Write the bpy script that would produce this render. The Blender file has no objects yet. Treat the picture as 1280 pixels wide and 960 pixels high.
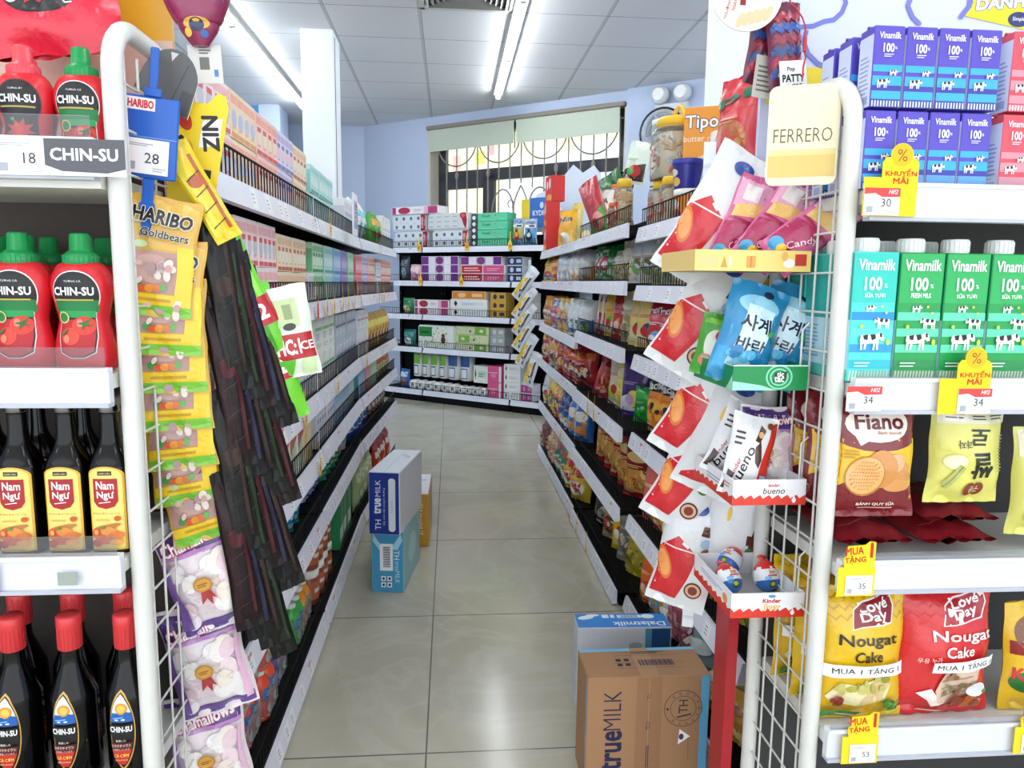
import bpy, bmesh, math, random
from mathutils import Vector, Matrix, Euler
from mathutils.geometry import tessellate_polygon
R_ = random.Random(7)
sc = bpy.context.scene
COL = sc.collection
# ------------------------------------------------------------------ camera
PX, PY, F, CAMH = 640.0, 480.0, 919.18, 1.22
def _n(v): return Vector(v).normalized()
_yw = _n((-77, 128, -F)); _dn = _n((-82, -6650, -F)); _zw = -_dn
_zw = (_zw - _yw * _zw.dot(_yw)).normalized(); _xw = _yw.cross(_zw)
RM = Matrix((_xw, _yw, _zw))                       # camera (right, up, back) -> world
cam_d = bpy.data.cameras.new('camera'); cam = bpy.data.objects.new('camera', cam_d); COL.objects.link(cam)
cam_d.sensor_width = 36; cam_d.lens = F / 1280 * 36; cam_d.clip_start = .02
cam.matrix_world = Matrix.Translation((0, 0, CAMH)) @ RM.to_4x4()
sc.camera = cam
# ------------------------------------------------------------------ light and exposure
sc.view_settings.view_transform = 'Standard'; sc.view_settings.look = 'None'
sc.view_settings.gamma = 1; sc.view_settings.use_curve_mapping = False
sc.view_settings.exposure = 0.9
TUBE = 21.0                                         # ceiling tube strength
wd = bpy.data.worlds.new('daylight'); sc.world = wd; wd.use_nodes = True
wd.node_tree.nodes['Background'].inputs[0].default_value = (.88, .94, 1, 1)
wd.node_tree.nodes['Background'].inputs[1].default_value = 1.5
sun_d = bpy.data.lights.new('sun', 'SUN'); sun_d.energy = 3.2; sun_d.angle = .05; sun_d.color = (1, .94, .8)
sun = bpy.data.objects.new('sun', sun_d); COL.objects.link(sun)
sun.rotation_euler = Vector((.52, .36, -.77)).to_track_quat('-Z', 'Y').to_euler()   # falls on the house outside the far window
sc.cycles.max_bounces = 7; sc.cycles.diffuse_bounces = 4; sc.cycles.transparent_max_bounces = 10
# ------------------------------------------------------------------ pixel -> place helpers
def ray(x, y): return RM @ Vector(((x - PX) / F, -(y - PY) / F, -1))
def AT(ax, x, y, val):
    r = ray(x, y); i = 'xyz'.index(ax); o = (0, 0, CAMH); t = (val - o[i]) / r[i]
    return Vector((0, 0, CAMH)) + r * t
def Yat(px, X, z):
    a = RM.transposed() @ Vector((X, 0, z - CAMH)); b = RM.transposed() @ Vector((0, 1, 0)); k = (px - PX) / F
    return -(a.x + k * a.z) / (b.x + k * b.z)
# ------------------------------------------------------------------ materials
def lin(h):
    h = h.lstrip('#'); o = []
    if len(h) == 3: h = ''.join(c * 2 for c in h)
    for i in (0, 2, 4):
        c = int(h[i:i + 2], 16) / 255; o.append(c / 12.92 if c <= .04045 else ((c + .055) / 1.055) ** 2.4)
    return (*o, 1.0)
MAT = {}
def mat(name, color=None, rough=.4, bump=0, bscale=40, metal=0, coat=0, spec=.5, var=.05):
    if name in MAT: return MAT[name]
    m = bpy.data.materials.new(name); m.use_nodes = True; nt = m.node_tree; b = nt.nodes['Principled BSDF']
    b.inputs['Roughness'].default_value = rough; b.inputs['Metallic'].default_value = metal
    b.inputs['Specular IOR Level'].default_value = spec; b.inputs['Coat Weight'].default_value = coat
    b.inputs['Coat Roughness'].default_value = .12
    tc = nt.nodes.new('ShaderNodeTexCoord'); nz = nt.nodes.new('ShaderNodeTexNoise'); nz.inputs['Scale'].default_value = bscale
    nz.inputs['Detail'].default_value = 3
    nt.links.new(tc.outputs['Object'], nz.inputs['Vector'])
    if color is None:
        a = nt.nodes.new('ShaderNodeAttribute'); a.attribute_name = 'Col'; src = a.outputs['Color']
        nt.links.new(src, b.inputs['Base Color'])
    else:
        rp = nt.nodes.new('ShaderNodeValToRGB'); c = lin(color)
        rp.color_ramp.elements[0].color = tuple(x * (1 - var) for x in c[:3]) + (1,)
        rp.color_ramp.elements[1].color = tuple(min(1, x * (1 + var)) for x in c[:3]) + (1,)
        nt.links.new(nz.outputs['Fac'], rp.inputs['Fac']); nt.links.new(rp.outputs['Color'], b.inputs['Base Color'])
    if bump:
        bp = nt.nodes.new('ShaderNodeBump'); bp.inputs['Strength'].default_value = bump; bp.inputs['Distance'].default_value = .004
        nt.links.new(nz.outputs['Fac'], bp.inputs['Height']); nt.links.new(bp.outputs['Normal'], b.inputs['Normal'])
    MAT[name] = m; return m
PRINT = mat('printed_card', rough=.42)
FILM = mat('printed_film', rough=.24, bump=.55, bscale=38, coat=.25)
DARKFILM = mat('dark_printed_film', rough=.38, bump=.5, bscale=38, spec=.3)
PLAST = mat('moulded_plastic', rough=.3)
PAPER = mat('paper', rough=.7)
BLACKM = mat('black_painted_steel', '#08080a', .65, var=.2, spec=.2)
WHITEM = mat('white_painted_steel', '#dcdcd6', .38)
GREYM = mat('grey_back_board', '#4b4744', .7)
RAILM = mat('price_rail_plastic', rough=.35)
STEEL = mat('brushed_steel', '#8f9092', .3, metal=.9)
def clear(name, tint, mixf):
    m = bpy.data.materials.new(name); m.use_nodes = True; nt = m.node_tree; nt.nodes.clear()
    o = nt.nodes.new('ShaderNodeOutputMaterial'); mx = nt.nodes.new('ShaderNodeMixShader')
    t = nt.nodes.new('ShaderNodeBsdfTransparent'); g = nt.nodes.new('ShaderNodeBsdfPrincipled'); lw = nt.nodes.new('ShaderNodeLayerWeight')
    t.inputs[0].default_value = lin(tint); g.inputs['Base Color'].default_value = lin(tint); g.inputs['Roughness'].default_value = .1
    ad = nt.nodes.new('ShaderNodeMath'); ad.operation = 'ADD'; ad.inputs[1].default_value = mixf; lw.inputs[0].default_value = .25
    nt.links.new(lw.outputs['Fresnel'], ad.inputs[0]); nt.links.new(ad.outputs[0], mx.inputs[0])
    nt.links.new(t.outputs[0], mx.inputs[1]); nt.links.new(g.outputs[0], mx.inputs[2]); nt.links.new(mx.outputs[0], o.inputs[0])
    MAT[name] = m; return m
CLEAR = clear('clear_plastic', '#f2f6f8', .06)
GUARD = clear('acrylic_guard', '#eef1f4', .05)
FOGGY = clear('smoky_plastic', '#9a8fb0', .35)
# ------------------------------------------------------------------ mesh builder
class MB:
    def __init__(s, *mats):
        s.v = []; s.f = []; s.c = []; s.mi = []; s.sm = []; s.mats = list(mats) or [PRINT]
    def m(s, mt):
        if mt not in s.mats: s.mats.append(mt)
        return s.mats.index(mt)
    def add(s, vs, fs, col='#ffffff', mt=None, smooth=False):
        b = len(s.v); s.v += [tuple(q) for q in vs]; k = 0 if mt is None else s.m(mt)
        for i, f in enumerate(fs):
            s.f.append([b + j for j in f]); s.c.append(col[i] if isinstance(col, list) else col); s.mi.append(k); s.sm.append(smooth)
    def box(s, x0, x1, y0, y1, z0, z1, col='#ffffff', mt=None):
        s.add([(x, y, z) for x in (x0, x1) for y in (y0, y1) for z in (z0, z1)],
              [(0, 1, 3, 2), (4, 6, 7, 5), (0, 4, 5, 1), (2, 3, 7, 6), (0, 2, 6, 4), (1, 5, 7, 3)], col, mt)
    def rbox(s, x0, x1, y0, y1, z0, z1, r, col='#ffffff', mt=None, seg=1):
        bm = bmesh.new(); bmesh.ops.create_cube(bm, size=1)
        for v in bm.verts: v.co = ((x0 + x1) / 2 + v.co.x * (x1 - x0), (y0 + y1) / 2 + v.co.y * (y1 - y0), (z0 + z1) / 2 + v.co.z * (z1 - z0))
        bmesh.ops.bevel(bm, geom=bm.edges[:], offset=r, segments=seg, affect='EDGES')
        s.bm(bm, col, mt)
    def bm(s, bm, col='#ffffff', mt=None, smooth=False):
        bm.verts.index_update(); s.add([v.co[:] for v in bm.verts], [[v.index for v in f.verts] for f in bm.faces], col, mt, smooth); bm.free()
    def tube(s, pts, r, n=8, col='#ffffff', mt=None, caps=True):
        pts = [Vector(p) for p in pts]; vs = []; up = Vector((0, 0, 1)); pr = None
        for i, p in enumerate(pts):
            d = (pts[min(i + 1, len(pts) - 1)] - pts[max(i - 1, 0)]).normalized()
            a = pr if pr is not None else (up if abs(d.z) < .9 else Vector((1, 0, 0)))
            a = (a - d * a.dot(d)).normalized(); b = d.cross(a); pr = a
            rr = r[i] if isinstance(r, (list, tuple)) else r
            vs += [p + (a * math.cos(2 * math.pi * k / n) + b * math.sin(2 * math.pi * k / n)) * rr for k in range(n)]
        fs = [(i * n + k, i * n + (k + 1) % n, (i + 1) * n + (k + 1) % n, (i + 1) * n + k) for i in range(len(pts) - 1) for k in range(n)]
        s.add(vs, fs, col, mt, True)
        if caps: s.add(vs[:n], [list(range(n))[::-1]], col, mt); s.add(vs[-n:], [list(range(n))], col, mt)
    def lathe(s, prof, n=24, sx=1, sy=1, col='#ffffff', mt=None, sq=0, cx=0, cy=0):
        vs = []
        for r, z in prof:
            for k in range(n):
                a = 2 * math.pi * k / n; c, q = math.cos(a), math.sin(a)
                if sq: g = (abs(c) ** (2 + sq) + abs(q) ** (2 + sq)) ** (-1 / (2 + sq)); c *= g; q *= g
                vs.append((cx + r * sx * c, cy + r * sy * q, z))
        fs = [(i * n + k, i * n + (k + 1) % n, (i + 1) * n + (k + 1) % n, (i + 1) * n + k) for i in range(len(prof) - 1) for k in range(n)]
        s.add(vs, fs, col, mt, True)
        s.add(vs[:n], [list(range(n))[::-1]], col, mt); s.add(vs[-n:], [list(range(n))], col, mt)
    def surf(s, fn, nu, nv, col, mt=None):           # fn(u,v) u,v in 0..1; col(u,v) or str
        vs = [fn(i / nu, j / nv) for j in range(nv + 1) for i in range(nu + 1)]; w = nu + 1; fs = []; cs = []
        for j in range(nv):
            for i in range(nu):
                fs.append((j * w + i, j * w + i + 1, (j + 1) * w + i + 1, (j + 1) * w + i)); cs.append(col((i + .5) / nu, (j + .5) / nv) if callable(col) else col)
        s.add(vs, fs, cs, mt, True)
    def tri2(s, tris, fn, lift, col, maxl, mt=None):
        st = list(tris); vs = []; fs = []
        while st:
            t = st.pop()
            if maxl:
                l = [(t[i][0] - t[(i + 1) % 3][0]) ** 2 + (t[i][1] - t[(i + 1) % 3][1]) ** 2 for i in range(3)]; k = l.index(max(l))
                if l[k] > maxl * maxl:
                    a, b, c = t[k], t[(k + 1) % 3], t[(k + 2) % 3]; m_ = ((a[0] + b[0]) / 2, (a[1] + b[1]) / 2); st += [(a, m_, c), (m_, b, c)]; continue
            n = len(vs); vs += [fn(p[0], p[1], lift) for p in t]; fs.append((n, n + 1, n + 2))
        s.add(vs, fs, col, mt, bool(maxl))
    def art(s, fn, layers, maxl=0, mt=None, l0=.0003, dl=None):
        dl = dl or (.00034 if maxl else .00007); lv = -1; pv = ''
        for i, L in enumerate(layers):
            k = L[0]
            if not (k.isupper() and pv.isupper()): lv += 1      # capitals: a run of small marks printed in one go
            pv = k; lift = l0 + dl * lv + (i % 9 * dl * .09 if k.isupper() else 0); k = k.lower()
            if k == 'r': x0, z0, x1, z1 = L[1:5]; s.tri2([((x0, z0), (x1, z0), (x1, z1)), ((x0, z0), (x1, z1), (x0, z1))], fn, lift, L[5], maxl, mt)
            elif k == 'p': s.tri2(tess(L[1]), fn, lift, L[2], maxl, mt)
            elif k == 'e':
                cx, cz, rx, rz, c = L[1:6]; a0 = L[6] if len(L) > 6 else 0; n = L[7] if len(L) > 7 else 20; pts = []
                for q in range(n):
                    a = 2 * math.pi * q / n; X, Z = rx * math.cos(a), rz * math.sin(a)
                    pts.append((cx + X * math.cos(a0) - Z * math.sin(a0), cz + X * math.sin(a0) + Z * math.cos(a0)))
                s.tri2([((cx, cz), pts[q], pts[(q + 1) % n]) for q in range(n)], fn, lift, c, maxl, mt)
            elif k == 'l':
                x0, z0, x1, z1, w, c = L[1:7]; d = math.hypot(x1 - x0, z1 - z0) or 1; nx, nz = -(z1 - z0) / d * w / 2, (x1 - x0) / d * w / 2
                s.tri2(tess([(x0 + nx, z0 + nz), (x0 - nx, z0 - nz), (x1 - nx, z1 - nz), (x1 + nx, z1 + nz)]), fn, lift, c, maxl, mt)
            elif k == 't':
                txt, cx, cz, h, c = L[1:6]; o = L[6] if len(L) > 6 else {}
                bo = o.get('bold', .012); T, w, hh = glyphs(txt, min(bo, 0), o.get('shear', 0)); sca = h / hh
                sxx = sca
                if o.get('w'): sxx = o['w'] / w
                a = math.radians(o.get('rot', 0)); ca, sa = math.cos(a), math.sin(a); ol = o.get('out')
                def tf(p): X, Z = p[0] * sxx, p[1] * sca; return (cx + X * ca - Z * sa, cz + X * sa + Z * ca)
                def fat(bb, cc, up):                 # heavier strokes: the same letters set down around themselves
                    n = 1 if bb <= .008 else 4 if bb < .05 else 8
                    for q in range(n):
                        ax, az = (0, 0) if n == 1 else (bb * .8 * math.cos(math.pi * (2 * q + 1) / n), bb * .8 * math.sin(math.pi * (2 * q + 1) / n))
                        s.tri2([tuple(tf((p[0] + ax, p[1] + az)) for p in t) for t in T], fn, lift + up + q * 6e-6, cc, maxl, mt)
                if ol: fat(max(bo, 0) + ol[0], ol[1], 0)
                fat(bo, c, dl * 1.5 if ol else 0)
    def mesh(s, name):
        me = bpy.data.meshes.new(name); me.from_pydata(s.v, [], s.f)
        for m_ in s.mats: me.materials.append(m_)
        me.polygons.foreach_set('material_index', s.mi); me.polygons.foreach_set('use_smooth', s.sm)
        at = me.color_attributes.new('Col', 'FLOAT_COLOR', 'CORNER'); buf = []; cache = {}
        for f, c in zip(s.f, s.c):
            if c not in cache: cache[c] = lin(c)
            buf += cache[c] * len(f)
        at.data.foreach_set('color', buf); me.update(); return me
    def xf(s, M): s.v = [tuple(M @ Vector(q)) for q in s.v]; return s
def tess(poly):
    P = [Vector((p[0], p[1], 0)) for p in poly]
    return [tuple((poly[i][0], poly[i][1]) for i in t) for t in tessellate_polygon([P])]
_G = {}
def glyphs(txt, bold=.012, shear=0):
    k = (txt, bold, shear)
    if k not in _G:
        cu = bpy.data.curves.new('letters', 'FONT'); cu.body = txt; cu.size = 1; cu.resolution_u = 2; cu.offset = bold; cu.shear = shear; cu.space_line = .85
        cu.align_x = 'CENTER'
        ob = bpy.data.objects.new('letters', cu); me = ob.to_mesh(); me.calc_loop_triangles()
        co = [v.co for v in me.vertices]
        if not co: _G[k] = ([], 1, 1)
        else:
            x0 = min(c.x for c in co); x1 = max(c.x for c in co); z0 = min(c.y for c in co); z1 = max(c.y for c in co)
            X, Z = (x0 + x1) / 2, (z0 + z1) / 2
            _G[k] = ([tuple((co[i].x - X, co[i].y - Z) for i in t.vertices) for t in me.loop_triangles], x1 - x0, z1 - z0)
        ob.to_mesh_clear(); bpy.data.objects.remove(ob); bpy.data.curves.remove(cu)
    return _G[k]
# ------------------------------------------------------------------ objects
def link(name, mesh, parent=None, M=None):
    o = bpy.data.objects.new(name, mesh); COL.objects.link(o)
    if parent is not None: o.parent = parent
    if M is not None: o.matrix_local = M
    return o
def tag(o, label, cat, group=None):
    o['label'] = label; o['category'] = cat
    if group: o['group'] = group
    return o
def struct(name, mb): o = link(name, mb.mesh(name)); o['kind'] = 'structure'; return o
def TM(loc, rz=0, rx=0, ry=0, s=1): return Matrix.Translation(loc) @ Euler((rx, ry, rz)).to_matrix().to_4x4() @ Matrix.Scale(s, 4)
FIRST = {}
def copy_tree(o, parent=None):
    c = o.copy(); COL.objects.link(c)
    if parent is not None: c.parent = parent
    for ch in list(o.children): copy_tree(ch, c)
    return c
def thing(key, builder, name, M, label, cat, group=None):
    """builder() -> MB, or list of (part, MB[, [(sub, MB)], label]); the first call builds, the next copy the first one"""
    if key in FIRST: o = copy_tree(FIRST[key])
    else:
        b = builder()
        if isinstance(b, MB): o = link(name, b.mesh(name))
        else:
            o = link(name, None)
            for p in b:
                po = link(p[0], p[1].mesh(p[0]), o)
                if len(p) > 3 and p[3]: po['label'] = p[3]
                for q in (p[2] if len(p) > 2 and p[2] else []): link(q[0], q[1].mesh(q[0]), po)
        FIRST[key] = o
    for k in ('label', 'category', 'group'):
        if k in o: del o[k]
    o.matrix_world = M; tag(o, label, cat, group); return o
ORD = 'first second third fourth fifth sixth seventh eighth ninth tenth eleventh twelfth thirteenth fourteenth fifteenth sixteenth seventeenth eighteenth nineteenth twentieth'.split()
def nth(i): return ORD[i] if i < 20 else 'twenty-' + ORD[i - 20]
# ------------------------------------------------------------------ surfaces that carry print
def front(d): return lambda x, z, l: (x, -d / 2 - l, z)
def side(w, s=1): return lambda x, z, l: (s * (w / 2 + l), s * x, z)
def topf(h): return lambda x, y, l: (x, y, h + l)
def bagfn(w, h, t, seal=.05, seed=0, wr=1., gus=0):
    def fn(x, z, l, sg=-1):
        x = max(-w / 2, min(w / 2, x)); z = max(0, min(h, z))
        u = 2 * x / w; v = 2 * z / h - 1; vv = max(-1, min(1, v / (1 - 2 * seal)))
        bx = max(0, 1 - abs(u) ** 2.4) ** .6; lo = 1 - abs(vv) ** (2.2 if v > 0 or not gus else 7); bz = max(0, lo) ** .62
        d = t / 2 * bx * bz
        d += t * .075 * wr * math.sin(u * 8 + seed * 1.7 + 2.2 * math.sin(v * 3 + seed)) * (1 - bz * .75) * bx
        d += t * .03 * wr * math.sin(v * 9 + u * 4 + seed * 2.3) * bx
        X = x * (1 - .07 * (1 - vv * vv)) + w * .012 * math.sin(v * 6 + seed); Z = z + h * .012 * math.sin(u * 3 + seed) * (max(v, 0) ** 3)
        return (X, sg * d + sg * l, Z)
    return fn
def bag(w, h, t, base, layers, seal=.05, seed=0, mt=None, wr=1., n=(12, 18), gus=0, maxl=None, back=None):
    b = MB(mt or FILM); fn = bagfn(w, h, t, seal, seed, wr, gus)
    bc = base if callable(base) else (lambda u, v: base)
    b.surf(lambda u, v: fn((u - .5) * w, v * h, 0), n[0], n[1], bc)
    b.surf(lambda u, v: fn((.5 - u) * w, v * h, 0, 1), n[0], n[1], (lambda u, v: back) if back else bc)
    b.art(fn, layers, maxl or w / 9)
    return b
def lathefn(prof, sx=1, sy=1, cy=0):
    def rad(z):
        for (r0, z0), (r1, z1) in zip(prof, prof[1:]):
            if z0 <= z <= z1 and z1 > z0: return r0 + (r1 - r0) * (z - z0) / (z1 - z0)
        return prof[-1][0] if z > prof[-1][1] else prof[0][0]
    def fn(x, z, l):
        r = max(rad(z), .004) + l; a = x / (r * sx); return (r * sx * math.sin(a), cy - r * sy * math.cos(a), z)
    return fn
def smooth(prof, n=4):
    out = []
    P = [prof[0]] + list(prof) + [prof[-1]]
    for i in range(1, len(P) - 2):
        p0, p1, p2, p3 = P[i - 1:i + 3]
        for k in range(n):
            t = k / n; out.append(tuple(.5 * (2 * p1[j] + (p2[j] - p0[j]) * t + (2 * p0[j] - 5 * p1[j] + 4 * p2[j] - p3[j]) * t * t + (3 * p1[j] - p0[j] - 3 * p2[j] + p3[j]) * t ** 3) for j in (0, 1)))
    return [(max(r, .0008), max(z, prof[0][1])) for r, z in out] + [prof[-1]]
def bars(x, z, w, h, n=14, col='#111111', vert=False, rnd=None):
    r = random.Random(rnd or n); L = []; q = 0
    while q < w:
        t = w * r.choice((.012, .02, .035)); L.append(('R', x + q, z, x + q + t, z + h, col) if not vert else ('R', z, x + q, z + h, x + q + t, col)); q += t + w * r.choice((.012, .02, .03))
    return L
def lines(x, z, w, h, n, col, rnd=1):               # print too small to read: thin bars
    r = random.Random(rnd); return [('R', x, z + h * (i + .25) / n, x + w * r.uniform(.7, 1), z + h * (i + .65) / n, col) for i in range(n)]
def blobs(x0, z0, x1, z1, n, cols, s, rnd=1, el=1.4):
    r = random.Random(rnd); return [('e', r.uniform(x0, x1), r.uniform(z0, z1), s * r.uniform(.6, 1.2) * el, s * r.uniform(.6, 1.2), r.choice(cols), r.uniform(0, 3), 9) for _ in range(n)]
# ================================================================== THE ROOM
def flat_mat(name, build):
    m = bpy.data.materials.new(name); m.use_nodes = True; build(m.node_tree, m.node_tree.nodes['Principled BSDF']); return m
def nd(nt, t, **kw):
    n = nt.nodes.new(t)
    for k, v in kw.items():
        if k.startswith('i'): n.inputs[int(k[1:])].default_value = v
        else: setattr(n, k, v)
    return n
def grid_mask(nt, pos, ax, off, step, half):        # 1 on the joint
    sx = nd(nt, 'ShaderNodeSeparateXYZ'); nt.links.new(pos, sx.inputs[0])
    a = nd(nt, 'ShaderNodeMath', operation='SUBTRACT', i1=off - step / 2); nt.links.new(sx.outputs[ax], a.inputs[0])
    b = nd(nt, 'ShaderNodeMath', operation='FLOORED_MODULO', i1=step); nt.links.new(a.outputs[0], b.inputs[0])
    c = nd(nt, 'ShaderNodeMath', operation='SUBTRACT', i1=step / 2); nt.links.new(b.outputs[0], c.inputs[0])
    d = nd(nt, 'ShaderNodeMath', operation='ABSOLUTE'); nt.links.new(c.outputs[0], d.inputs[0])
    e = nd(nt, 'ShaderNodeMath', operation='LESS_THAN', i1=half); nt.links.new(d.outputs[0], e.inputs[0]); return e.outputs[0]
def mixc(nt, fac, a, b):
    n = nd(nt, 'ShaderNodeMix', data_type='RGBA'); nt.links.new(fac, n.inputs[0])
    for s, i in ((a, 6), (b, 7)):
        if isinstance(s, tuple): n.inputs[i].default_value = s
        else: nt.links.new(s, n.inputs[i])
    return n.outputs[2]
def _floor(nt, b):
    g = nd(nt, 'ShaderNodeNewGeometry'); P = g.outputs['Position']
    n1 = nd(nt, 'ShaderNodeTexNoise'); n1.inputs['Scale'].default_value = 2.2; n1.inputs['Detail'].default_value = 6; n1.inputs['Distortion'].default_value = 1.3; nt.links.new(P, n1.inputs['Vector'])
    r1 = nd(nt, 'ShaderNodeValToRGB'); r1.color_ramp.elements[0].position = .3; r1.color_ramp.elements[1].position = .75
    r1.color_ramp.elements[0].color = lin('#b1ac9a'); r1.color_ramp.elements[1].color = lin('#c5c0af'); nt.links.new(n1.outputs['Fac'], r1.inputs['Fac'])
    n2 = nd(nt, 'ShaderNodeTexNoise'); n2.inputs['Scale'].default_value = 1.5; n2.inputs['Detail'].default_value = 5; n2.inputs['Distortion'].default_value = 2.2; nt.links.new(P, n2.inputs['Vector'])
    r2 = nd(nt, 'ShaderNodeValToRGB'); e = r2.color_ramp.elements; e[0].position = .46; e[0].color = (0, 0, 0, 1); e[1].position = .5; e[1].color = (.35, .35, .35, 1); q = e.new(.54); q.color = (0, 0, 0, 1)
    nt.links.new(n2.outputs['Fac'], r2.inputs['Fac'])
    c = mixc(nt, r2.outputs['Color'], r1.outputs['Color'], lin('#cbc8ba'))
    c = mixc(nt, grid_mask(nt, P, 0, -.062, .8, .0022), c, lin('#6d6a60')); c = mixc(nt, grid_mask(nt, P, 1, 1.78, .8, .0026), c, lin('#6d6a60'))
    nt.links.new(c, b.inputs['Base Color']); b.inputs['Roughness'].default_value = .17; b.inputs['Specular IOR Level'].default_value = .5
def _ceil(nt, b):
    g = nd(nt, 'ShaderNodeNewGeometry'); P = g.outputs['Position']
    c = mixc(nt, grid_mask(nt, P, 0, .415, .62, .011), lin('#eeeef2'), lin('#cfd0d4')); c = mixc(nt, grid_mask(nt, P, 0, .4265, .62, .0016), c, lin('#8a8a90'))
    c = mixc(nt, grid_mask(nt, P, 1, 5.69, .61, .003), c, lin('#84848a'))
    nt.links.new(c, b.inputs['Base Color']); b.inputs['Roughness'].default_value = .7
def paint(name, colr, rough=.6): return mat(name, colr, rough, bump=.05, bscale=120, var=.02)
FLOORM = flat_mat('polished_stone_tile', _floor); CEILM = flat_mat('ceiling_tile', _ceil)
WALLM = paint('pale_blue_wall_paint', '#c3d1ea'); WHITEW = paint('white_wall_paint', '#eef3f6')
X0, X1, Y0, Y1, CZ = -6.0, 5.5, -3.0, 9.4, 2.97
b = MB(FLOORM); b.box(X0, X1, Y0, 11.5, -.1, 0); struct('floor', b)
b = MB(CEILM); PC = [(X0, Y0), (X1, Y0), (X1, 3.99), (-.96, 8.98), (X0, 8.98)]; b.add([(x, y, CZ) for x, y in PC] + [(x, y, CZ + .1) for x, y in PC], [(4, 3, 2, 1, 0), (5, 6, 7, 8, 9)] + [(i, (i + 1) % 5, 5 + (i + 1) % 5, 5 + i) for i in range(5)]); struct('ceiling', b)
WA = Vector((-.988, 8.866, 0)); WB = Vector((2.173, 6.488, 0)); WU = (WB - WA).normalized(); WTH = math.atan2(WU.y, WU.x)
WM = Matrix.Translation(WA) @ Matrix.Rotation(WTH, 4, 'Z')      # local: x along wall, y into the wall, z up
def wloc(px, py, off=0):                                        # pixel -> (x, z) on the far slanted wall
    n = Vector((-WU.y, WU.x, 0)); r = ray(px, py); o = Vector((0, 0, CAMH)); t = ((WA + n * off) - o).dot(n) / r.dot(n)
    p = WM.inverted() @ (o + r * t); return p.x, p.z
wx0, wx1 = wloc(535, 200)[0], wloc(784, 165)[0]; wz1 = (wloc(533, 160)[1] + wloc(784, 128)[1]) / 2; wz0 = 1.15
b = MB(WALLM); WL = 7.6
for q in ((0, wx0, 0, CZ), (wx1, WL, 0, CZ), (wx0, wx1, 0, wz0), (wx0, wx1, wz1, CZ)): b.box(q[0], q[1], 0, .22, q[2], q[3])
b.xf(WM); struct('wall_back', b)
b = MB(WALLM); b.box(X0, -.988, 8.87, 9.07, 0, CZ); struct('wall_rear', b)
b = MB(WALLM); b.box(X0 - .15, X0, Y0, 8.87, 0, CZ); struct('wall_left', b)
b = MB(WALLM); b.box(X1, X1 + .15, Y0, 5, 0, CZ); struct('wall_right', b)
SKYW = paint('sky_blue_wall_paint', '#5fb4ea')
b = MB(SKYW, WALLM); b.box(-6, -1.9, 8.0, 8.12, 0, CZ)
b.art(lambda x, z, l: (x, 8.0 - l, z), [('p', [(-2.02, 0), (-2.02, 2.93), (-2.12, 2.95), (-2.2, 2.7), (-2.22, 2.3), (-2.16, 1.9), (-2.17, 0)], '#d9dcf2')], 0, PAPER)
struct('wall_partition', b)
b = MB(WHITEW); b.rbox(-1.052, -.825, 5.55, 5.86, 0, CZ, .008); b.box(-.8245, -.822, 5.60, 5.612, 1.3, 2.93, '#777777', GREYM); struct('column_middle', b)
p = AT('y', 882, 80, 4.2)
b = MB(WHITEW); b.rbox(p.x, p.x + .4, 4.14, 4.2, 0, CZ, .006); struct('column_right', b)
p = AT('y', 340, 140, 7.9)
b = MB(WALLM); b.rbox(-1.93, -1.72, 7.9, 8.3, 0, CZ, .008); struct('column_left', b)
# a pilaster right of the window on the slanted wall
b = MB(WALLM); b.box(wx1 + .01, wx1 + 1.0, -.05, 0, 0, CZ); b.xf(WM); struct('trim_1', b)
# window: frame, panes, roller blind, scroll grille; the house wall outside it
DARK = mat('dark_window_frame', '#33333b', .45); GRILLE = mat('grille_paint', '#8f8c84', .45); STONE = mat('window_sill_stone', '#d5d0c4', .6)
win = link('window_1', None); win['kind'] = 'structure'; win.matrix_world = WM
def wpart(name, mb): link(name, mb.mesh(name), win)
b = MB(STONE); b.box(wx0, wx0 + .03, 0, .22, wz0, wz1); b.box(wx1 - .03, wx1, 0, .22, wz0, wz1); b.box(wx0, wx1, 0, .22, wz1 - .02, wz1); b.box(wx0, wx1, -.04, .22, wz0 - .03, wz0 + .01); wpart('window_reveal', b)
b = MB(DARK); zb = wloc(665, 215, .13)[1]; fx0 = wloc(549, 230, .13)[0]; vx = wloc(611, 240, .13)[0]; fx1 = wx1 - .05
for q in ((fx0, fx1, zb - .05, zb + .07), (fx0, fx0 + .1, wz0, wz1), (vx - .07, vx + .07, wz0, zb), (fx1 - .08, fx1, wz0, wz1), (fx0, fx1, wz0, wz0 + .1), (fx0, fx1, wz1 - .08, wz1), (fx0 + .1, vx - .07, zb - .12, zb - .05), (vx + .75, vx + .85, wz0, zb)): b.box(q[0], q[1], .12, .17, q[2], q[3])
wpart('window_frame', b)
b = MB(CLEAR); b.box(fx0 + .09, fx1 - .05, .143, .147, wz0 + .05, wz1 - .05); wpart('window_glass', b)
b = MB(GRILLE); r = .0085; gy = .06; cx = wloc(651, 240, .06)[0]; z1 = wz1 - .28
def arc(cx, cz, rx, rz, a0, a1, n=14): return [(cx + rx * math.cos(math.radians(a0 + (a1 - a0) * i / n)), gy, cz + rz * math.sin(math.radians(a0 + (a1 - a0) * i / n))) for i in range(n + 1)]
sp = .135; k = 0; x = cx - sp * 7
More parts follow.
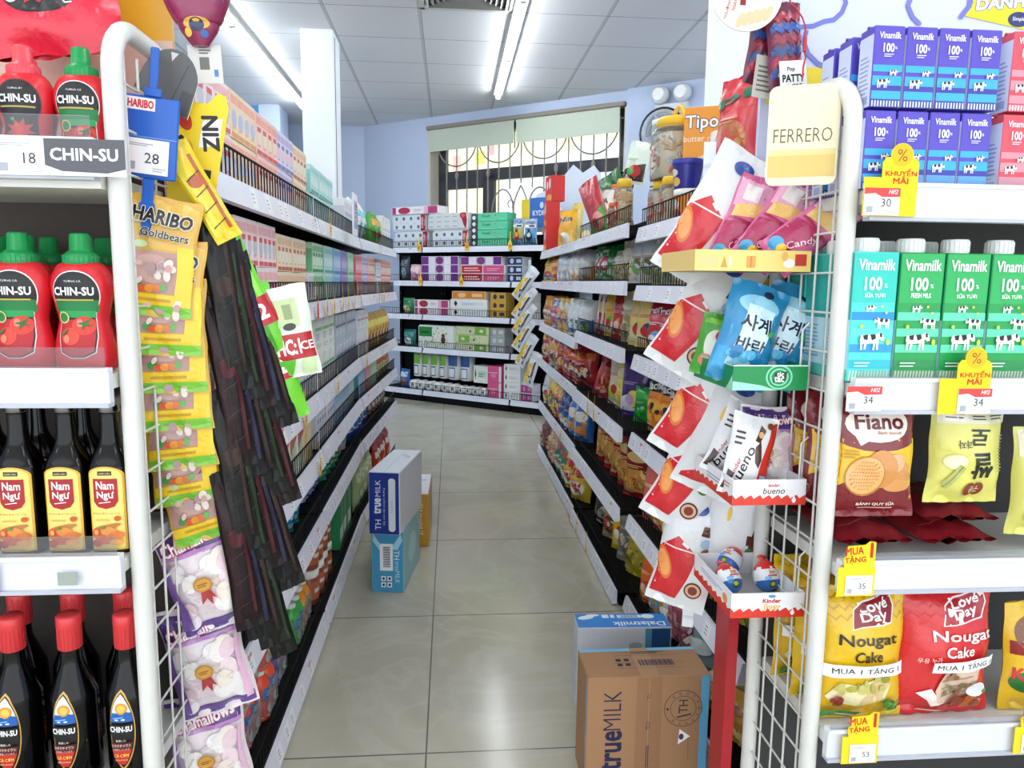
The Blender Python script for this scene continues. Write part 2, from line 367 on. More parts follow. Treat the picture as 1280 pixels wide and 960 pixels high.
while x < wx1 - .03:
    rel = round((x - cx) / sp); short = abs(rel) in (1,) ; top = z1 - (.17 if rel % 4 in (1, 3) and False else 0)
    if x > wx0 + .05:
        if abs(rel) <= 1 and rel != 0: b.tube([(x, gy, 2.17), (x, gy, z1 + .1)], r, 6)
        elif rel == 0: b.tube([(x, gy, 2.22), (x, gy, wz1 - .1)], r, 6)
        else:
            b.tube([(x, gy, wz0), (x, gy, wz1 - .1)], r, 6)
            if rel % 3 == 0: b.tube([(x, gy, zb - .03), (x, gy, zb - .01), (x, gy, zb + .03), (x, gy, zb + .05)], [.009, .02, .02, .009], 8)
    x += sp
for c in (-2, 2, 6, -6): b.tube(arc(cx + c * sp, z1 + .12, sp * 1.9, .26, 180, 360), r, 6)
b.tube([(cx + .085 * math.sin(t * math.pi), gy, 1.74 + .46 * t) for t in [i / 12 for i in range(13)]], r, 6)
b.tube([(cx - .085 * math.sin(t * math.pi), gy, 1.74 + .46 * t) for t in [i / 12 for i in range(13)]], r, 6)
for s in (-1, 1):
    b.tube([(cx + s * q[0], gy, q[2]) for q in arc(.22, 1.95, .13, .22, 0, 250, 22)], r, 6)
    b.tube([(cx + s * q[0], gy, q[2]) for q in arc(.12, 2.02, .035, .04, -60, 250, 12)], r * .8, 6)
    b.tube([(cx + s * q[0], gy, q[2]) for q in arc(.36, 1.62, .11, .12, 0, 180, 12)], r, 6)
b.tube([(wx0 + .05, gy, 1.55), (wx1 - .05, gy, 1.55)], r, 6); b.tube([(wx0 + .05, gy, wz1 - .12), (wx1 - .05, gy, wz1 - .12)], r, 6)
wpart('grille', b)
BLIND = mat('blind_cloth', '#c9d3c2', .8); mx = wloc(645, 150)[0]
b = MB(BLIND); bz = wloc(645, 178)[1] - .01
for q in ((wx0 + .03, mx - .015), (mx + .015, wx1 - .07)): b.box(q[0], q[1], -.02, -.014, bz, wz1 - .03)
wpart('roller_blind', b)
b = MB(mat('blind_rail', '#8b8378', .5)); b.rbox(wx0 + .01, wx1 - .01, -.05, 0, wz1 - .035, wz1 + .005, .006); b.tube([(mx, -.02, wz1 - .05), (mx, -.02, bz - .05)], .006, 6, mt=BLACKM); wpart('blind_rail', b)
EXT = mat('sunlit_house_render', '#f4e6b8', .8)
b = MB(EXT); b.box(-1.5, 7, 1.6, 1.8, 0, 5)
def ef(x, z, l): return (x, 1.6 - l, z)
ex = lambda px, py: wloc(px, py, 1.6)
L = []
for (a, c, d, e, colr) in ((566, 195, 576, 216, '#e8988c'), (594, 190, 606, 205, '#efd34e'), (609, 182, 618, 194, '#e58b8f'), (705, 205, 713, 220, '#f0a08a'), (672, 222, 690, 232, '#e8b060'), (727, 196, 735, 208, '#e77e6d'), (690, 178, 700, 190, '#d8dde4')):
    p, q = ex(a, c), ex(d, e); L.append(('r', p[0], q[1], q[0], p[1], colr))
p = ex(690, 250); q = ex(640, 250); L += [('e', p[0], p[1], .5, .55, '#dfe2ea'), ('e', q[0], q[1] - .1, .22, .4, '#e6e7ea'), ('e', p[0] + .6, p[1] + .2, .5, .5, '#dfe2ea')]
b.art(ef, L, 0, PAPER); b.xf(WM); struct('exterior_house_wall', b)
# ceiling tubes, vent
EMIT = bpy.data.materials.new('fluorescent_tube'); EMIT.use_nodes = True; nt = EMIT.node_tree; nt.nodes.clear()
o = nt.nodes.new('ShaderNodeOutputMaterial'); e = nt.nodes.new('ShaderNodeEmission'); e.inputs[0].default_value = (.9, .96, 1, 1); e.inputs[1].default_value = TUBE; nt.links.new(e.outputs[0], o.inputs[0])
def tube_lamp():
    a = MB(WHITEM); a.rbox(-.042, .042, 0, 1.2, -.03, 0, .004)
    t = MB(EMIT); t.tube([(0, .02, -.048), (0, 1.18, -.048)], .017, 10)
    c = MB(PLAST); e = MB(PLAST)
    c.rbox(-.02, .02, 0, .02, -.068, -.03, .003, '#e8e8e8'); e.rbox(-.02, .02, 1.18, 1.2, -.068, -.03, .003, '#e8e8e8')
    return [('housing', a), ('light_tube', t), ('end_cap', c), ('end_cap', e)]
rows = [(.44, [5.93, 4.72, 3.51, 2.1, .4, -1.3], 'central aisle'), (-1.47, [6.6, 5.39, 4.18, 2.6, .6, -1.3], 'milk shelving'), (2.35, [4.4, 2.8, .9, -1.3], 'snack shelving'), (-3.4, [6.2, 4.2, 2.2, .2, -1.6], 'partition'), (4.2, [3.4, 1.2, -1], 'far side')]
for X, ys, wh in rows:
    for i, y in enumerate(ys): thing('tube', tube_lamp, 'ceiling_lamp', TM((X, y, CZ)), f'{nth(i)} white fluorescent batten from the rear wall, ceiling above the {wh}', 'ceiling lamp', 'ceiling battens')
def vent():
    a = MB(WHITEM); w = .3
    for q in ((-w, w, -w, -w + .03), (-w, w, w - .03, w), (-w, -w + .03, -w, w), (w - .03, w, -w, w)): a.box(q[0], q[1], q[2], q[3], -.02, 0)
    s = MB(WHITEM)
    for k in range(1, 8):
        q = w - k * .034
        for M in range(4):
            t = MB(WHITEM); t.add([(-q, -q, -.004), (q, -q, -.004), (q - .02, -q + .022, -.028), (-q + .02, -q + .022, -.028)], [(0, 1, 2, 3)]); t.xf(Matrix.Rotation(M * math.pi / 2, 4, 'Z'))
            s.add(t.v, t.f)
    d = MB(GREYM); d.box(-w + .02, w - .02, -w + .02, w - .02, -.003, -.001)
    return [('frame', a), ('louvres', s), ('duct', d)]
thing('vent', vent, 'air_vent', TM((.105, 4.74, CZ)), 'square white louvred air vent in the ceiling tiles', 'air vent')
def emlight():
    a = MB(PLAST); a.rbox(-.15, .15, -.05, 0, -.1, 0, .01, '#d9dde4'); r = []
    for s in (-1, 1):
        h = MB(PLAST); h.lathe([(.02, 0), (.075, .0), (.08, .03), (.07, .07), (.03, .08)], 20, col='#e3e6ea'); h.lathe([(.055, .079), (.06, .085), (.05, .09)], 20, col='#f8f8f8')
        h.xf(TM((s * .1, -.03, .07), rx=math.radians(90))); r.append(('lamp_head', h))
    return [('battery_box', a)] + r
px_, pz_ = wloc(842, 122, -.05); thing('em', emlight, 'emergency_light', WM @ TM((px_, -.05, pz_ - .05)), 'white twin-head emergency light high on the wall by the window', 'emergency light')
def fan():
    a = MB(PLAST)
    for rr in (.2, .16, .12, .08): a.tube([(rr * math.cos(t * .2618), -.12 - .05 * (1 - rr / .2), rr * math.sin(t * .2618)) for t in range(25)], .004 if rr < .2 else .01, 6, '#b8bcc2' if rr < .2 else '#23252a')
    for k in range(40): t = k * math.pi / 20; a.tube([(.03 * math.cos(t), -.17, .03 * math.sin(t)), (.14 * math.cos(t), -.15, .14 * math.sin(t)), (.2 * math.cos(t), -.12, .2 * math.sin(t))], .0015, 4, '#b8bcc2')
    bl = MB(PLAST)
    for k in range(3):
        t0 = k * 2.094; bl.surf(lambda u, v: (math.cos(t0 + u * 1.2) * (.03 + .14 * v), -.1 + .04 * u, math.sin(t0 + u * 1.2) * (.03 + .14 * v)), 6, 4, '#9aa0a8')
    h = MB(PLAST); h.lathe([(.03, 0), (.06, .02), (.06, .09), (.03, .1)], 16, col='#33363c'); h.xf(TM((0, 0, 0), rx=math.radians(90))); return [('cage', a), ('blades', bl), ('motor', h)]
px_, pz_ = wloc(828, 165, -.15); thing('fan', fan, 'wall_fan', WM @ TM((px_, -.05, pz_)), 'round grey wall fan with a black rim behind the snack jars', 'fan')
# ================================================================== SHELVING UNITS
def gondola(key, name, M, L, D, zs, label, top=None, rail_h=.052, fence=True, base=True, colr='#e4e6f2', marks=1):
    """local x along the run, front at y=0 facing -y"""
    root = link(name, None); root.matrix_world = M; tag(root, label, 'shelving'); top = top or max(zs) + .12
    b = MB(BLACKM); b.box(0, L, D - .03, D, .02, top); link('back_panel', b.mesh('back_panel'), root)
    for x in (0, L - .03):
        b = MB(BLACKM); b.box(x, x + .03, D - .07, D - .03, 0, top)
        for k in range(int(top / .1)): b.box(x + .012, x + .018, D - .0705, D - .07, .08 + k * .1, .11 + k * .1, mt=GREYM)
        link('upright', b.mesh('upright'), root)
    for i, z in enumerate(zs):
        b = MB(BLACKM); dd = .02; zt = z - .008
        if i == len(zs) - 1 and base: b.box(.005, L - .005, .03, D - .03, 0.0, zt - .004)
        b.box(.005, L - .005, dd, D - .03, zt - .02, zt)
        for x in (.0, L - .004): b.add([(x, D - .2, zt - .02), (x, D - .05, zt - .05), (x, D - .05, zt), (x, D - .2, zt), (x + .004, D - .2, zt - .02), (x + .004, D - .05, zt - .05), (x + .004, D - .05, zt), (x + .004, D - .2, zt)], [(0, 1, 2, 3), (7, 6, 5, 4), (0, 4, 5, 1), (3, 2, 6, 7)])
        s = link('shelf', b.mesh('shelf'), root)
        b = MB(RAILM); rz = z; r = random.Random(i * 7 + int(L * 100)); b.add([(.006, .0, rz - rail_h), (L - .006, .0, rz - rail_h), (L - .006, .012, rz), (.006, .012, rz), (.006, .02, rz - rail_h), (L - .006, .02, rz - rail_h), (L - .006, .02, rz), (.006, .02, rz)],
                                   [(0, 1, 2, 3), (5, 4, 7, 6), (3, 2, 6, 7), (1, 0, 4, 5), (0, 3, 7, 4), (2, 1, 5, 6)], colr)
        fr = lambda x, zz, l: (x, .012 * (zz - rz + rail_h) / rail_h - l, zz); q = .05; A = []
        while q < L - .08 and marks:
            if r.random() < .7: A += [('r', q, rz - rail_h * .9, q + .045, rz - rail_h * .1, '#f3f4f9')] + lines(q + .008, rz - rail_h * .75, .02, rail_h * .5, 3, '#9a9aa6', r.random()) + ([('r', q + .004, rz - rail_h * .3, q + .04, rz - rail_h * .14, '#d98b90')] if r.random() < .25 else [])
            q += r.choice((.06, .09, .13))
        b.art(fr, A); link('price_rail', b.mesh('price_rail'), s)
        if fence:
            b = MB(BLACKM); h = .06
            for zz in (z + .001, z + h): b.box(.01, L - .01, .022, .026, zz, zz + .004)
            k = .012
            while k < L - .01: b.box(k, k + .0022, .0225, .025, z, z + h); k += .028
            link('wire_fence', b.mesh('wire_fence'), s)
    return root
LZ = [1.42, 1.15, .85, .65, .43, .07]; RZ = [1.415, 1.215, .97, .685, .375, .06]; FZ = [1.435, 1.23, .985, .69, .385, .06]
def unitM(kind, x, y): return TM((x, y, 0), math.radians(90 if kind == 'L' else -90))
LU = [(1.39, 2.49, -.42, -.42), (2.5, 3.59, -.42, -.42), (3.6, 4.2, -.418, -.383), (4.21, 4.9, -.382, -.345)]
LNAME = ['nearest', 'second', 'third', 'farthest']
LM = []
for i, (a, c, xa, xc) in enumerate(LU):
    th = math.atan2(xc - xa, c - a); L = math.hypot(c - a, xc - xa); M = TM((xa, a, 0), math.radians(90) - th); LM.append((M, L))
    gondola('L%d' % i, 'gondola_shelving', M, L, .42, LZ, f'{LNAME[i]} black shelving unit of milk cartons beside the stacked blue cartons')
RN = (unitM('R', .645, 2.59), 1.09); RF1 = (unitM('R', .615, 3.66), 1.04); RF2 = (unitM('R', .625, 5.2), 1.52)
gondola('RN', 'gondola_shelving', RN[0], RN[1], .42, RZ, 'nearest black snack shelving unit behind the brown carton')
gondola('RF1', 'gondola_shelving', RF1[0], RF1[1], .45, FZ, 'second black snack shelving unit with red noodle packs')
gondola('RF2', 'gondola_shelving', RF2[0], RF2[1], .45, FZ[:2] + [.94] + FZ[3:], 'farthest black snack shelving unit near the tissue shelves', fence=False)
S0 = Vector((-.40, 7.55, 0)); STH = WTH; SL = 1.50; SZ = [1.555, 1.225, .888, .555, .12]
SM = TM(S0 + Vector((math.cos(STH), math.sin(STH), 0)) * -.45, STH)
gondola('S0', 'gondola_shelving', SM, .585, .42, SZ, 'narrow black shelving unit at the dark end of the tissue shelves')
SM1 = TM(S0 + Vector((math.cos(STH), math.sin(STH), 0)) * .145, STH)
gondola('S1', 'gondola_shelving', SM1, 1.04, .42, SZ, 'middle black shelving unit stacked with tissue and toilet paper', marks=0)
SM2 = TM(S0 + Vector((math.cos(STH), math.sin(STH), 0)) * 1.195, STH)
gondola('S2', 'gondola_shelving', SM2, .5, .42, SZ, 'narrow black shelving unit behind the hanging yellow and white bags', marks=0)
# end caps with white tube frames and wire side panels
def endcap(xa, xb, yf, yb, zs, label, wx, topz, rad, holes, back):
    root = link('end_display_shelving', None); root.matrix_world = TM((0, 0, 0)); tag(root, label, 'shelving')
    b = MB(GREYM); b.box(xa, xb, yb - .015, yb, 0, max(zs) - .02, mt=back); link('back_panel', b.mesh('back_panel'), root)
    for z in zs:
        b = MB(WHITEM); dz = .036 if z == EL[0] and xb < 0 else 0; b.box(xa, xb, yf + .01, yb - .016, z - .03 - dz, z - .008 - dz); s = link('shelf', b.mesh('shelf'), root)
        b = MB(RAILM); b.box(xa, xb, yf - .004, yf + .01, z - .05, z - .004, '#dfe2ec'); b.box(xa, xb, yf - .01, yf + .01, z - .056, z - .05, '#b9bcc6'); b.box(xa, xb, yf - .008, yf + .01, z - .004, z + .002, '#eceef4'); link('price_rail', b.mesh('price_rail'), s)
        b = MB(GUARD); b.box(xa + .005, xb - .005, yf - .004, yf - .001, z + .002, z + (.032 if xb < 0 else .014)); link('clear_guard', b.mesh('clear_guard'), s)
    return root
def wire_panel(root, wx, y0, y1, topz, rad):
    pts = [(wx, y0, 0), (wx, y0, topz - rad)] + [(wx, y0 + rad - rad * math.cos(t * math.pi / 16), topz - rad + rad * math.sin(t * math.pi / 16)) for t in range(1, 9)] + [(wx, y1 - rad, topz)] + [(wx, y1 - rad + rad * math.sin(t * math.pi / 16), topz - rad + rad * math.cos(t * math.pi / 16)) for t in range(1, 9)] + [(wx, y1, 0)]
    b = MB(WHITEM); b.tube(pts, .0145, 12); link('tube_frame', b.mesh('tube_frame'), root)
    b = MB(WHITEM); k = y0 + .04
    while k < y1 - .01: b.tube([(wx, k, .08), (wx, k, topz - .03)], .0022, 5, caps=False); k += .05
    z = .12
    while z < topz - .06: b.tube([(wx, y0, z), (wx, y1, z)], .0022, 5, caps=False); z += .066
    link('wire_mesh', b.mesh('wire_mesh'), root)
EL = [1.412, 1.086, .800, .416]; ER = [1.378, 1.073, .768, .466, .15]
DBROWN = mat('dark_brown_back_board', '#4a423d', .8); DGREY = mat('dark_grey_back_board', '#3b3a39', .8)
el = endcap(-1.6, -.5, 1.12, 1.38, EL[:3] + [.416], 'white end display of red sauce bottles and dark fish sauce', -.484, 1.56, .075, None, DBROWN)
wire_panel(el, -.484, 1.15, 1.368, 1.585, .07)
er = endcap(.645, 1.75, 1.12, 1.40, ER, 'white end display of milk cartons and biscuit bags', .625, 1.53, .06, None, DGREY)
wire_panel(er, .630, 1.15, 1.39, 1.545, .075)
b = MB(PLAST); b.box(.578, .60, 1.405, 1.475, 0, .6, '#b3262f'); tag(link('red_end_post', b.mesh('red_end_post')), 'red upright board beside the wire side panel and brown carton', 'post')
# ================================================================== PRODUCT KITS
def carton(w, d, h, base, fl, sl=None, r=.0015, sidecol=None, top=None):
    b = MB(PRINT); b.rbox(-w / 2, w / 2, -d / 2, d / 2, 0, h, r, base)
    b.art(front(d), fl)
    if sl: b.art(side(w, 1), sl); b.art(side(w, -1), sl)
    return b
def cow(x, z, s, f=1):
    X = lambda a: x + f * a * s
    W = '#fbfbf6'; K = '#1a1a1a'
    P = lambda pts: [(X(a), z + c * s) for a, c in pts]
    return [('p', P([(-.5, .1), (-.45, .35), (.3, .4), (.45, .2), (.4, -.02), (-.3, -.05)]), W), ('p', P([(.3, .4), (.5, .5), (.68, .3), (.72, .1), (.58, .08), (.42, .2)]), W),
            ('p', P([(-.45, .1), (-.45, -.35), (-.36, -.35), (-.33, .1)]), W), ('p', P([(-.25, .1), (-.28, -.33), (-.19, -.33), (-.12, .1)]), W), ('p', P([(.2, .1), (.16, -.35), (.25, -.35), (.3, .1)]), W), ('p', P([(.32, .1), (.34, -.34), (.43, -.34), (.44, .1)]), W),
            ('p', P([(-.35, .34), (-.1, .38), (-.12, .12), (-.3, .15)]), K), ('p', P([(.0, .38), (.25, .4), (.3, .2), (.1, .1)]), K), ('p', P([(.46, .46), (.56, .46), (.6, .28), (.5, .25)]), K), ('l', X(-.48), z + .3 * s, X(-.6), z - .05 * s, .03 * s, K)]
def milk_litre(teal, tx):
    w, d, h = .0735, .075, .208; g, g2, tc, bt = ('#17b2a8', '#4fd9cf', '#1f7fd0', '#2fb8c8') if teal else ('#17994a', '#62dcae', '#17a04e', '#1f8c4a')
    b = carton(w, d, h, g2 if teal else g, [], sidecol=None); fl = [('r', -w / 2 + .001, .128, w / 2 - .001, h - .002, '#2cc5b8' if teal else '#22ab58')]
    for k in range(3): fl.append(('r', -w / 2 + .001, .1 - k * .026, w / 2 - .001, .113 - k * .026, ['#1f8fd8', '#5fe0d0', '#2a9be0'][k] if teal else '#62dcb0'))
    fl += [('r', -w / 2 + .001, .022, w / 2 - .001, .036, bt)]
    for k in range(13): fl.append(('p', [(-w / 2 + .002 + k * .0052, .002), (-w / 2 + .0045 + k * .0052, .002), (-w / 2 + .0062 + k * .0052, .018), (-w / 2 + .0037 + k * .0052, .018)], '#dfeec0'))
    fl += [('t', 'Vinamilk', 0, .188, .017, '#ffffff', {'w': .06, 'bold': .035}), ('t', '100', -.004, .158, .02, '#ffffff', {'w': .028, 'bold': .04}), ('t', '%', .017, .155, .006, '#ffffff'), ('t', tx, 0, .14, .0075, '#ffffff', {'w': .034, 'bold': .03})]
    fl += cow(-.006, .118, .014) + cow(.017, .094, .022, -1) + cow(-.004, .064, .034, 1) + [('e', .012, .122, .002, .002, '#f3d24a'), ('e', .02, .112, .002, .002, '#f3d24a'), ('e', .026, .065, .003, .005, '#c8d24a'), ('e', -.02, .09, .003, .003, '#c8d24a')] + lines(-.028, .024, .03, .01, 2, '#cfe8d8', 3)
    b.art(front(d), fl)
    sl = [('r', -d / 2 + .001, .1, d / 2 - .001, h - .002, '#1f9d6a' if not teal else '#2aa79e'), ('r', -d / 2 + .001, .02, d / 2 - .001, .1, '#b9dbe8')] + lines(-d / 2 + .008, .03, .05, .06, 9, '#6fa8c8', 2) + [('r', -d / 2 + .001, .002, d / 2 - .001, .02, '#5bbfb0')]
    b.art(side(w, 1), sl); b.art(side(w, -1), sl)
    c = MB(PLAST); c.lathe([(.0195, h - .004), (.0205, h + .002), (.0205, h + .021), (.019, h + .0235), (.002, h + .0235)], 20, col='#f4f4f2')
    for k in range(20): a = k * math.pi / 10; c.box(.0203 * math.cos(a) - .0008, .0203 * math.cos(a) + .0008, .0203 * math.sin(a) - .0008, .0203 * math.sin(a) + .0008, h + .003, h + .02, '#e2e2e0')
    return [('carton_body', b), ('screw_cap', c)]
def milk_small(pink):
    w, d, h = .049, .04, .1195; a, c, e = ('#d94c5c', '#f08f9c', '#e8606c') if pink else ('#5446b8', '#35a8ee', '#3f6fd8')
    fl = [('r', -w / 2 + .001, .0, w / 2 - .001, .036, '#3c3aa0' if not pink else '#d8485a'), ('r', -w / 2 + .001, .012, w / 2 - .001, .024, c), ('r', -w / 2 + .001, .032, w / 2 - .001, .046, c), ('r', -w / 2 + .001, .052, w / 2 - .001, .062, c), ('r', -w / 2 + .001, .002, w / 2 - .001, .009, '#2b3f9c' if not pink else '#e87a80')]
    for k in range(10): fl.append(('r', -w / 2 + .002 + k * .0047, .001, -w / 2 + .0042 + k * .0047, .0095, '#d8e4f4'))
    fl += [('t', 'Vinamilk', 0, .105, .0095, '#f2eefc', {'w': .034, 'bold': .03}), ('t', '100', -.001, .087, .0125, '#ffffff', {'w': .017, 'bold': .04}), ('t', '%', .0105, .087, .004, '#ffffff')] + lines(-.008, .073, .016, .006, 2, '#e8e4fa') + cow(-.008, .034, .017) + cow(.008, .05, .011)
    b = carton(w, d, h, a, fl, [('r', -d / 2 + .001, .001, d / 2 - .001, h - .012, '#cfd6ee')] + lines(-d / 2 + .005, .02, .028, .06, 9, '#8f9cc8') + [('r', -.012, .006, .012, .018, '#9aa6d2')])
    f = MB(PRINT); f.add([(-w / 2, -.004, h), (w / 2, -.004, h), (w / 2, .004, h), (-w / 2, .004, h), (-w / 2, .001, h + .004), (w / 2, .001, h + .004)], [(0, 1, 5, 4), (2, 3, 4, 5), (0, 4, 3), (1, 2, 5)], a)
    return [('carton_body', b), ('top_seam', f)]
def small_pack(key, base, c1, c2, c3, n=4, w=.047, h=.108, d=.085, style=0):
    """a shrink-wrapped pack of drink cartons"""
    def build():
        b = carton(w - .001, d, h, base, [('r', -w / 2 + .002, h * .72, w / 2 - .002, h * .9, c1), ('e', 0, h * .42, w * .36, h * .18, c2), ('r', -w / 2 + .002, h * .03, w / 2 - .002, h * .13, c3)] + lines(-w * .3, h * .2, w * .55, h * .06, 2, c3) + ([('r', -w * .3, h * .55, w * .3, h * .66, c3)] if style else []),
                   [('r', -d / 2 + .002, .004, d / 2 - .002, h * .8, c1)])
        P = []
        for i in range(n): q = MB(PRINT); q.v = list(b.v); q.f = [list(x) for x in b.f]; q.c = list(b.c); q.mi = list(b.mi); q.sm = list(b.sm); q.mats = list(b.mats); q.xf(Matrix.Translation(((i - (n - 1) / 2) * w, 0, 0))); P.append(('carton', q))
        return P
    return build
def plain_box(w, d, h, base, layers, sidel=None): return lambda: carton(w, d, h, base, layers, sidel)
# ---- bottles
def ketchup(red):
    prof = smooth([(.036, 0), (.041, .004), (.042, .03), (.036, .062), (.034, .075), (.039, .1), (.0425, .12), (.040, .14), (.031, .156), (.018, .162)], 4)
    b = MB(PLAST); b.lathe(prof, 32, 1.05, .68, '#d3202c')
    cap = MB(PLAST); c = '#e04a55' if red else '#0f8f4a'
    cap.lathe([(.021, .155), (.0235, .158), (.0235, .171), (.019, .174), (.0145, .178), (.0135, .2), (.011, .203), (.001, .203)], 24, 1.05, .9, c)
    for k in range(24): a = k * math.pi / 12; cap.tube([(.0245 * math.cos(a), .021 * math.sin(a), .159), (.0245 * math.cos(a), .021 * math.sin(a), .17)], .0009, 4, c, caps=False)
    lb = MB(PRINT); fn = lathefn(prof, 1.05, .68)
    def key(s): return [(s * .031 * math.cos(t), .112 + s * .034 * math.sin(t)) for t in [math.radians(-38 + 256 * i / 22) for i in range(23)]] + [(-.023 * s, .078), (-.025 * s, .05), (-.022 * s, .026 + (1 - s) * .02), (-.008 * s, .018 + (1 - s) * .02), (.008 * s, .018 + (1 - s) * .02), (.022 * s, .026 + (1 - s) * .02), (.025 * s, .05), (.023 * s, .078)]
    L = [('p', key(1.05), '#f2ecec' if not red else '#7a2026'), ('p', key(1.0), '#141416')]
    if red:
        st = [(0 + (.021 if i % 2 else .011) * math.cos(i * math.pi / 9 + .2), .068 + (.021 if i % 2 else .011) * math.sin(i * math.pi / 9 + .2)) for i in range(18)]
        L += [('p', st, '#d8232b'), ('e', 0, .066, .005, .016, '#e84a2a', .3), ('e', 0, .032, .015, .009, '#e9e2d8'), ('e', 0, .034, .008, .004, '#c8b8a8'), ('e', -.008, .086, .003, .0025, '#3aa85a')]
    else:
        L += [('r', -.029, .086, .029, .104, '#157a3f'), ('r', -.024, .078, .024, .088, '#1f9a50'), ('p', key(.92)[-8:] + [(.023, .075), (-.023, .075)], '#b5161f'), ('e', -.009, .05, .012, .013, '#e2432f'), ('e', .009, .066, .015, .014, '#dc3626'), ('e', -.017, .078, .008, .009, '#cfc77a'), ('e', -.017, .078, .006, .007, '#2a7d3a'), ('e', -.013, .046, .004, .006, '#f0836a'), ('e', .004, .07, .004, .006, '#f0836a'), ('p', [(.01, .072), (.02, .079), (.013, .069), (.021, .065), (.011, .066), (.006, .058), (.007, .067), (0, .069)], '#1d6b2c'), ('p', [(-.018, .056), (-.01, .063), (-.014, .054), (-.022, .05)], '#1d6b2c')]
    L += [('t', 'CHIN-SU', 0, .117, .0115, '#ffffff', {'w': .05, 'bold': .045}), ('t', 'TƯƠNG CÀ' if not red else 'TƯƠNG ỚT', 0, .132, .0035, '#d8d8d0'), ('r', -.024, .103, .024, .1055, '#b8a24a')]
    lb.art(lambda x, z, l: fn(x * 1.17, z, l), L, .007)
    return [('bottle_body', b), ('ribbed_cap', cap), ('label', lb)]
def fish_sauce():
    prof = [(.001, 0), (.028, 0), (.031, .004), (.031, .12), (.03, .135), (.0235, .152), (.0145, .172), (.0125, .2), (.0125, .214), (.0145, .216), (.0145, .226), (.012, .228)]
    pr = smooth(prof, 3); b = MB(mat('dark_sauce_glass', '#050404', .12, coat=.05, spec=.3)); b.lathe(pr, 28, 1, .85, sq=1.0)
    cap = MB(STEEL); cap.lathe([(.0135, .214), (.015, .216), (.0155, .232), (.013, .236), (.001, .236)], 20)
    lb = MB(PRINT); w = .0215; fn = lambda x, z, l: (x * 1.2, -.86 * .031 * (1 - min(.97, abs(x * 1.2) / .031) ** 3) ** (1 / 3) - l - .0006, z)
    arch = [(w * math.cos(t), .122 + w * .62 * math.sin(t)) for t in [math.pi * i / 14 for i in range(15)]]
    L = [('p', [(-w, .006), (w, .006)] + arch, '#e9b53c'), ('p', [(-w * .9, .008), (w * .9, .008)] + [(q[0] * .9, .121 + (q[1] - .122) * .88) for q in arch], '#f6dc78'), ('r', -.0085, .122, .0085, .1285, '#4a3626'), ('t', 'NƯỚC MẮM', 0, .1252, .0028, '#f0e0b0'),
         ('p', [(-.0145, .117), (.0145, .117), (.0145, .082), (.010, .074), (0, .0705), (-.010, .074), (-.0145, .082)], '#a81c22'), ('t', 'Nam', 0, .107, .012, '#ffffff', {'w': .021, 'bold': .03}), ('t', 'Ngư', 0, .091, .0135, '#ffffff', {'w': .02, 'bold': .03}), ('l', -.008, .08, .006, .082, .0012, '#ffffff'),
         ('t', 'ĐẬM ĐÀ VỊ CÁ', 0, .064, .003, '#a87820', {'w': .032}), ('e', .013, .056, .004, .004, '#c85a28'), ('r', -.013, .053, .004, .055, '#d8b050'),
         ('e', 0, .043, .017, .004, '#b87a3a', .25), ('e', -.01, .033, .009, .009, '#d8642a'), ('e', .002, .037, .009, .007, '#e8944a'), ('e', .011, .03, .009, .007, '#e07a38'), ('e', .0, .023, .012, .006, '#cf5526'), ('e', .011, .02, .008, .005, '#e8a050'), ('e', -.012, .019, .006, .006, '#b8382a'), ('e', -.012, .036, .003, .004, '#f2a878'), ('e', -.003, .043, .003, .002, '#4a8a3a'), ('r', -.014, .009, .014, .0115, '#c89a3a')]
    lb.art(fn, L, .006); return [('bottle_glass', b), ('crown_cap', cap), ('label', lb)]
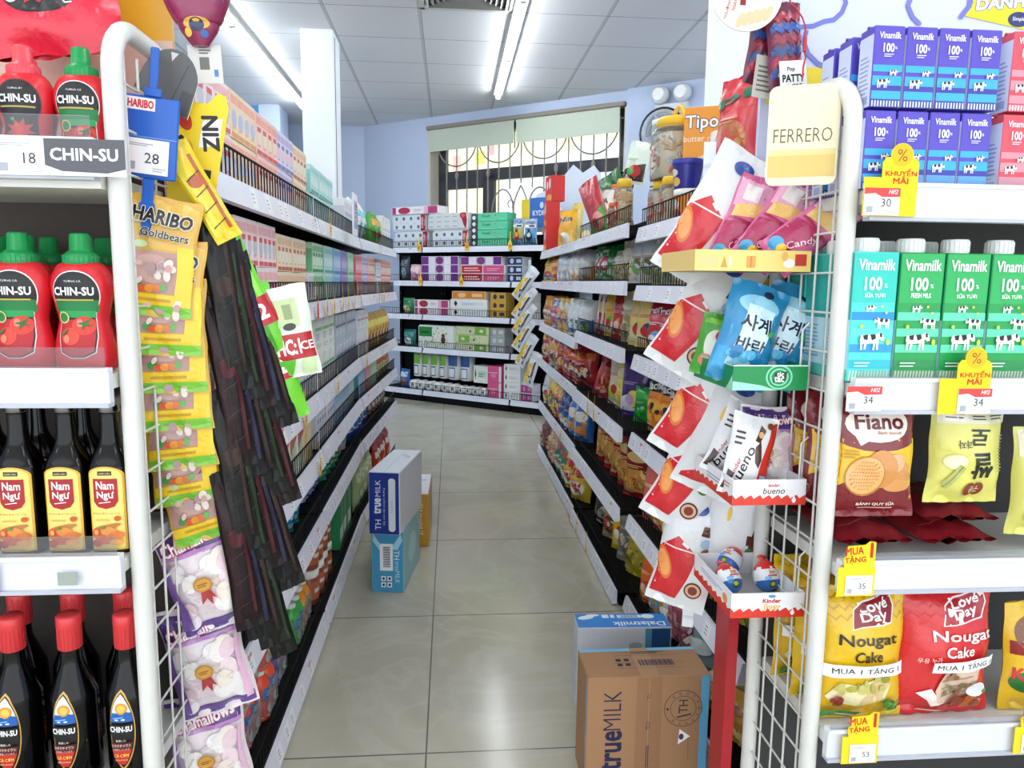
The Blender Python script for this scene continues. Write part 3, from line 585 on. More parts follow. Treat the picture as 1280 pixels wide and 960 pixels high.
def anchovy():
    prof = [(.001, 0), (.031, 0), (.034, .005), (.034, .12), (.031, .14), (.022, .165), (.0155, .185), (.0145, .215), (.0145, .24)]
    pr = smooth(prof, 3); b = MB(mat('dark_sauce_glass')); b.lathe(pr, 28)
    cap = MB(PLAST); cap.lathe([(.0158, .205), (.0168, .206), (.0168, .24), (.0175, .242), (.0175, .256), (.015, .259), (.001, .259)], 20, col='#d8383c')
    for k in range(20): a = k * math.pi / 10; cap.box(.0165 * math.cos(a) - .0006, .0165 * math.cos(a) + .0006, .0165 * math.sin(a) - .0006, .0165 * math.sin(a) + .0006, .207, .24, '#c02a30')
    lb = MB(PRINT); fn = lathefn(pr); cz = .085
    def lens(s): return [(s * .0185 * (1 - abs(t) ** 2.1) ** .75 * (1 if q == 0 else -1), cz + .062 * t * s) for q in (0, 1) for t in ([i / 10 for i in range(-10, 11)] if q == 0 else [i / 10 for i in range(10, -11, -1)])]
    lz = lens(.93)
    def cut(z0, z1, c):
        pts = [(x, z) for x, z in lz if z0 <= z <= z1]; return ('p', pts, c)
    L = [('p', lens(1.03), '#e8b04a'), ('p', lens(.97), '#101012'), cut(.1, .145, '#dfe9f2'), cut(.098, .118, '#2d78c8'), ('e', .001, .121, .009, .009, '#e89a2a'), ('e', .001, .121, .006, .006, '#f6c45a'), ('p', [(-.016, .108), (-.008, .114), (0, .11), (.008, .116), (.0165, .112), (.017, .1), (-.016, .1)], '#1f5fb0'), ('l', -.012, .106, .004, .108, .0015, '#8fc4ee'), ('e', -.006, .104, .003, .0012, '#e8f2fa'), ('e', .004, .1045, .003, .0012, '#e8f2fa'), cut(.076, .0995, '#121214'), ('t', 'CHIN-SU', 0, .0895, .0085, '#ffffff', {'w': .032, 'bold': .045}), cut(.055, .07, '#5a1418'), cut(.03, .058, '#c8302a'), cut(.02, .032, '#d86a2a'),
         ('t', '厳選した', 0, .072, .0035, '#e8e0d0'), ('t', 'カタクチイワシ', 0, .064, .0048, '#f4e8d8', {'w': .028}), ('t', 'を使用しています', 0, .058, .003, '#e8d8c8', {'w': .024}), ('t', 'CÁ CƠM', 0, .049, .006, '#f2c84a', {'bold': .04, 'w': .021}), ('t', 'BIỂN ĐÔNG', 0, .042, .003, '#f4e0a0', {'w': .018})]
    lb.art(fn, L, .006); return [('bottle_glass', b), ('ribbed_cap', cap), ('label', lb)]
# ================================================================== SAUCE END DISPLAY
def K(key, bld, name, x, y, z, label, cat, group=None, rz=0, s=1, rx=0, ry=0): return thing(key, bld, name, TM((x, y, z), rz, rx, ry, s), label, cat, group)
zt = EL[0] - .04
q = 0
for i, (px, red) in enumerate(((-38, 1), (47, 1), (118, 0))):
    p = Vector((-.696 + .08 * i, 0, 0)); K('ket%d' % red, lambda: ketchup(red), 'sauce_bottle', p.x, 1.172, zt - .006, ('red-capped squeezy chilli sauce bottle, %s from the white tube frame, front of top shelf' % nth(2 - i)) if red else 'green-capped squeezy ketchup bottle beside the tube frame, front of top shelf', 'bottle', 'sauce bottles on the end display', s=.9)
    K('ket%d' % red, lambda: ketchup(red), 'sauce_bottle', p.x - .028, 1.238, zt - .006, f'{"red" if red else "green"}-capped squeezy sauce bottle, {nth(2 - i)} from the tube frame, rear row of top shelf', 'bottle', 'sauce bottles on the end display', s=.9)
for i, px in enumerate((-40, 27, 104)):
    p = AT('y', px, 400, 1.17)
    for j in range(3): K('ket0', lambda: ketchup(0), 'sauce_bottle', p.x - .028 * (j > 0) - .0 * (j == 2), 1.175 + j * .07, EL[1] - .004, f'green-capped ketchup bottle, {nth(2 - i)} from the tube frame, {["front", "middle", "back"][j]} row of second shelf', 'bottle', 'ketchup bottles on the second shelf', s=1.0)
for i, px in enumerate((-33, 29, 89, 143)):
    p = AT('y', px, 620, 1.175); K('fish', fish_sauce, 'fish_sauce_bottle', p.x, 1.175, EL[2] - .007, f'dark fish sauce bottle with yellow label, {nth(3 - i)} from the white tube frame', 'bottle', 'fish sauce bottles on the third shelf', s=1.03)
    K('fish', fish_sauce, 'fish_sauce_bottle', p.x - .02, 1.265, EL[2] - .006, f'dark fish sauce bottle behind the front row, {nth(3 - i)} from the tube frame', 'bottle', 'fish sauce bottles on the third shelf')
zb_ = .384
for i, px in enumerate((-55, 27, 95, 168)):
    p = Vector((-.787 + .0875 * i, 0, 0)); K('anch', anchovy, 'fish_sauce_bottle', p.x, 1.175, zb_ + .026, f'black fish sauce bottle with red cap and sun label, {nth(3 - i)} from tube frame, front row', 'bottle', 'red-capped bottles on the bottom shelf', s=1.06)
    K('anch', anchovy, 'fish_sauce_bottle', p.x - .04, 1.268, zb_ + .026, f'black fish sauce bottle with red cap, {nth(3 - i)} from the tube frame, back row', 'bottle', 'red-capped bottles on the bottom shelf', s=1.06)
def red_pouch():
    L = [('e', .005, .1, .068, .042, '#131315'), ('e', .005, .1, .066, .04, '#1a1a1c'), ('p', [(.0 + (.036 if i % 2 else .019) * math.cos(i * .4488), .1 + (.03 if i % 2 else .016) * math.sin(i * .4488)) for i in range(14)], '#d8242c'), ('e', 0, .1, .006, .005, '#f0803a'), ('e', -.045, .098, .014, .018, '#ecd8d2'), ('e', .016, .125, .006, .006, '#e89a3a'), ('t', 'CHIN-SU', .05, .1, .014, '#ffffff', {'rot': -80, 'bold': .045, 'w': .055})]
    return [('pouch_body', bag(.26, .2, .09, '#d8203c', L, seed=3, n=(14, 16))), ('nozzle_tip', (lambda m: (m.lathe([(.012, 0), (.012, .03), (.009, .032)], 12, col='#f4eef0'), m.xf(TM((.1, 0, .17), ry=math.radians(40))))[1])(MB(PLAST)))]
p = AT('y', 60, 8, 1.3); thing('pouch', red_pouch, 'sauce_pouch', TM((p.x, 1.3, p.z), 0, math.radians(-18), math.radians(-6), .9) @ Matrix.Translation((0, 0, -.1)), 'big red sauce pouch with black label standing behind the squeezy bottles', 'pouch')
# header board and price cards of the sauce display
def board_left():
    b = MB(PLAST); a = AT('y', 215, 0, 1.39).x; c = AT('y', 128, 0, 1.39).x; b.box(c - .9, a, 1.384, 1.394, 1.4, 1.86, '#eab232')
    b.art(lambda x, z, l: (x, 1.384 - l, z), [('r', c - .9, 1.41, a, AT('y', 180, 50, 1.384).z, '#dfc3b4')]); return b
tag(link('header_board', board_left().mesh('header_board')), 'orange yellow header board behind the red sauce pouch', 'header board')
def price_card(txt, w, h, red=True):
    b = MB(PAPER); b.box(-w / 2, w / 2, -.0006, .0006, 0, h, '#f7f8fb')
    L = ([('p', [(-w / 2, h), (w / 2, h), (w / 2, h * .68), (0, h * .66), (-w * .2, h * .8), (-w / 2, h * .76)], '#d94a48'), ('t', 'Hi!2', w * .3, h * .86, h * .16, '#ffffff', {'shear': .3, 'w': w * .26})] if red else lines(-w * .44, h * .78, w * .6, h * .1, 2, '#9098a8'))
    L += [('t', txt, w * .12, h * .46, h * .3, '#3b3d44', {'bold': .0}), ('r', -w * .43, h * .1, -w * .25, h * .33, '#a8adb8')] + lines(w * .15, h * .07, w * .3, h * .14, 2, '#b8bcc6')
    b.art(lambda x, z, l: (x, -.0006 - l, z), L); return b
def card(x, y, z, txt, w, h, label, red=True, rz=0): thing('card' + txt + label[:14], lambda: price_card(txt, w, h, red), 'price_card', TM((x, y, z), rz), label, 'price card', 'shelf price cards')
p = AT('y', 30, 220, 1.108)
card(p.x, 1.108, EL[0] - .052, '18', .078, .05, 'white price card reading 18 under the chilli sauce bottles', False)
def brand_strip():
    b = MB(PRINT); b.box(-.055, .055, -.0008, .0008, 0, .05, '#eef0f6'); b.art(lambda x, z, l: (x, -.0008 - l, z), [('p', [(-.053, .014), (-.03, .006), (.03, .004), (.055, .01), (.055, .05), (-.053, .05)], '#55555c'), ('t', 'CHIN-SU', .0, .029, .016, '#ffffff', {'bold': .04, 'w': .09})]); return b
p = AT('y', 106, 200, 1.106); K('bstrip', brand_strip, 'shelf_strip', p.x, 1.106, EL[0] - .052, 'dark grey brand strip on the top rail beside the tube frame', 'shelf strip')
card(AT('y', -6, 750, 1.108).x - .03, 1.108, EL[2] - .05, ' ', .075, .045, 'white price card on the rail under the yellow-label fish sauce', False)
b = MB(PAPER); b.box(-.014, .014, -.0005, .0005, 0, .02, '#9aa39a'); p = AT('y', 86, 750, 1.106); o = link('rail_sticker', b.mesh('rail_sticker')); o.matrix_world = TM((p.x, 1.1065, EL[2] - .04)); tag(o, 'small grey green sticker on the rail under the fish sauce', 'sticker')
# ================================================================== MILK SHELVING
cntL = {}
def LP(Y, z, inset, rz=0, rx=0, ry=0):
    for i, (a, c, xa, xc) in enumerate(LU):
        if Y <= c + .006 or i == 3: break
    return LM[i][0] @ TM(((Y - a) / (c - a) * LM[i][1], inset, z), rz, rx, ry)
LSH = ['top shelf', 'second shelf', 'third shelf', 'fourth shelf', 'fifth shelf', 'bottom shelf']
def rowL(sh, key, bld, name, w, d, h, Ya, Yb, layers, desc, cat, gap=.004, inset=None, jit=.004, lean=0, back=0):
    n = max(1, int((Yb - Ya + .01) / (w + gap)))
    for j in range(layers):
        for i in range(n):
            Y = Ya + (i + .5) * (w + gap); k = (sh, desc, j); m = cntL.get(k, 0); cntL[k] = m + 1
            lay = '' if layers == 1 else ('lower layer ' if j == 0 else 'upper layer ' if j == layers - 1 else 'middle layer ')
            thing(key, bld, name, LP(Y, LZ[sh] - .007 + j * (h + .001), (inset or d / 2 + (.032 if lean == 0 else .055)) + R_.uniform(0, jit), (R_.uniform(-.02, .02) if lean == 0 else R_.uniform(-.5, -.3)), lean), f'{desc}, {nth(m)} from near end, {lay}{LSH[sh]} of milk shelving', cat, f'{desc} on the {LSH[sh]}')
PK = [('pinkwhite', '#f4e3e4', '#f0b6b8', '#c8ccd8', '#e05a62', 'pink and white milk pack'), ('orange', '#f2d8bd', '#efa98f', '#b9c4de', '#e8a05a', 'orange and blue milk pack'),
      ('coral', '#f4cfc6', '#f0a396', '#f2e2c8', '#d8524a', 'coral milk pack'), ('lilac', '#e2dcf0', '#b9b2dc', '#eecdd6', '#7a6cba', 'lilac milk pack'), ('beige', '#f1e2c6', '#e8c49a', '#f2ead8', '#c8664a', 'beige milk pack'),
      ('teal', '#bfe6e2', '#8fd2d2', '#e0f2ee', '#3aa89a', 'pale teal milk pack'), ('green', '#bfe2c2', '#7cc08e', '#e4f0dc', '#2c8c4c', 'green milk pack'), ('blue', '#a9cdea', '#6fb4e2', '#d6e8f6', '#3a7cc0', 'sky blue milk pack'),
      ('purple', '#a89ad8', '#8f80cc', '#cfc6ee', '#5a48a8', 'purple milk pack'), ('mint', '#bfead0', '#8fdcb4', '#dff5e6', '#4ab87a', 'mint milk pack'), ('pink', '#f0a0aa', '#e87a8a', '#f8d0d4', '#d84a5a', 'rose pink milk pack'), ('white', '#eef0f2', '#d4d8e2', '#c8dcea', '#8fa4c0', 'white milk pack')]
PKD = {p[0]: p for p in PK}
def packs(sh, k, Ya, Yb, layers, h=.108, d=.085, n=4, w=.047):
    p = PKD[k]; key = f'pk{k}{int(h*1000)}{n}{int(w*1000)}'
    rowL(sh, key, small_pack(key, p[1], p[2], p[3], p[4], n, w, h, d, len(k) % 2), 'milk_carton_pack', n * w, d, h, Ya, Yb, layers, p[5], 'milk pack', .006)
for k, a, c, l in (('pinkwhite', 1.42, 1.62, 2), ('orange', 1.62, 1.83, 2), ('coral', 1.83, 2.03, 2), ('lilac', 2.03, 2.24, 2), ('beige', 2.24, 2.46, 2)): packs(0, k, a, c, l, .098, n=4, w=.049)
packs(0, 'teal', 2.5, 3.0, 2, .09, n=3, w=.05); packs(0, 'white', 3.3, 3.6, 1, .16, n=3, w=.045)
packs(1, 'pinkwhite', 1.42, 2.0, 2, .105); packs(1, 'beige', 2.0, 2.42, 2, .098); packs(1, 'white', 2.42, 2.5, 1, .1, n=2, w=.045); packs(1, 'green', 2.52, 2.74, 2, .1); packs(1, 'teal', 2.74, 2.95, 2, .1); packs(1, 'blue', 2.95, 3.15, 2, .1); packs(1, 'purple', 3.15, 3.36, 2, .1); packs(1, 'mint', 3.36, 3.58, 2, .1)
packs(1, 'pink', 3.61, 3.78, 2, .1, n=3, w=.05); packs(1, 'lilac', 3.78, 3.95, 2, .1, n=3, w=.05); packs(1, 'coral', 3.95, 4.2, 2, .1, n=4, w=.05); packs(1, 'white', 4.22, 4.42, 2, .09); packs(1, 'coral', 4.42, 4.85, 2, .1)
GB = lambda w, d, h, a, c: plain_box(w, d, h, a, [('r', -w * .45, h * .55, w * .45, h * .64, c), ('r', -w * .4, h * .3, w * .1, h * .5, '#c9d2dc'), ('p', [(-w * .46, h * .95), (w * .1, h * .95), (-w * .46, h * .66)], '#d9dee6')] + lines(-w * .4, h * .08, w * .8, h * .14, 3, '#a8b0bc'))
packs(2, 'pinkwhite', 1.45, 2.1, 2, .1); packs(2, 'white', 2.1, 2.5, 2, .11)
rowL(2, 'gb1', GB(.13, .1, .13, '#eceee8', '#7cc68a'), 'milk_powder_box', .13, .1, .13, 2.52, 2.96, 2, 'white green-striped powder box', 'box'); rowL(2, 'gb2', GB(.1, .1, .12, '#b9c2d2', '#5f708c'), 'milk_powder_box', .1, .1, .12, 2.96, 3.58, 2, 'grey blue powder box', 'box')
rowL(2, 'gb3', GB(.1, .1, .115, '#dfe3ea', '#b88a6a'), 'milk_powder_box', .1, .1, .115, 3.62, 3.95, 2, 'pale grey powder box', 'box')
def lbag(w, h, t, base, cs, seed): return lambda: bag(w, h, t, base, [('r', -w * .42, h * .62, w * .42, h * .8, cs[0]), ('e', 0, h * .38, w * .32, h * .17, cs[1]), ('e', 0, h * .38, w * .2, h * .1, cs[2])] + lines(-w * .3, h * .12, w * .6, h * .1, 3, cs[2]), seed=seed, n=(8, 12))
for sh in (2, 3): rowL(sh, 'yb%d' % sh, lbag(.11, .2 if sh == 2 else .15, .06, '#d8a93a' if sh == 2 else '#e0c08a', ('#f0e070', '#8a5a2a', '#f4ecd0') if sh == 2 else ('#e0603a', '#6fae5a', '#f4ecd0'), sh), 'milk_powder_pouch', .11, .07, .2, 4.0 if sh == 2 else 4.2, 4.86, 1, 'golden powder pouch' if sh == 2 else 'cream and orange pouch', 'pouch')
def wrapbox(w, d, h, base, c1, c2): return plain_box(w, d, h, base, [('p', [(-w / 2 + .002, h * .5), (w / 2 - .002, h * .75), (w / 2 - .002, h - .002), (-w / 2 + .002, h - .002)], c1), ('r', -w * .3, h * .1, -w * .2, h * .85, c2), ('r', w * .05, h * .1, w * .12, h * .8, c2)] + lines(-w * .4, h * .05, w * .4, h * .2, 4, '#b8bcc8'))
rowL(3, 'wb1', wrapbox(.09, .09, .15, '#eeeef0', '#f4f4f4', '#c9403f'), 'milk_box', .09, .09, .15, 1.55, 2.0, 1, 'white red-striped milk box', 'box'); rowL(3, 'wb2', wrapbox(.09, .09, .15, '#dfe8dc', '#c84a4a', '#8ab878'), 'milk_box', .09, .09, .15, 2.0, 2.3, 1, 'white green milk box with red top', 'box')
rowL(3, 'wb3', plain_box(.12, .1, .15, '#e8cf96', [('r', -.058, .002, -.05, .148, '#e0b030'), ('r', -.03, .05, .04, .1, '#f2e4c0')] + lines(-.03, .02, .07, .02, 3, '#b89a5a')), 'milk_box', .12, .1, .15, 2.3, 2.5, 1, 'yellow cream milk box', 'box')
packs(3, 'white', 2.52, 2.92, 1, .15); packs(3, 'blue', 2.92, 3.32, 1, .15); packs(3, 'teal', 3.32, 3.58, 1, .15); packs(3, 'blue', 3.62, 3.84, 1, .15); packs(3, 'pink', 3.84, 4.0, 1, .15, n=3, w=.05); packs(3, 'mint', 4.0, 4.19, 1, .15)
DB = lambda k, base, c, seed, w=.1, h=.17: (k, lbag(w, h, .07, base, c, seed))
def bagsL(sh, k, base, c, seed, w, h, Ya, Yb, desc, lean=-.12): rowL(sh, k, lbag(w, h, .06, base, c, seed), 'drink_pouch', w, .075, h, Ya, Yb, 1, desc, 'pouch', lean=lean, jit=.02)
bagsL(4, 'p1', '#e9ecdf', ('#4aa84a', '#3f9a4c', '#d87a2a'), 1, .085, .17, 1.5, 1.97, 'white pouch with green leaf print'); bagsL(4, 'p2', '#efe9e2', ('#f4f0ea', '#e07a32', '#c8502a'), 2, .075, .18, 1.97, 2.14, 'white pouch with orange letters', -.2)
bagsL(4, 'p3', '#1f9aa4', ('#35b4d8', '#2a7fd0', '#c4ecf2'), 3, .09, .17, 2.14, 2.48, 'teal and blue drink pouch'); bagsL(4, 'p4', '#1d2a78', ('#2a4ac0', '#5aa0f0', '#e8ecf8'), 4, .09, .17, 2.52, 2.85, 'navy drink pouch'); bagsL(4, 'p5', '#3fae84', ('#7fd0a8', '#2f9464', '#e4f4ea'), 5, .1, .18, 2.85, 3.3, 'sea green drink pouch'); bagsL(4, 'p6', '#e4e6ee', ('#b8c4e0', '#8fa4d0', '#d8dcea'), 6, .1, .17, 3.3, 3.59, 'silver white pouch'); bagsL(4, 'p7', '#2f5cb8', ('#7ab0e8', '#dce8f8', '#3a78d0'), 7, .1, .17, 3.62, 4.18, 'bright blue pouch'); bagsL(4, 'p8', '#5a3a44', ('#a8434a', '#8a6a6a', '#d8c8c0'), 8, .1, .16, 4.24, 4.86, 'dark maroon pouch')
# bottom shelf: drink bottle packs in shrink film
def bottle_pack(c, cc, lab):
    def build():
        P = []; prof = smooth([(.026, 0), (.029, .005), (.029, .05), (.026, .06), (.029, .07), (.028, .1), (.02, .118), (.0155, .124)], 3)
        for i in range(2):
            for j in range(1):
                q = MB(PLAST); q.lathe(prof, 20, col=c, cx=(i - .5) * .06); q.lathe([(.0165, .122), (.0175, .124), (.0175, .136), (.015, .138), (.001, .138)], 16, col=cc, cx=(i - .5) * .06)
                q.art(lambda x, z, l: (lambda t: (t[0] + (i - .5) * .06, t[1], t[2]))(lathefn(prof)(x, z, l)), [('r', -.026, .055, .026, .09, lab), ('e', 0, .03, .014, .014, '#f4f4f0')] + lines(-.015, .065, .03, .016, 2, '#f4f4f4'), .01); P.append(('bottle', q))
        s = MB(CLEAR); s.rbox(-.0615, .0615, -.0315, .0315, .001, .1, .012, seg=2); P.append(('shrink_film', s)); return P
    return build
def bp(k, c, cc, lab, Ya, Yb, desc, layers=1): rowL(5, k, bottle_pack(c, cc, lab), 'drink_bottle_pack', .123, .064, .139, Ya, Yb, layers, desc, 'drink pack', .006, jit=.02, inset=.085)
bp('b1', '#e2512e', '#e8e8e8', '#2f74c4', 1.45, 2.0, 'red orange bottle pack', 2); bp('b2', '#5a3f98', '#b8a8d8', '#7a58b0', 2.0, 2.24, 'purple bottle pack', 2); bp('b3', '#3fae4a', '#dfe8e0', '#2f8ac8', 2.24, 2.37, 'green bottle pack'); bp('b4', '#e8962e', '#eee8e0', '#f0b84a', 2.37, 2.5, 'orange bottle pack', 1)
def tub(): 
    a = MB(PLAST); pr = [(.036, 0), (.04, .004), (.04, .1), (.034, .108)]; a.lathe(pr, 20, col='#8a4a34'); a.art(lathefn(pr), [('r', -.05, .02, .05, .085, '#b8623a'), ('r', -.03, .045, .03, .06, '#f0e4d8')], .012)
    c = MB(PLAST); c.lathe([(.039, .1), (.042, .103), (.042, .125), (.039, .128), (.001, .128)], 20, col='#f2f0ec'); return [('tub_body', a), ('lid', c)]
rowL(5, 'tub', tub, 'drink_powder_tub', .086, .086, .129, 2.54, 2.9, 2, 'brown tub with white lid', 'tub', inset=.09)
rowL(5, 'gbx', plain_box(.12, .13, .2, '#2f9a5c', [('r', -.05, .03, .05, .09, '#e4efe6'), ('r', -.055, .1, -.02, .19, '#1f7f48'), ('r', .02, .1, .05, .19, '#58b880')] + [('r', -.055 + .03 * i, .005 + .015 * (i % 2), -.04 + .03 * i, .02 + .015 * (i % 2), '#1f7f48') for i in range(4)]), 'drink_carton_box', .12, .13, .2, 3.1, 3.58, 1, 'green and white drink box', 'box', inset=.12)
rowL(5, 'lgb', lbag(.12, .24, .07, '#b8cf9a', ('#dce8b8', '#9ab87a', '#f0f4e0'), 9), 'detergent_pouch', .12, .08, .24, 3.62, 4.18, 1, 'pale green tall pouch', 'pouch', jit=.01); rowL(5, 'rdb', lbag(.1, .2, .07, '#c8342e', ('#f0e8e0', '#e88a3a', '#a81e24'), 10), 'snack_pouch', .1, .08, .2, 4.24, 4.88, 1, 'red and white pouch', 'pouch', jit=.02)
# odd packs on the far end of the top shelf
rowL(0, 'tp1', lbag(.12, .2, .08, '#ecf4f4', ('#7fd4dc', '#c8e4ea', '#4ab8c4'), 3), 'wipes_pouch', .12, .09, .2, 3.62, 4.0, 1, 'white and cyan pouch', 'pouch'); rowL(0, 'tp2', lbag(.12, .19, .08, '#54a83a', ('#e8a43a', '#3f8c2a', '#d8342e'), 4), 'snack_pouch', .12, .09, .19, 4.24, 4.5, 1, 'green pouch with orange print', 'pouch'); rowL(0, 'tp3', GB(.1, .1, .19, '#eef0ee', '#c8d4dc'), 'tissue_box', .1, .1, .19, 4.5, 4.85, 1, 'tall white box', 'box')
def flag():
    b = MB(PRINT); b.rbox(-.07, .07, -.003, .003, 0, .17, .002, '#eef0f6'); b.art(lambda x, z, l: (x, -.003 - l, z), [('r', -.05, .03, .06, .14, '#b9a8cc'), ('r', -.01, .075, .055, .13, '#9a4a94'), ('r', -.05, .03, .06, .05, '#8fa0cc')] + lines(0, .085, .045, .035, 3, '#d8a8d0') + lines(-.045, .06, .09, .05, 3, '#d0cbe4')); return b
M = LP(3.12, 1.40, -.03, 0); thing('flag', flag, 'display_stand', M, 'white and purple leaflet stand on the front edge of top shelf', 'display stand')
def tag_strip(c):
    b = MB(PAPER); b.add([(-.016, 0, 0), (.016, 0, 0), (.014, 0, .045), (.005, 0, .05), (.003, .004, .11), (-.003, .004, .11), (-.005, 0, .05), (-.014, 0, .045)], [list(range(8))], c); b.art(lambda x, z, l: (x, -l - .0003, z), [('e', 0, .054, .006, .006, '#f7e27a' if c != '#d8403c' else '#f0b0a0', 0, 10), ('r', -.01, .025, .01, .03, '#c8402c'), ('r', -.01, .016, .01, .021, '#c8402c')]); return b
for i, (px, sh, c) in enumerate(((395, 1, '#d8403c'), (407, 1, '#f2c52e'), (416, 1, '#f2c52e'), (427, 1, '#f2c52e'), (434, 1, '#f2c52e'), (442, 1, '#f2c52e'), (450, 1, '#f2c52e'), (466, 1, '#f2c52e'), (470, 1, '#f2c52e'), (380, 2, '#f2c52e'), (421, 2, '#f2c52e'), (456, 2, '#f2c52e'), (398, 3, '#f2c52e'), (450, 4, '#f2c52e'), (411, 0, '#f2c52e'))):
    Y = Yat(px, -.42, LZ[sh]); cl = 'red' if c == '#d8403c' else 'yellow'
    k = ('ts', sh, cl); m = cntL.get(k, 0); cntL[k] = m + 1
    thing('ts' + c, lambda: tag_strip(c), 'promo_tag', LP(Y, LZ[sh] - .05, -.006), f'{cl} promotion tag, {nth(m)} from the near end, {LSH[sh]} rail of milk shelving', 'promo tag', 'promotion tags on the milk shelving')
# ================================================================== TISSUE SHELVING
BM = TM(S0, STH); BMi = BM.inverted(); BN = Vector((-math.sin(STH), math.cos(STH), 0))
def bloc(px, py, off=.05):
    r = ray(px, py); o = Vector((0, 0, CAMH)); t = (S0 + BN * off - o).dot(BN) / r.dot(BN); p = BMi @ (o + r * t); return p.x, p.z
BSH = ['top shelf', 'second shelf', 'third shelf', 'fourth shelf', 'bottom shelf']
def backitem(key, bld, name, px0, px1, sh, h, label, cat, group=None, d=.16, z=0, inset=None, rz=0):
    zz = SZ[sh] - .007 + z; y = pr_y(sh)
    x0, x1 = bloc(px0, y)[0], bloc(px1, y)[0]; w = x1 - x0
    thing(key, lambda: bld(w, d, h), name, BM @ TM(((x0 + x1) / 2, inset or d / 2 + .035, zz), rz), label, cat, group)
def pr_y(sh): return (305, 351, 392, 436, 492)[sh]
def rollpack(w, d, h):
    b = MB(FILM); b.rbox(-w / 2, w / 2, -d / 2, d / 2, 0, h, .014, '#dfe6ec', seg=2); L = []
    for i in range(4):
        for j in range(2): L += [('e', -w * .46 + w * .105 + i * w * .215, h * (.26 + .5 * j), w * .04, w * .042, '#8e979f'), ('e', -w * .46 + w * .1 + i * w * .215, h * (.27 + .5 * j), w * .028, w * .03, '#5f6870')]
    for i in range(3): L += [('e', -w * .46 + w * .21 + i * w * .215, h * .5, w * .012, w * .02, '#b4bcc4')]
    L += [('r', w * .36, .004, w * .49, h - .004, '#b3202a'), ('t', 'LONG', w * .4, h * .5, w * .05, '#f4e8e8', {'rot': 90, 'w': h * .6, 'bold': .03}), ('r', w * .455, h * .3, w * .465, h * .7, '#e8c8c8')]
    b.art(front(d), L); b.art(topf(h), [('e', -w * .3 + i * w * .2, 0, w * .06, w * .05, '#c8d0d8') for i in range(4)]); return b
def rollside(w, d, h):
    b = MB(FILM); b.rbox(-w / 2, w / 2, -d / 2, d / 2, 0, h, .014, '#dcdfe1', seg=2); L = []
    for i in range(4):
        for j in range(3): L.append(('r', -w * .46 + i * w * .19, h * (.2 + .28 * j), -w * .36 + i * w * .19, h * (.24 + .28 * j), '#9aa0a6'))
    L += [('p', [(w * .28, h * .98), (w * .42, h * .98), (w * .44, h * .5), (w * .42, h * .05), (w * .36, h * .3)], '#b3202a'), ('e', w * .35, h * .82, w * .075, h * .17, '#c0242e'), ('e', w * .35, h * .82, w * .045, h * .1, '#d86068')]
    b.art(front(d), L); return b
def tissuebox(a, c, e, kind=0):
    def bld(w, d, h):
        b = MB(PRINT); b.rbox(-w / 2, w / 2, -d / 2, d / 2, 0, h, .003, a); m = .004
        if kind == 0: L = [('r', -w * .48, m, -w * .4, h - m, c), ('e', -w * .22, h / 2, w * .13, h * .44, e), ('r', w * .28, m, w * .48, h - m, c), ('r', w * .2, m, w * .29, h - m, '#eab8cc')] + lines(-w * .02, h * .3, w * .18, h * .4, 3, '#c8a0b4')
        elif kind == 1: L = [('r', -w * .49, m, -w * .3, h - m, c), ('r', -w * .12, m, w * .12, h - m, '#d8b8d8'), ('e', 0, h / 2, w * .1, h * .46, e), ('r', w * .3, m, w * .49, h - m, c)]
        elif kind == 2: L = [('p', [(-w * .4, h * .5), (-w * .35, h * .85), (-w * .3, h * .5), (-w * .35, h * .15)], '#222222'), ('r', -w * .2, h * .3, w * .4, h * .7, c)] + lines(-w * .15, h * .35, w * .4, h * .25, 2, e)
        elif kind == 3: L = [('r', -w * .48, m, w * .0, h - m, c)] + [('r', -w * .42, h * .3, -w * .06, h * .42, '#f0d8d8'), ('r', -w * .42, h * .58, -w * .1, h * .7, '#f0d8d8'), ('r', w * .02, m, w * .48, h - m, e)] + lines(w * .1, h * .3, w * .3, h * .4, 2, '#f2b8cc')
        elif kind == 4: L = [('r', -w * .48, m, w * .48, h - m, c)] + [('t', 'Puretti', -w * .2, h * .62, h * .28, '#1d5a40', {'bold': .03}), ('e', w * .1, h * .7, w * .04, h * .08, '#e06a6a'), ('l', -w * .4, h * .2, w * .1, h * .1, h * .04, '#a8e4cc'), ('l', w * .2, h * .3, w * .4, h * .15, h * .04, '#a8e4cc')]
        else: L = [('r', -w * .48, m, w * .48, h - m, c), ('e', -w * .2, h * .5, w * .12, h * .3, e), ('r', w * .1, h * .3, w * .4, h * .7, e)]
        b.art(front(d), L); b.art(topf(h), [('e', 0, 0, w * .25, d * .2, '#e8eaee')]); return b
    return bld
BT = 'back of the shop'
backitem('rp', rollpack, 'toilet_roll_pack', 494, 536, 0, .165, 'see-through toilet roll pack with red band, bottom of the corner stack', 'toilet rolls', None)
backitem('rp', rollpack, 'toilet_roll_pack', 491.5, 533.5, 0, .165, 'see-through toilet roll pack with red band under the pink tissue box', 'toilet rolls', None, z=.167)
backitem('rp', rollpack, 'toilet_roll_pack', 538, 589, 0, .165, 'see-through toilet roll pack with red band, below the pack showing its side', 'toilet rolls', None)
backitem('rs', rollside, 'toilet_roll_pack', 535.5, 588, 0, .165, 'white toilet roll pack with round red label beside the green tissue', 'toilet rolls', None, z=.167)
backitem('tbp', tissuebox('#f2eef2', '#b83a78', '#b8285a'), 'tissue_box', 491, 549, 0, .075, 'pink and white tissue box topmost on the toilet roll packs', 'tissue box', None, z=.335)
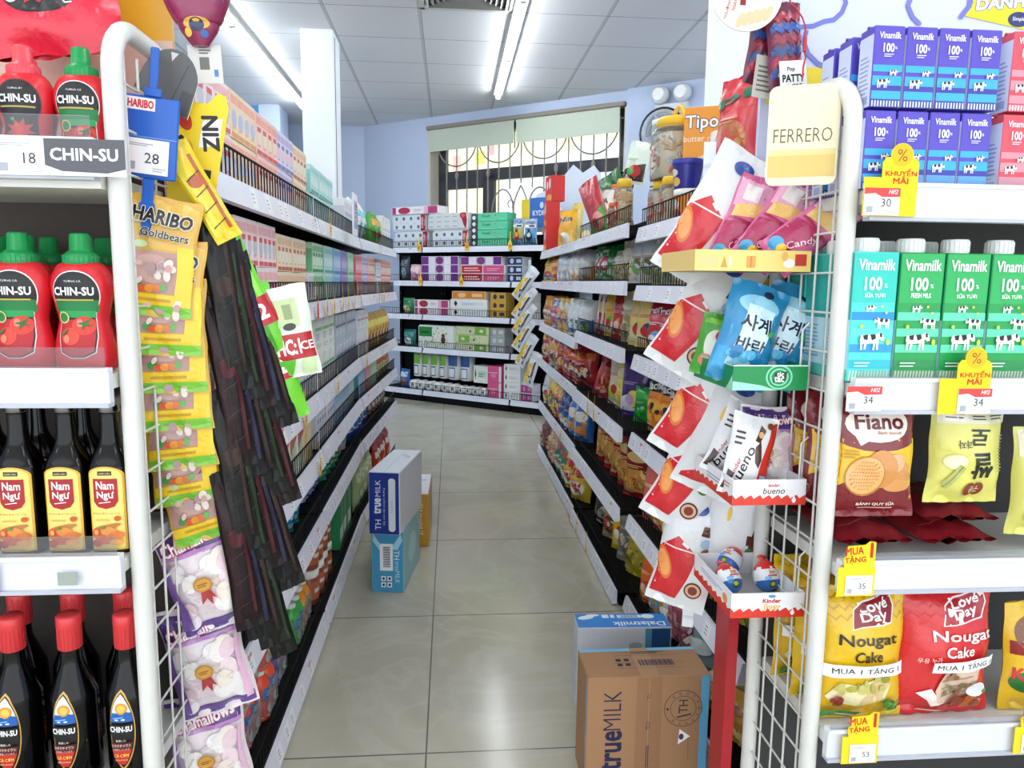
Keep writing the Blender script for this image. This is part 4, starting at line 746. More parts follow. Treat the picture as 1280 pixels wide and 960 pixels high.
def darkcol(w, d, h):
    b = MB(FILM); b.rbox(-w / 2, w / 2, -d / 2, d / 2, 0, h, .006, '#3d474c'); b.art(front(d), [('e', 0, h * (.12 + .19 * i), w * .3, h * .06, '#e4e8ea') for i in range(5)]); return b
backitem('dkc', darkcol, 'wet_wipe_pack', 590, 597, 0, .31, 'narrow dark pack with white dots beside the green tissue', 'wipes')
for i in range(4): backitem('tg', tissuebox('#58c898', '#5fd0a2', '#2c8a64', 4), 'tissue_pack', 598, 635, 0, .078, f'green facial tissue pack, {nth(i)} from the bottom of its stack', 'tissue pack', 'green tissue packs', z=i * .079)
def comic(v):
    def bld(w, d, h):
        L = [('r', -w * .46, h * .02, w * .46, h * .28, '#3f7f9c'), ('r', -w * .46, h * .3, w * .46, h * .66, '#c8c05a' if v else '#4aa0d8'), ('e', 0, h * .38, w * .26, h * .17, '#c8321f' if v else '#2a2c34'), ('e', 0, h * .42, w * .16, h * .08, '#e8c04a' if v else '#e4e8ec'), ('e', 0, h * .57, w * .12, h * .07, '#4a2c1c'), ('r', -w * .46, h * .68, w * .46, h * .78, '#e8ecee'), ('e', -.2 * w, h * .88, w * .2, h * .07, '#8a8ec0'), ('e', .2 * w, h * .86, w * .22, h * .06, '#5f7fa8'), ('r', w * .0, h * .7, w * .4, h * .76, '#23262e')]
        return bag(w, h, d * .5, '#a8b4cc', L, n=(8, 12), seed=v)
    return bld
backitem('com0', comic(1), 'nappy_pack', 636.5, 650.5, 0, .26, 'colourful nappy pack with red figure beside green tissue', 'nappy pack'); backitem('com1', comic(0), 'nappy_pack', 651, 667, 0, .25, 'blue and black colourful pack at the end of tissue top shelf', 'nappy pack')
for i in range(3):
    backitem('tpu', tissuebox('#f2eef6', '#7a2a90', '#7a3a78', 1), 'tissue_box', 528, 574, 1, .082, f'purple and white tissue box, {nth(i)} from the bottom of the left-hand stack', 'tissue box', 'purple tissue boxes', z=i * .083)
for i in range(2): backitem('tre', tissuebox('#f2eef2', '#c81e30', '#e0588c', 3), 'tissue_box', 577, 632, 1, .08, f'red and pink tissue box, {"lower" if i == 0 else "upper"} of the pair below the purple box', 'tissue box', 'red tissue boxes', z=i * .081)
backitem('tpu2', tissuebox('#f2eef6', '#7a2a90', '#7a3a78', 1), 'tissue_box', 577, 628, 1, .078, 'purple tissue box on top of the two red and pink boxes', 'tissue box', z=.163)
for i in range(3): backitem('tnv', tissuebox('#eef0f4', '#22355e' if 1 else '', '#c8d4ea', 5), 'tissue_pack', 635, 654, 1, .078, f'white and navy tissue pack, {nth(i)} from the bottom beside the red boxes', 'tissue pack', 'navy tissue packs', z=i * .079)
for i in range(2): backitem('tpk', tissuebox('#f4f0f2', '#b84070', '#b0283c'), 'tissue_box', 519, 562, 2, .077, f'pink-ended tissue box, {"lower" if i == 0 else "upper"} of the pair on the third shelf', 'tissue box', 'pink tissue boxes', z=i * .078)
for i in range(2): backitem('tw', tissuebox('#f2f2ee', '#dfe6ee', '#b8c4d0', 2), 'tissue_box', 564, 610, 2, .085, f'white tissue box with black diamond, {"lower" if i == 0 else "upper"} of the pair under the orange one', 'tissue box', 'white diamond tissue boxes', z=i * .086)
backitem('tor', tissuebox('#f2ece2', '#e08a28', '#f2c890', 5), 'tissue_box', 566, 608, 2, .075, 'orange tissue box on top of the two white diamond boxes', 'tissue box', z=.173)
for i in range(3): backitem('ty', tissuebox('#d8b04a', '#d8a83a', '#2c2f3c', 5), 'tissue_pack', 614, 633, 2, .08, f'yellow and black tissue pack, {nth(i)} from the bottom on the third shelf', 'tissue pack', 'yellow tissue packs', z=i * .081)
def floral(w, d, h):
    r = random.Random(4); b = MB(FILM); b.rbox(-w / 2, w / 2, -d / 2, d / 2, 0, h, .012, '#eef2e6', seg=2)
    b.art(front(d), blobs(-w * .4, h * .05, w * .35, h * .95, 60, ['#8fb87a', '#c8d8a0', '#d8b8b8', '#6fa060', '#e4e0b0'], .007, 3) + [('r', -w * .46, h * .52, -w * .1, h * .93, '#2a8a34'), ('r', -w * .4, h * .66, -w * .18, h * .74, '#1a5a22'), ('e', w * .2, h * .4, w * .06, h * .15, '#5a2f22'), ('e', w * .2, h * .58, w * .045, h * .09, '#6a3a28'), ('r', w * .33, .01, w * .47, h - .01, '#f2f3f0')]); return b
backitem('flo', floral, 'tissue_pack', 523.5, 569.5, 3, .235, 'large white tissue pack with green floral print', 'tissue pack')
def lgreen(v):
    def bld(w, d, h):
        b = MB(FILM); b.rbox(-w / 2, w / 2, -d / 2, d / 2, 0, h, .005, '#d6dcb0'); m = -1 if v else 1
        b.art(front(d), blobs(-w * .45, .01, w * .4, h - .01, 24, ['#b8c08a', '#e4e8c4', '#a8b87a'], .006, 5 + v) + [('r', *sorted((m * w * .08, m * w * .42))[:1], .006, sorted((m * w * .08, m * w * .42))[1], h - .006, '#7cb83a'), ('e', m * w * .28, h * .5, w * .06, h * .2, '#dce8c0'), ('p', [(-m * w * .1, h * .3), (-m * w * .06, h * .7), (-m * w * .02, h * .3)], '#4a5a3a')]); return b
    return bld
for i in range(3): backitem('lg%d' % (i % 2), lgreen(i % 2), 'tissue_pack', 571, 612 if i % 2 == 0 else 612, 3, .08, f'pale green patterned tissue pack, {nth(i)} from the bottom of its stack', 'tissue pack', 'pale green tissue packs', z=i * .081)
for i in range(3): backitem('sil', tissuebox('#b9bcbc', '#a8acae', '#d0d3d4', 5), 'tissue_pack', 613.5, 631.5, 3, .08, f'silver grey tissue pack, {nth(i)} from the bottom beside the pale green stack', 'tissue pack', 'silver tissue packs', z=i * .081)
def towel(c, c2):
    def bld(w, d, h):
        b = MB(FILM); n = 2
        for i in range(n): b.lathe([(w / 4 * .7, 0), (w / 4 * .98, .008), (w / 4 * .98, h - .008), (w / 4 * .5, h)], 18, col='#f2f4f4', cx=(i - .5) * w / 2)
        for i in range(n): b.art(lambda x, z, l: (lambda t: (t[0] + (i - .5) * w / 2, t[1], t[2]))(lathefn([(w / 4 * .98, 0), (w / 4 * .98, h)])(x, z, l)), [('r', -w * .2, h * .55, w * .2, h * .97, c), ('r', -w * .13, h * .08, w * .13, h * .5, c2), ('r', -w * .11, h * .12, w * .11, h * .45, '#e8ecf0')], .01)
        return b
    return bld
backitem('tw1', towel('#7cc040', '#2c3a48'), 'kitchen_roll_pack', 512, 533, 4, .24, 'white kitchen roll pack with green top, farther from the blue pack', 'kitchen rolls', z=.13, inset=.14); backitem('tw1', towel('#7cc040', '#2c3a48'), 'kitchen_roll_pack', 534, 554, 4, .24, 'white kitchen roll pack with green top beside the blue pack', 'kitchen rolls', z=.13, inset=.14)
backitem('tw2', towel('#22559c', '#2a66b0'), 'kitchen_roll_pack', 555.5, 586, 4, .255, 'blue kitchen roll pack on the bottom tissue shelf', 'kitchen rolls', z=.13, inset=.14)
def rolls_lying(col):
    def bld(w, d, h):
        P = []
        for i in range(2):
            q = MB(FILM); R = w / 4; t = MB(FILM); t.lathe([(R * .3, -d / 2), (R * .9, -d / 2 + .0), (R, -d / 2 + .01), (R, d / 2 - .01), (R * .9, d / 2), (R * .3, d / 2)], 20, col='#f0f1f1'); t.lathe([(R * .32, d / 2 + .0005), (R * .1, d / 2 + .001)], 14, col='#7b7f86'); t.xf(TM(((i - .5) * w / 2, 0, R), rx=math.radians(90))); P.append(('roll', t))
        return P
    return bld
for i, (a, c) in enumerate(((512, 531), (532, 551), (552, 571), (572, 590), (590.5, 609))): backitem('rl%d' % i, lambda w, d, h: rolls_lying(0)(w, d, h), 'toilet_roll_pair', a, c, 4, .1, f'pair of white rolls lying end-on, {nth(i)} pair along the bottom tissue shelf', 'toilet rolls', 'white rolls lying on the bottom shelf', d=.11)
backitem('wdp', tissuebox('#ecefe8', '#c8dcc8', '#3f8a50', 2), 'tissue_pack', 591, 609, 4, .17, 'white tissue pack with black diamond over the lying rolls', 'tissue pack', z=.13, inset=.14)
for i in range(2): backitem('pk5', lambda w, d, h: carton(w, d, h, '#d8588c', [('r', -w * .44, h * .55, w * .2, h * .62, '#f0b8cc'), ('r', w * .3, .004, w * .47, h - .004, '#f2e8ee'), ('e', -w * .1, h * .4, w * .2, h * .12, '#e888ae')]), 'sanitary_pack', 610.5, 628, 4, .155, f'bright pink pack, {"lower" if i == 0 else "upper"} of two beside the white rolls', 'pack', 'bright pink packs', z=i * .156)
for i in range(4): backitem('wb5', tissuebox('#f2f2ee', '#e4e8ec', '#b8c4d0', 2), 'tissue_box', 630.5, 651, 4, .085, f'white tissue box beside the pink packs, {nth(i)} from the bottom', 'tissue box', 'white tissue boxes at the shelf end', z=i * .086)
for i in range(2): backitem('mg5', tissuebox('#f2eef2', '#b0408c', '#d890b8', 5), 'tissue_box', 652, 666, 4, .08, f'magenta and white box at the bottom end, {nth(i)} from the bottom', 'tissue box', 'magenta boxes', z=i * .081)
for i in range(3): backitem('ye5', tissuebox('#f0f0e8', '#a8c83a', '#e8ecd0', 5), 'tissue_pack', 652, 666, 2, .08, f'lime green and white pack at the end of the third shelf, {nth(i)} from bottom', 'tissue pack', 'lime packs', z=i * .081)
def odd(k, base, cs, px0, px1, sh, h, label, d=.1): backitem(k, lambda w, d_, h_: bag(w, h_, d_, base, [('r', -w * .4, h_ * .6, w * .4, h_ * .85, cs[0]), ('e', 0, h_ * .35, w * .3, h_ * .2, cs[1])] + lines(-w * .3, h_ * .1, w * .6, h_ * .1, 2, cs[1]), n=(8, 10), seed=px0), 'household_pouch', px0, px1, sh, h, label, 'pouch', d=d)
odd('o1', '#3a4654', ('#5f7088', '#8a98a8'), 500, 510, 1, .26, 'dark grey pouch on the second shelf beside the purple boxes'); odd('o2', '#f0c4d4', ('#f6dce6', '#e08ab0'), 511, 526, 1, .17, 'pale pink pouch leaning beside the purple boxes'); odd('o3', '#3a9a6a', ('#1f7a48', '#e0c890'), 502, 516, 2, .17, 'green and blue pouch beside the pink-ended boxes'); odd('o4', '#2f7c74', ('#58a8a0', '#c8dce0'), 503, 518, 3, .18, 'dark teal pouch beside the floral tissue pack'); odd('o5', '#3a6ab0', ('#d8e0f0', '#a8643a'), 499, 510, 4, .2, 'blue and brown pouch at the corner of the bottom tissue shelf')
def longbag():
    w, h = .11, .33; return bag(w, h, .075, '#e9ecf0', [('p', [(-w * .46, h * .08), (-w * .05, h * .08), (w * .12, h * .7), (-w * .46, h * .62)], '#f2c824'), ('r', w * .18, h * .1, w * .34, h * .75, '#5a5f68'), ('r', w * .2, h * .2, w * .32, h * .3, '#c8ccd2'), ('e', w * .26, h * .5, w * .06, h * .05, '#b85a3a'), ('r', -w * .4, h * .8, w * .4, h * .9, '#d8dce2'), ('e', w * .1, h * .3, w * .07, h * .04, '#3a3f48')], n=(8, 14), seed=2)
for i, (px, py) in enumerate(((655, 352), (652, 376), (650, 397), (648, 416), (650, 437), (657, 462))):
    x, z = bloc(px, py, -.12); thing('lbag', longbag, 'snack_bag', BM @ TM((x, -.2 + .028 * i, z - .1), 0, 0, math.radians(38 - (20 if i == 5 else 2 * i))) @ TM((0, 0, -.06)), f'yellow and white bag hanging on the clip strip, {nth(i)} from the top', 'snack bag', 'yellow and white bags on the clip strip')
def clip_strip(h):
    def bld():
        b = MB(PLAST); b.box(-.012, .012, -.001, .001, 0, h, '#e8ecf0')
        for i in range(int(h / .07)): b.box(-.012, .012, -.004, -.001, h - .05 - i * .07, h - .044 - i * .07, '#d8dce2')
        return b
    return bld
x, z = bloc(662, 340, -.05); thing('cs1', clip_strip(1.0), 'clip_strip', BM @ TM((x, -.05, .42)), 'white clip strip holding the yellow and white bags', 'clip strip')
def arrow_sign():
    b = MB(PRINT); b.box(-.2, -.11, -.003, .003, 0, .26, '#e8c82a'); P = [(-.11, 0), (.05, 0), (.05, .26), (-.11, .26)]
    b.box(-.11, .12, -.004, .004, -.0, .27, '#2f6cc0'); b.add([(.12, -.004, 0), (.2, -.004, .14), (.12, -.004, .27), (.12, .004, 0), (.2, .004, .14), (.12, .004, .27)], [(0, 1, 2), (5, 4, 3), (0, 3, 4, 1), (1, 4, 5, 2)], '#2f6cc0')
    b.art(lambda x, z, l: (x, -.0043 - l, z), [('t', 'KYDRA', .01, .13, .045, '#e8f0fa', {'w': .17, 'bold': .03}), ('e', .02, .2, .02, .03, '#c8dcf2')]); return b
x, z = bloc(675, 262, .25); thing('arr', arrow_sign, 'hanging_sign', BM @ TM((x, .25, z - .16)), 'blue and yellow arrow sign above the colourful nappy packs', 'sign')
b = MB(PAPER); P = [(-.35, 0), (.4, 0), (.4, .5), (.33, .58), (.22, .52), (.12, .6), (.02, .5), (-.1, .48), (-.14, .38), (-.26, .36), (-.3, .24), (-.38, .2)]
b.add([(x_, -.004, z_) for x_, z_ in P] + [(x_, .004, z_) for x_, z_ in P], [list(range(12)), list(range(23, 11, -1))] + [(i, (i + 1) % 12, 12 + (i + 1) % 12, 12 + i) for i in range(12)], '#d6dcea'); x, z = bloc(700, 262, .38); o = link('cloud_board', b.mesh('cloud_board')); o.matrix_world = BM @ TM((x, .4, z - .2)); tag(o, 'pale grey cloud-shaped board in front of the window grille', 'board')
for i, (px, sh) in enumerate(((524, 0), (584, 0), (638, 0), (526, 1), (577, 1))):
    x, z = bloc(px, pr_y(sh), 0); thing('ts#f2c52e', lambda: tag_strip('#f2c52e'), 'promo_tag', BM @ TM((x, -.006, SZ[sh] - .04), s=1.5), f'yellow promotion tag on the {BSH[sh]} rail of tissue shelving, {nth(i if i < 3 else i - 3)} along', 'promo tag', 'promotion tags on the tissue shelving')
# ================================================================== SNACK SHELVING
cntR = {}
RSH = ['top shelf', 'second shelf', 'third shelf', 'fourth shelf', 'fifth shelf', 'bottom shelf']
def RP(px, sh, inset, unit, z=0, rz=0, rx=0, ry=0, hw=.04, at=None):
    M, L = unit; zs = FZ if unit is not RN else RZ; X = (.645 if unit is RN else .615) + (.03 + max(inset, 0) * .45 if sh else inset); zz = zs[sh] - .007 + z
    if unit is RF2 and sh == 2: zz = .94 - .007 + z
    if unit is RF2: X += .01
    Y = Yat(px, X, zz); Yfar = {id(RN): 2.59, id(RF1): 3.66, id(RF2): 5.2}[id(unit)]
    return M @ TM((at if at is not None else min(max(Yfar - Y, .012 + hw), L - .012 - hw), inset, zz), rz, rx, ry)
def R(unit, sh, px, key, bld, name, desc, cat, inset=.09, z=0, rz=0, lean=-.1, roll=0, hw=.05, at=None):
    k = (id(unit), sh); m = cntR.get(k, 0); cntR[k] = m + 1
    u = {id(RN): 'near', id(RF1): 'middle', id(RF2): 'far'}[id(unit)]
    thing(key, bld, name, RP(px, sh, inset, unit, z, rz, lean, roll, hw, at), f'{desc}, {nth(m)} item listed outward on {RSH[sh]} of {u} snack shelving' if False else f'{desc}, {RSH[sh]} of {u} snack shelving', cat)
def sbag(w, h, t, base, sty, cs, seed=1, txt=None, tc='#ffffff'):
    def bld():
        W, Hh = w, h; L = []
        if sty == 0: L = [('r', -W * .44, Hh * .66, W * .44, Hh * .86, cs[0]), ('e', 0, Hh * .36, W * .38, Hh * .2, cs[1])] + blobs(-W * .25, Hh * .25, W * .25, Hh * .45, 10, [cs[2], cs[0]], W * .07, seed)
        elif sty == 1: L = [('p', [(-W * .46, Hh * .08), (W * .46, Hh * .08), (W * .46, Hh * .5), (-W * .46, Hh * .3)], cs[0]), ('e', W * .08, Hh * .3, W * .26, Hh * .14, cs[1]), ('e', -W * .1, Hh * .28, W * .16, Hh * .09, cs[2])]
        elif sty == 2: L = [('r', -W * .4, Hh * .1, W * .4, Hh * .5, cs[0])] + blobs(-W * .36, Hh * .13, W * .36, Hh * .47, 36, [cs[1], cs[2], cs[0]], W * .05, seed, 2) + [('e', 0, Hh * .72, W * .32, Hh * .09, cs[2])]
        elif sty == 3: L = [('r', -W * .42, Hh * .06, -W * .2, Hh * .94, cs[0]), ('r', W * .14, Hh * .06, W * .3, Hh * .94, cs[1]), ('e', 0, Hh * .6, W * .36, Hh * .13, cs[2]), ('e', 0, Hh * .26, W * .25, Hh * .12, cs[1])]
        elif sty == 4:
            L = [('r', -W * .44 + W * .22 * (i % 4), Hh * (.08 + .09 * (i // 4)), -W * .22 + W * .22 * (i % 4), Hh * (.17 + .09 * (i // 4)), cs[(i + i // 4) % 2]) for i in range(36)] + [('e', 0, Hh * .5, W * .26, Hh * .2, cs[2]), ('e', 0, Hh * .48, W * .14, Hh * .1, '#f4f0e4')]
        L += lines(-W * .3, Hh * .53, W * .5, Hh * .06, 2, cs[2]) + lines(-W * .36, Hh * .09, W * .3, Hh * .06, 3, '#f2ece0', seed)
        if txt: L += [('t', txt, 0, Hh * .76, min(Hh * .12, W * .22), tc, {'bold': .045, 'w': W * .7, 'rot': 6})]
        return bag(w, h, t, base, L, n=(10, 14), seed=seed)
    return bld
KIN = ['nearest one', 'second nearest one', 'third nearest one', 'fourth nearest one']
def row(unit, sh, items, inset=.09, lean=-.1):
    L = unit[1]; zl = RZ if unit is RN else FZ if unit is RF1 else FZ[:2] + [.94] + FZ[3:]
    flat = [it for it in items if sh and not (len(it) > 4 and ('z' in it[4] or 'roll' in it[4]) and it[4].get('z', 1) > .1)]
    flat.sort(key=lambda q: q[0]); ps = .128; nc = max(1, int(round((L - .06) / ps / max(1, len(flat))))); tot = nc * len(flat); k = 0
    for it in items if not flat else flat + [q for q in items if q not in flat]:
        px, key, (w, h, t, base, sty, cs), desc = it[:4]; o = it[4] if len(it) > 4 else {}; ev = it in flat
        h = min(h, zl[sh - 1] - zl[sh] - .036 - o.get('z', 0) + abs(o.get('lean', lean)) * .03) if sh else h; t *= .8 if unit is not RF2 else 1.15; key = key + '%.3f' % h
        for c in range(nc if ev else 1):
            a = None
            if ev: a = (.085 + (L - .17) * (k + .5) / tot) if unit is not RN else .078 + (L - .16) * k / tot; k += 1
            d = desc if not ev or nc == 1 else f'{desc}, {KIN[min(nc - 1 - c, 3)]}'
            R(unit, sh, px, 'sb' + key, sbag(w, h, t, base, sty, cs, len(key) + int(w * 100), o.get('txt'), o.get('tc', '#ffffff')), o.get('name', 'snack_bag'), d, o.get('cat', 'snack bag'), (.075 if unit is RF2 and sh else .088 if unit is RN and ev else max(o.get('in', inset) + .045, .1)) + (R_.uniform(0, .02) if c else 0), o.get('z', 0), R_.uniform(.3, .42) if unit is RN else R_.uniform(.45, .7), o.get('lean', lean), o.get('roll', 0), w * .45 + (.05 if o.get('roll') else 0), a)
Yw, Og, Rd, Gn, Wh, Bl, Pu, Br, Bk = '#f0c02a', '#ec7a24', '#cf2430', '#2f9a44', '#eef0ee', '#2f6cc0', '#4c2f86', '#6a3a24', '#1b1a1c'
# near unit
row(RN, 1, [(836, 'n1a', (.15, .2, .09, Yw, 0, ('#f6dc5a', '#8a4a9a', '#6a2a5a')), 'yellow bag reading BEN', {'txt': 'BEN', 'tc': '#7a2a3a'}), (815, 'n1b', (.13, .21, .09, '#f2b42a', 1, (Og, '#f6e04a', Rd)), 'yellow and orange chip bag', {}), (800, 'n1c', (.13, .13, .08, '#cfc4b0', 2, ('#d8c8a8', '#a88a5a', '#f0e8d8')), 'short clear nut bag', {'lean': -.5}), (787, 'n1d', (.14, .22, .08, '#e4e2da', 2, ('#a8b88a', '#6a8a4a', '#c8c0b4')), 'clear pale bag with leaves', {})])
row(RN, 2, [(804, 'n2a', (.17, .23, .1, '#c8202c', 1, ('#d8343c', '#5ab4e8', '#e8f0f8')), 'red bag with pale blue brand', {'txt': 'rong', 'tc': '#e8f4fc'}), (822, 'n2b', (.12, .2, .09, '#e4d4e4', 3, ('#4a4a9c', '#d86a8a', '#f2f0f4')), 'pink and blue striped bag', {'txt': 'Sny', 'tc': '#3a3f9c'}), (835, 'n2c', (.12, .21, .09, '#b8a0c8', 3, ('#7a5aa8', '#e8c05a', '#d84a5a')), 'lilac bag with orange print', {}), (848, 'n2d', (.12, .2, .1, '#2a3a8c', 0, ('#5a6ac8', Yw, '#e8d4b0')), 'dark blue bag with yellow ball', {})])
def pbox(w, d, h, base, cs): return plain_box(w, d, h, base, [('r', -w * .3, h * .1, -w * .12, h * .95, '#5f3f9c')] + [('e', -w * .2, h * (.82 - .2 * i), w * .05, h * .045, '#e0d8ec') for i in range(4)] + lines(w * .02, h * .2, w * .4, h * .7, 12, '#8a70b8') + lines(-w * .48, h * .2, w * .15, h * .6, 9, '#8a70b8'))
R(RN, 3, 800, 'pbx', pbox(.24, .1, .235, '#472a84', 0), 'snack_box', 'purple printed box', 'box', .28, 0, .3, 0, 0, .135)
row(RN, 3, [(828, 'n3a', (.13, .22, .09, '#e88a2c', 0, (Bk, '#f0b03a', '#d8642a')), 'orange bag with black and white band', {'txt': 'Mache', 'in': .05, 'z': .02}), (842, 'n3b', (.13, .21, .08, '#58b4d8', 1, ('#2f8fc0', '#a8dcec', '#e8f4f8')), 'blue bag with dark letters', {'txt': '바삭', 'tc': '#1c2a4c', 'in': .05}), (858, 'n3c', (.13, .18, .09, '#c8303c', 0, ('#f0e4e0', '#b85a9c', '#8fc04a')), 'red and white jelly bag', {'txt': 'ZOZA', 'tc': '#c8202c', 'in': .055})], .05)
row(RN, 4, [(805, 'n4a', (.14, .24, .09, '#e06a5a', 1, (Yw, '#f0d040', '#f8f0e0')), 'pink and yellow noodle bag', {'in': .07}), (818, 'n4b', (.13, .2, .09, '#e8c030', 1, ('#f2dc3a', Rd, '#f8f4e4')), 'yellow bag with red circle', {'in': .045}), (832, 'n4c', (.15, .26, .08, '#b83444', 2, ('#a82c3c', '#c85a5a', '#8a1c2c')), 'dark red bag with black label', {'txt': 'H', 'in': .05}), (852, 'n4d', (.12, .26, .08, '#a8963a', 0, ('#c8b84a', '#7a6a2a', '#4a3f1c')), 'olive yellow tall bag', {'in': .05})])
row(RN, 5, [(792, 'n5a', (.13, .22, .09, '#e86a20', 1, ('#f08a3a', '#c83a1c', '#f8d0a8')), 'orange bag', {'in': .06}), (800, 'n5b', (.12, .18, .09, '#2f74b8', 0, ('#5ab0d8', '#e8a43a', '#d8e8f4')), 'blue bag', {'in': .05}), (816, 'n5c', (.15, .24, .09, '#cf7a8c', 2, ('#b85a70', '#d88a9a', '#e8b8c0')), 'pink sausage bag', {'in': .09, 'z': .03}), (806, 'n5d', (.1, .12, .07, '#d8d0c0', 2, ('#e0c88a', '#c8a85a', '#f4f0e4')), 'clear bag of yellow sweets', {'in': .03}), (842, 'n5e', (.2, .22, .09, '#9a8a88', 2, ('#a83a44', '#5a5f58', '#d8d4d0')), 'shiny silver and red bag', {'in': .03, 'z': .0, 'lean': -.6}), (872, 'n5f', (.16, .2, .1, '#7f9aa4', 2, ('#5a7a84', '#9ab0b4', '#c8d4d4')), 'grey blue shiny bag', {'in': .05}), (884, 'n5g', (.14, .14, .09, '#c8b46a', 2, ('#a8c04a', '#e0a060', '#d8d0b8')), 'clear bag of green and orange sweets', {'in': -.02, 'lean': -.3}), (893, 'n5h', (.13, .12, .09, '#d8a84a', 2, ('#c88a4a', '#e0c070', '#a86a3a')), 'clear bag of brown sweets', {'in': .0, 'lean': -.3})])
# middle unit
row(RF1, 1, [(724, 'f1a', (.16, .23, .09, '#2f9c54', 4, ('#3fae64', '#dcece0', '#c02f5a')), 'green checked bag with red berry', {}), (734, 'f1b', (.12, .24, .08, '#1f8a3c', 1, ('#39a850', '#7cc04a', '#e8ecd8')), 'plain green bag', {}), (752, 'f1c', (.14, .18, .08, '#e4dcc8', 2, ('#d8c05a', '#8a9a4a', '#f2ecd8')), 'clear bag with yellow print', {}), (742, 'f1d', (.13, .14, .08, '#d8d8c8', 2, ('#e8d85a', '#b8905a', '#e8e8dc')), 'small cream and yellow bag', {}), (766, 'f1e', (.15, .24, .08, '#dcd8d4', 0, ('#c8d4e4', '#7aa060', '#8a5a4a')), 'white bag with green foot', {})])
row(RF1, 2, [(719, 'f2a', (.13, .22, .08, '#9a2a30', 3, ('#e8e0d4', '#c84a4a', '#e8c890')), 'maroon striped bag', {}), (727, 'f2b', (.13, .23, .08, '#e8c03a', 1, ('#f0f0ea', '#3f9a4a', '#d83a2c')), 'yellow and white bag', {}), (738, 'f2c', (.14, .22, .08, '#c02832', 1, ('#d84a3a', '#e8a04a', '#f2d8c8')), 'red bag with orange swirl', {}), (753, 'f2d', (.12, .22, .07, '#c8c09a', 2, ('#b8ae80', '#9a9068', '#dcd4b4')), 'clear noodle bag', {}), (768, 'f2e', (.16, .23, .08, '#ecd07a', 1, ('#f2e2a8', '#4a3a6a', '#d82c3c')), 'pale yellow bag with red emblem', {})])
row(RF1, 3, [(714, 'f3a', (.16, .2, .09, '#c42430', 1, ('#d83a3c', '#e8c04a', '#8a1a22')), 'scarlet bag', {'lean': -.4}), (724, 'f3b', (.17, .22, .09, '#b81e2a', 2, ('#c83a30', '#e0a04a', '#8a161e')), 'glossy dark red bag', {'lean': -.35}), (741, 'f3c', (.12, .24, .07, '#e0d8bc', 1, ('#b8d84a', '#e8d87a', '#c83a3a')), 'cream and lime tall bag', {}), (750, 'f3d', (.12, .22, .07, '#f0d860', 2, ('#f0dc70', '#e8c83a', '#f8f0c0')), 'yellow corn bag', {}), (762, 'f3e', (.15, .24, .07, '#4a2f80', 1, ('#ecebf0', '#f0d860', '#c8a0d8')), 'purple and white bag', {}), (773, 'f3f', (.1, .14, .05, '#1f9a3c', 0, ('#2fb84c', '#17802f', '#8fd89a')), 'bright green leaf pack', {}), (744, 'f3g', (.13, .09, .05, '#22b84a', 1, ('#2fd05c', '#159a38', '#8fe8a4')), 'folded bright green pack', {'z': .25, 'lean': .1})])
NOOD = dict(name='noodle_bag', cat='noodle bag')
row(RF1, 4, [(705, 'f4z', (.1, .22, .06, '#e8862c', 1, ('#f0a03a', '#e8502a', '#f4dca0')), 'orange noodle bag', NOOD), (717, 'f4a', (.17, .26, .09, '#b41e24', 2, ('#e0a84a', '#d8903a', '#f0cc7a')), 'scarlet noodle bag, farthest of the red row', NOOD), (733, 'f4b', (.17, .26, .09, '#bc2026', 2, ('#e0a84a', '#d8903a', '#f0cc7a')), 'scarlet noodle bag, second farthest in red row', NOOD), (745, 'f4c', (.17, .24, .09, '#a81a24', 2, ('#dca04a', '#c8843a', '#ecc87a')), 'dark red noodle bag, third of the red row', NOOD), (757, 'f4d', (.18, .23, .09, '#98161f', 2, ('#d89c4a', '#c8843a', '#ecc87a')), 'dark red glossy noodle bag, nearest in red row', NOOD), (770, 'f4e', (.18, .23, .09, '#8f1420', 2, ('#d89c4a', '#c8843a', '#ecc87a')), 'deep red noodle bag beside the shelf joint', NOOD)])
row(RF1, 5, [(712, 'f5a', (.18, .26, .09, Bk, 1, ('#2a2a2c', '#c8c4bc', '#8a8680')), 'black bag with white script', {}), (722, 'f5b', (.14, .2, .09, '#b89a70', 0, ('#e0d0b0', '#6a4a34', '#c85a3a')), 'brown paper look bag', {}), (732, 'f5c', (.11, .26, .07, '#e8c420', 1, ('#f0d83a', '#d8342e', '#f8f0d0')), 'yellow bag with red label', {}), (742, 'f5d', (.14, .27, .08, '#8f8a80', 0, ('#a8a498', '#6f6a60', '#c8c4b8')), 'grey olive bag', {}), (758, 'f5e', (.14, .26, .08, '#c8b428', 2, ('#b8a83a', '#d8c84a', '#8a7a20')), 'mustard yellow bag', {}), (704, 'f5f', (.08, .27, .05, '#c8dce0', 1, ('#d8e8ea', '#a84a4a', '#eef4f4')), 'thin pale blue pack', {})])
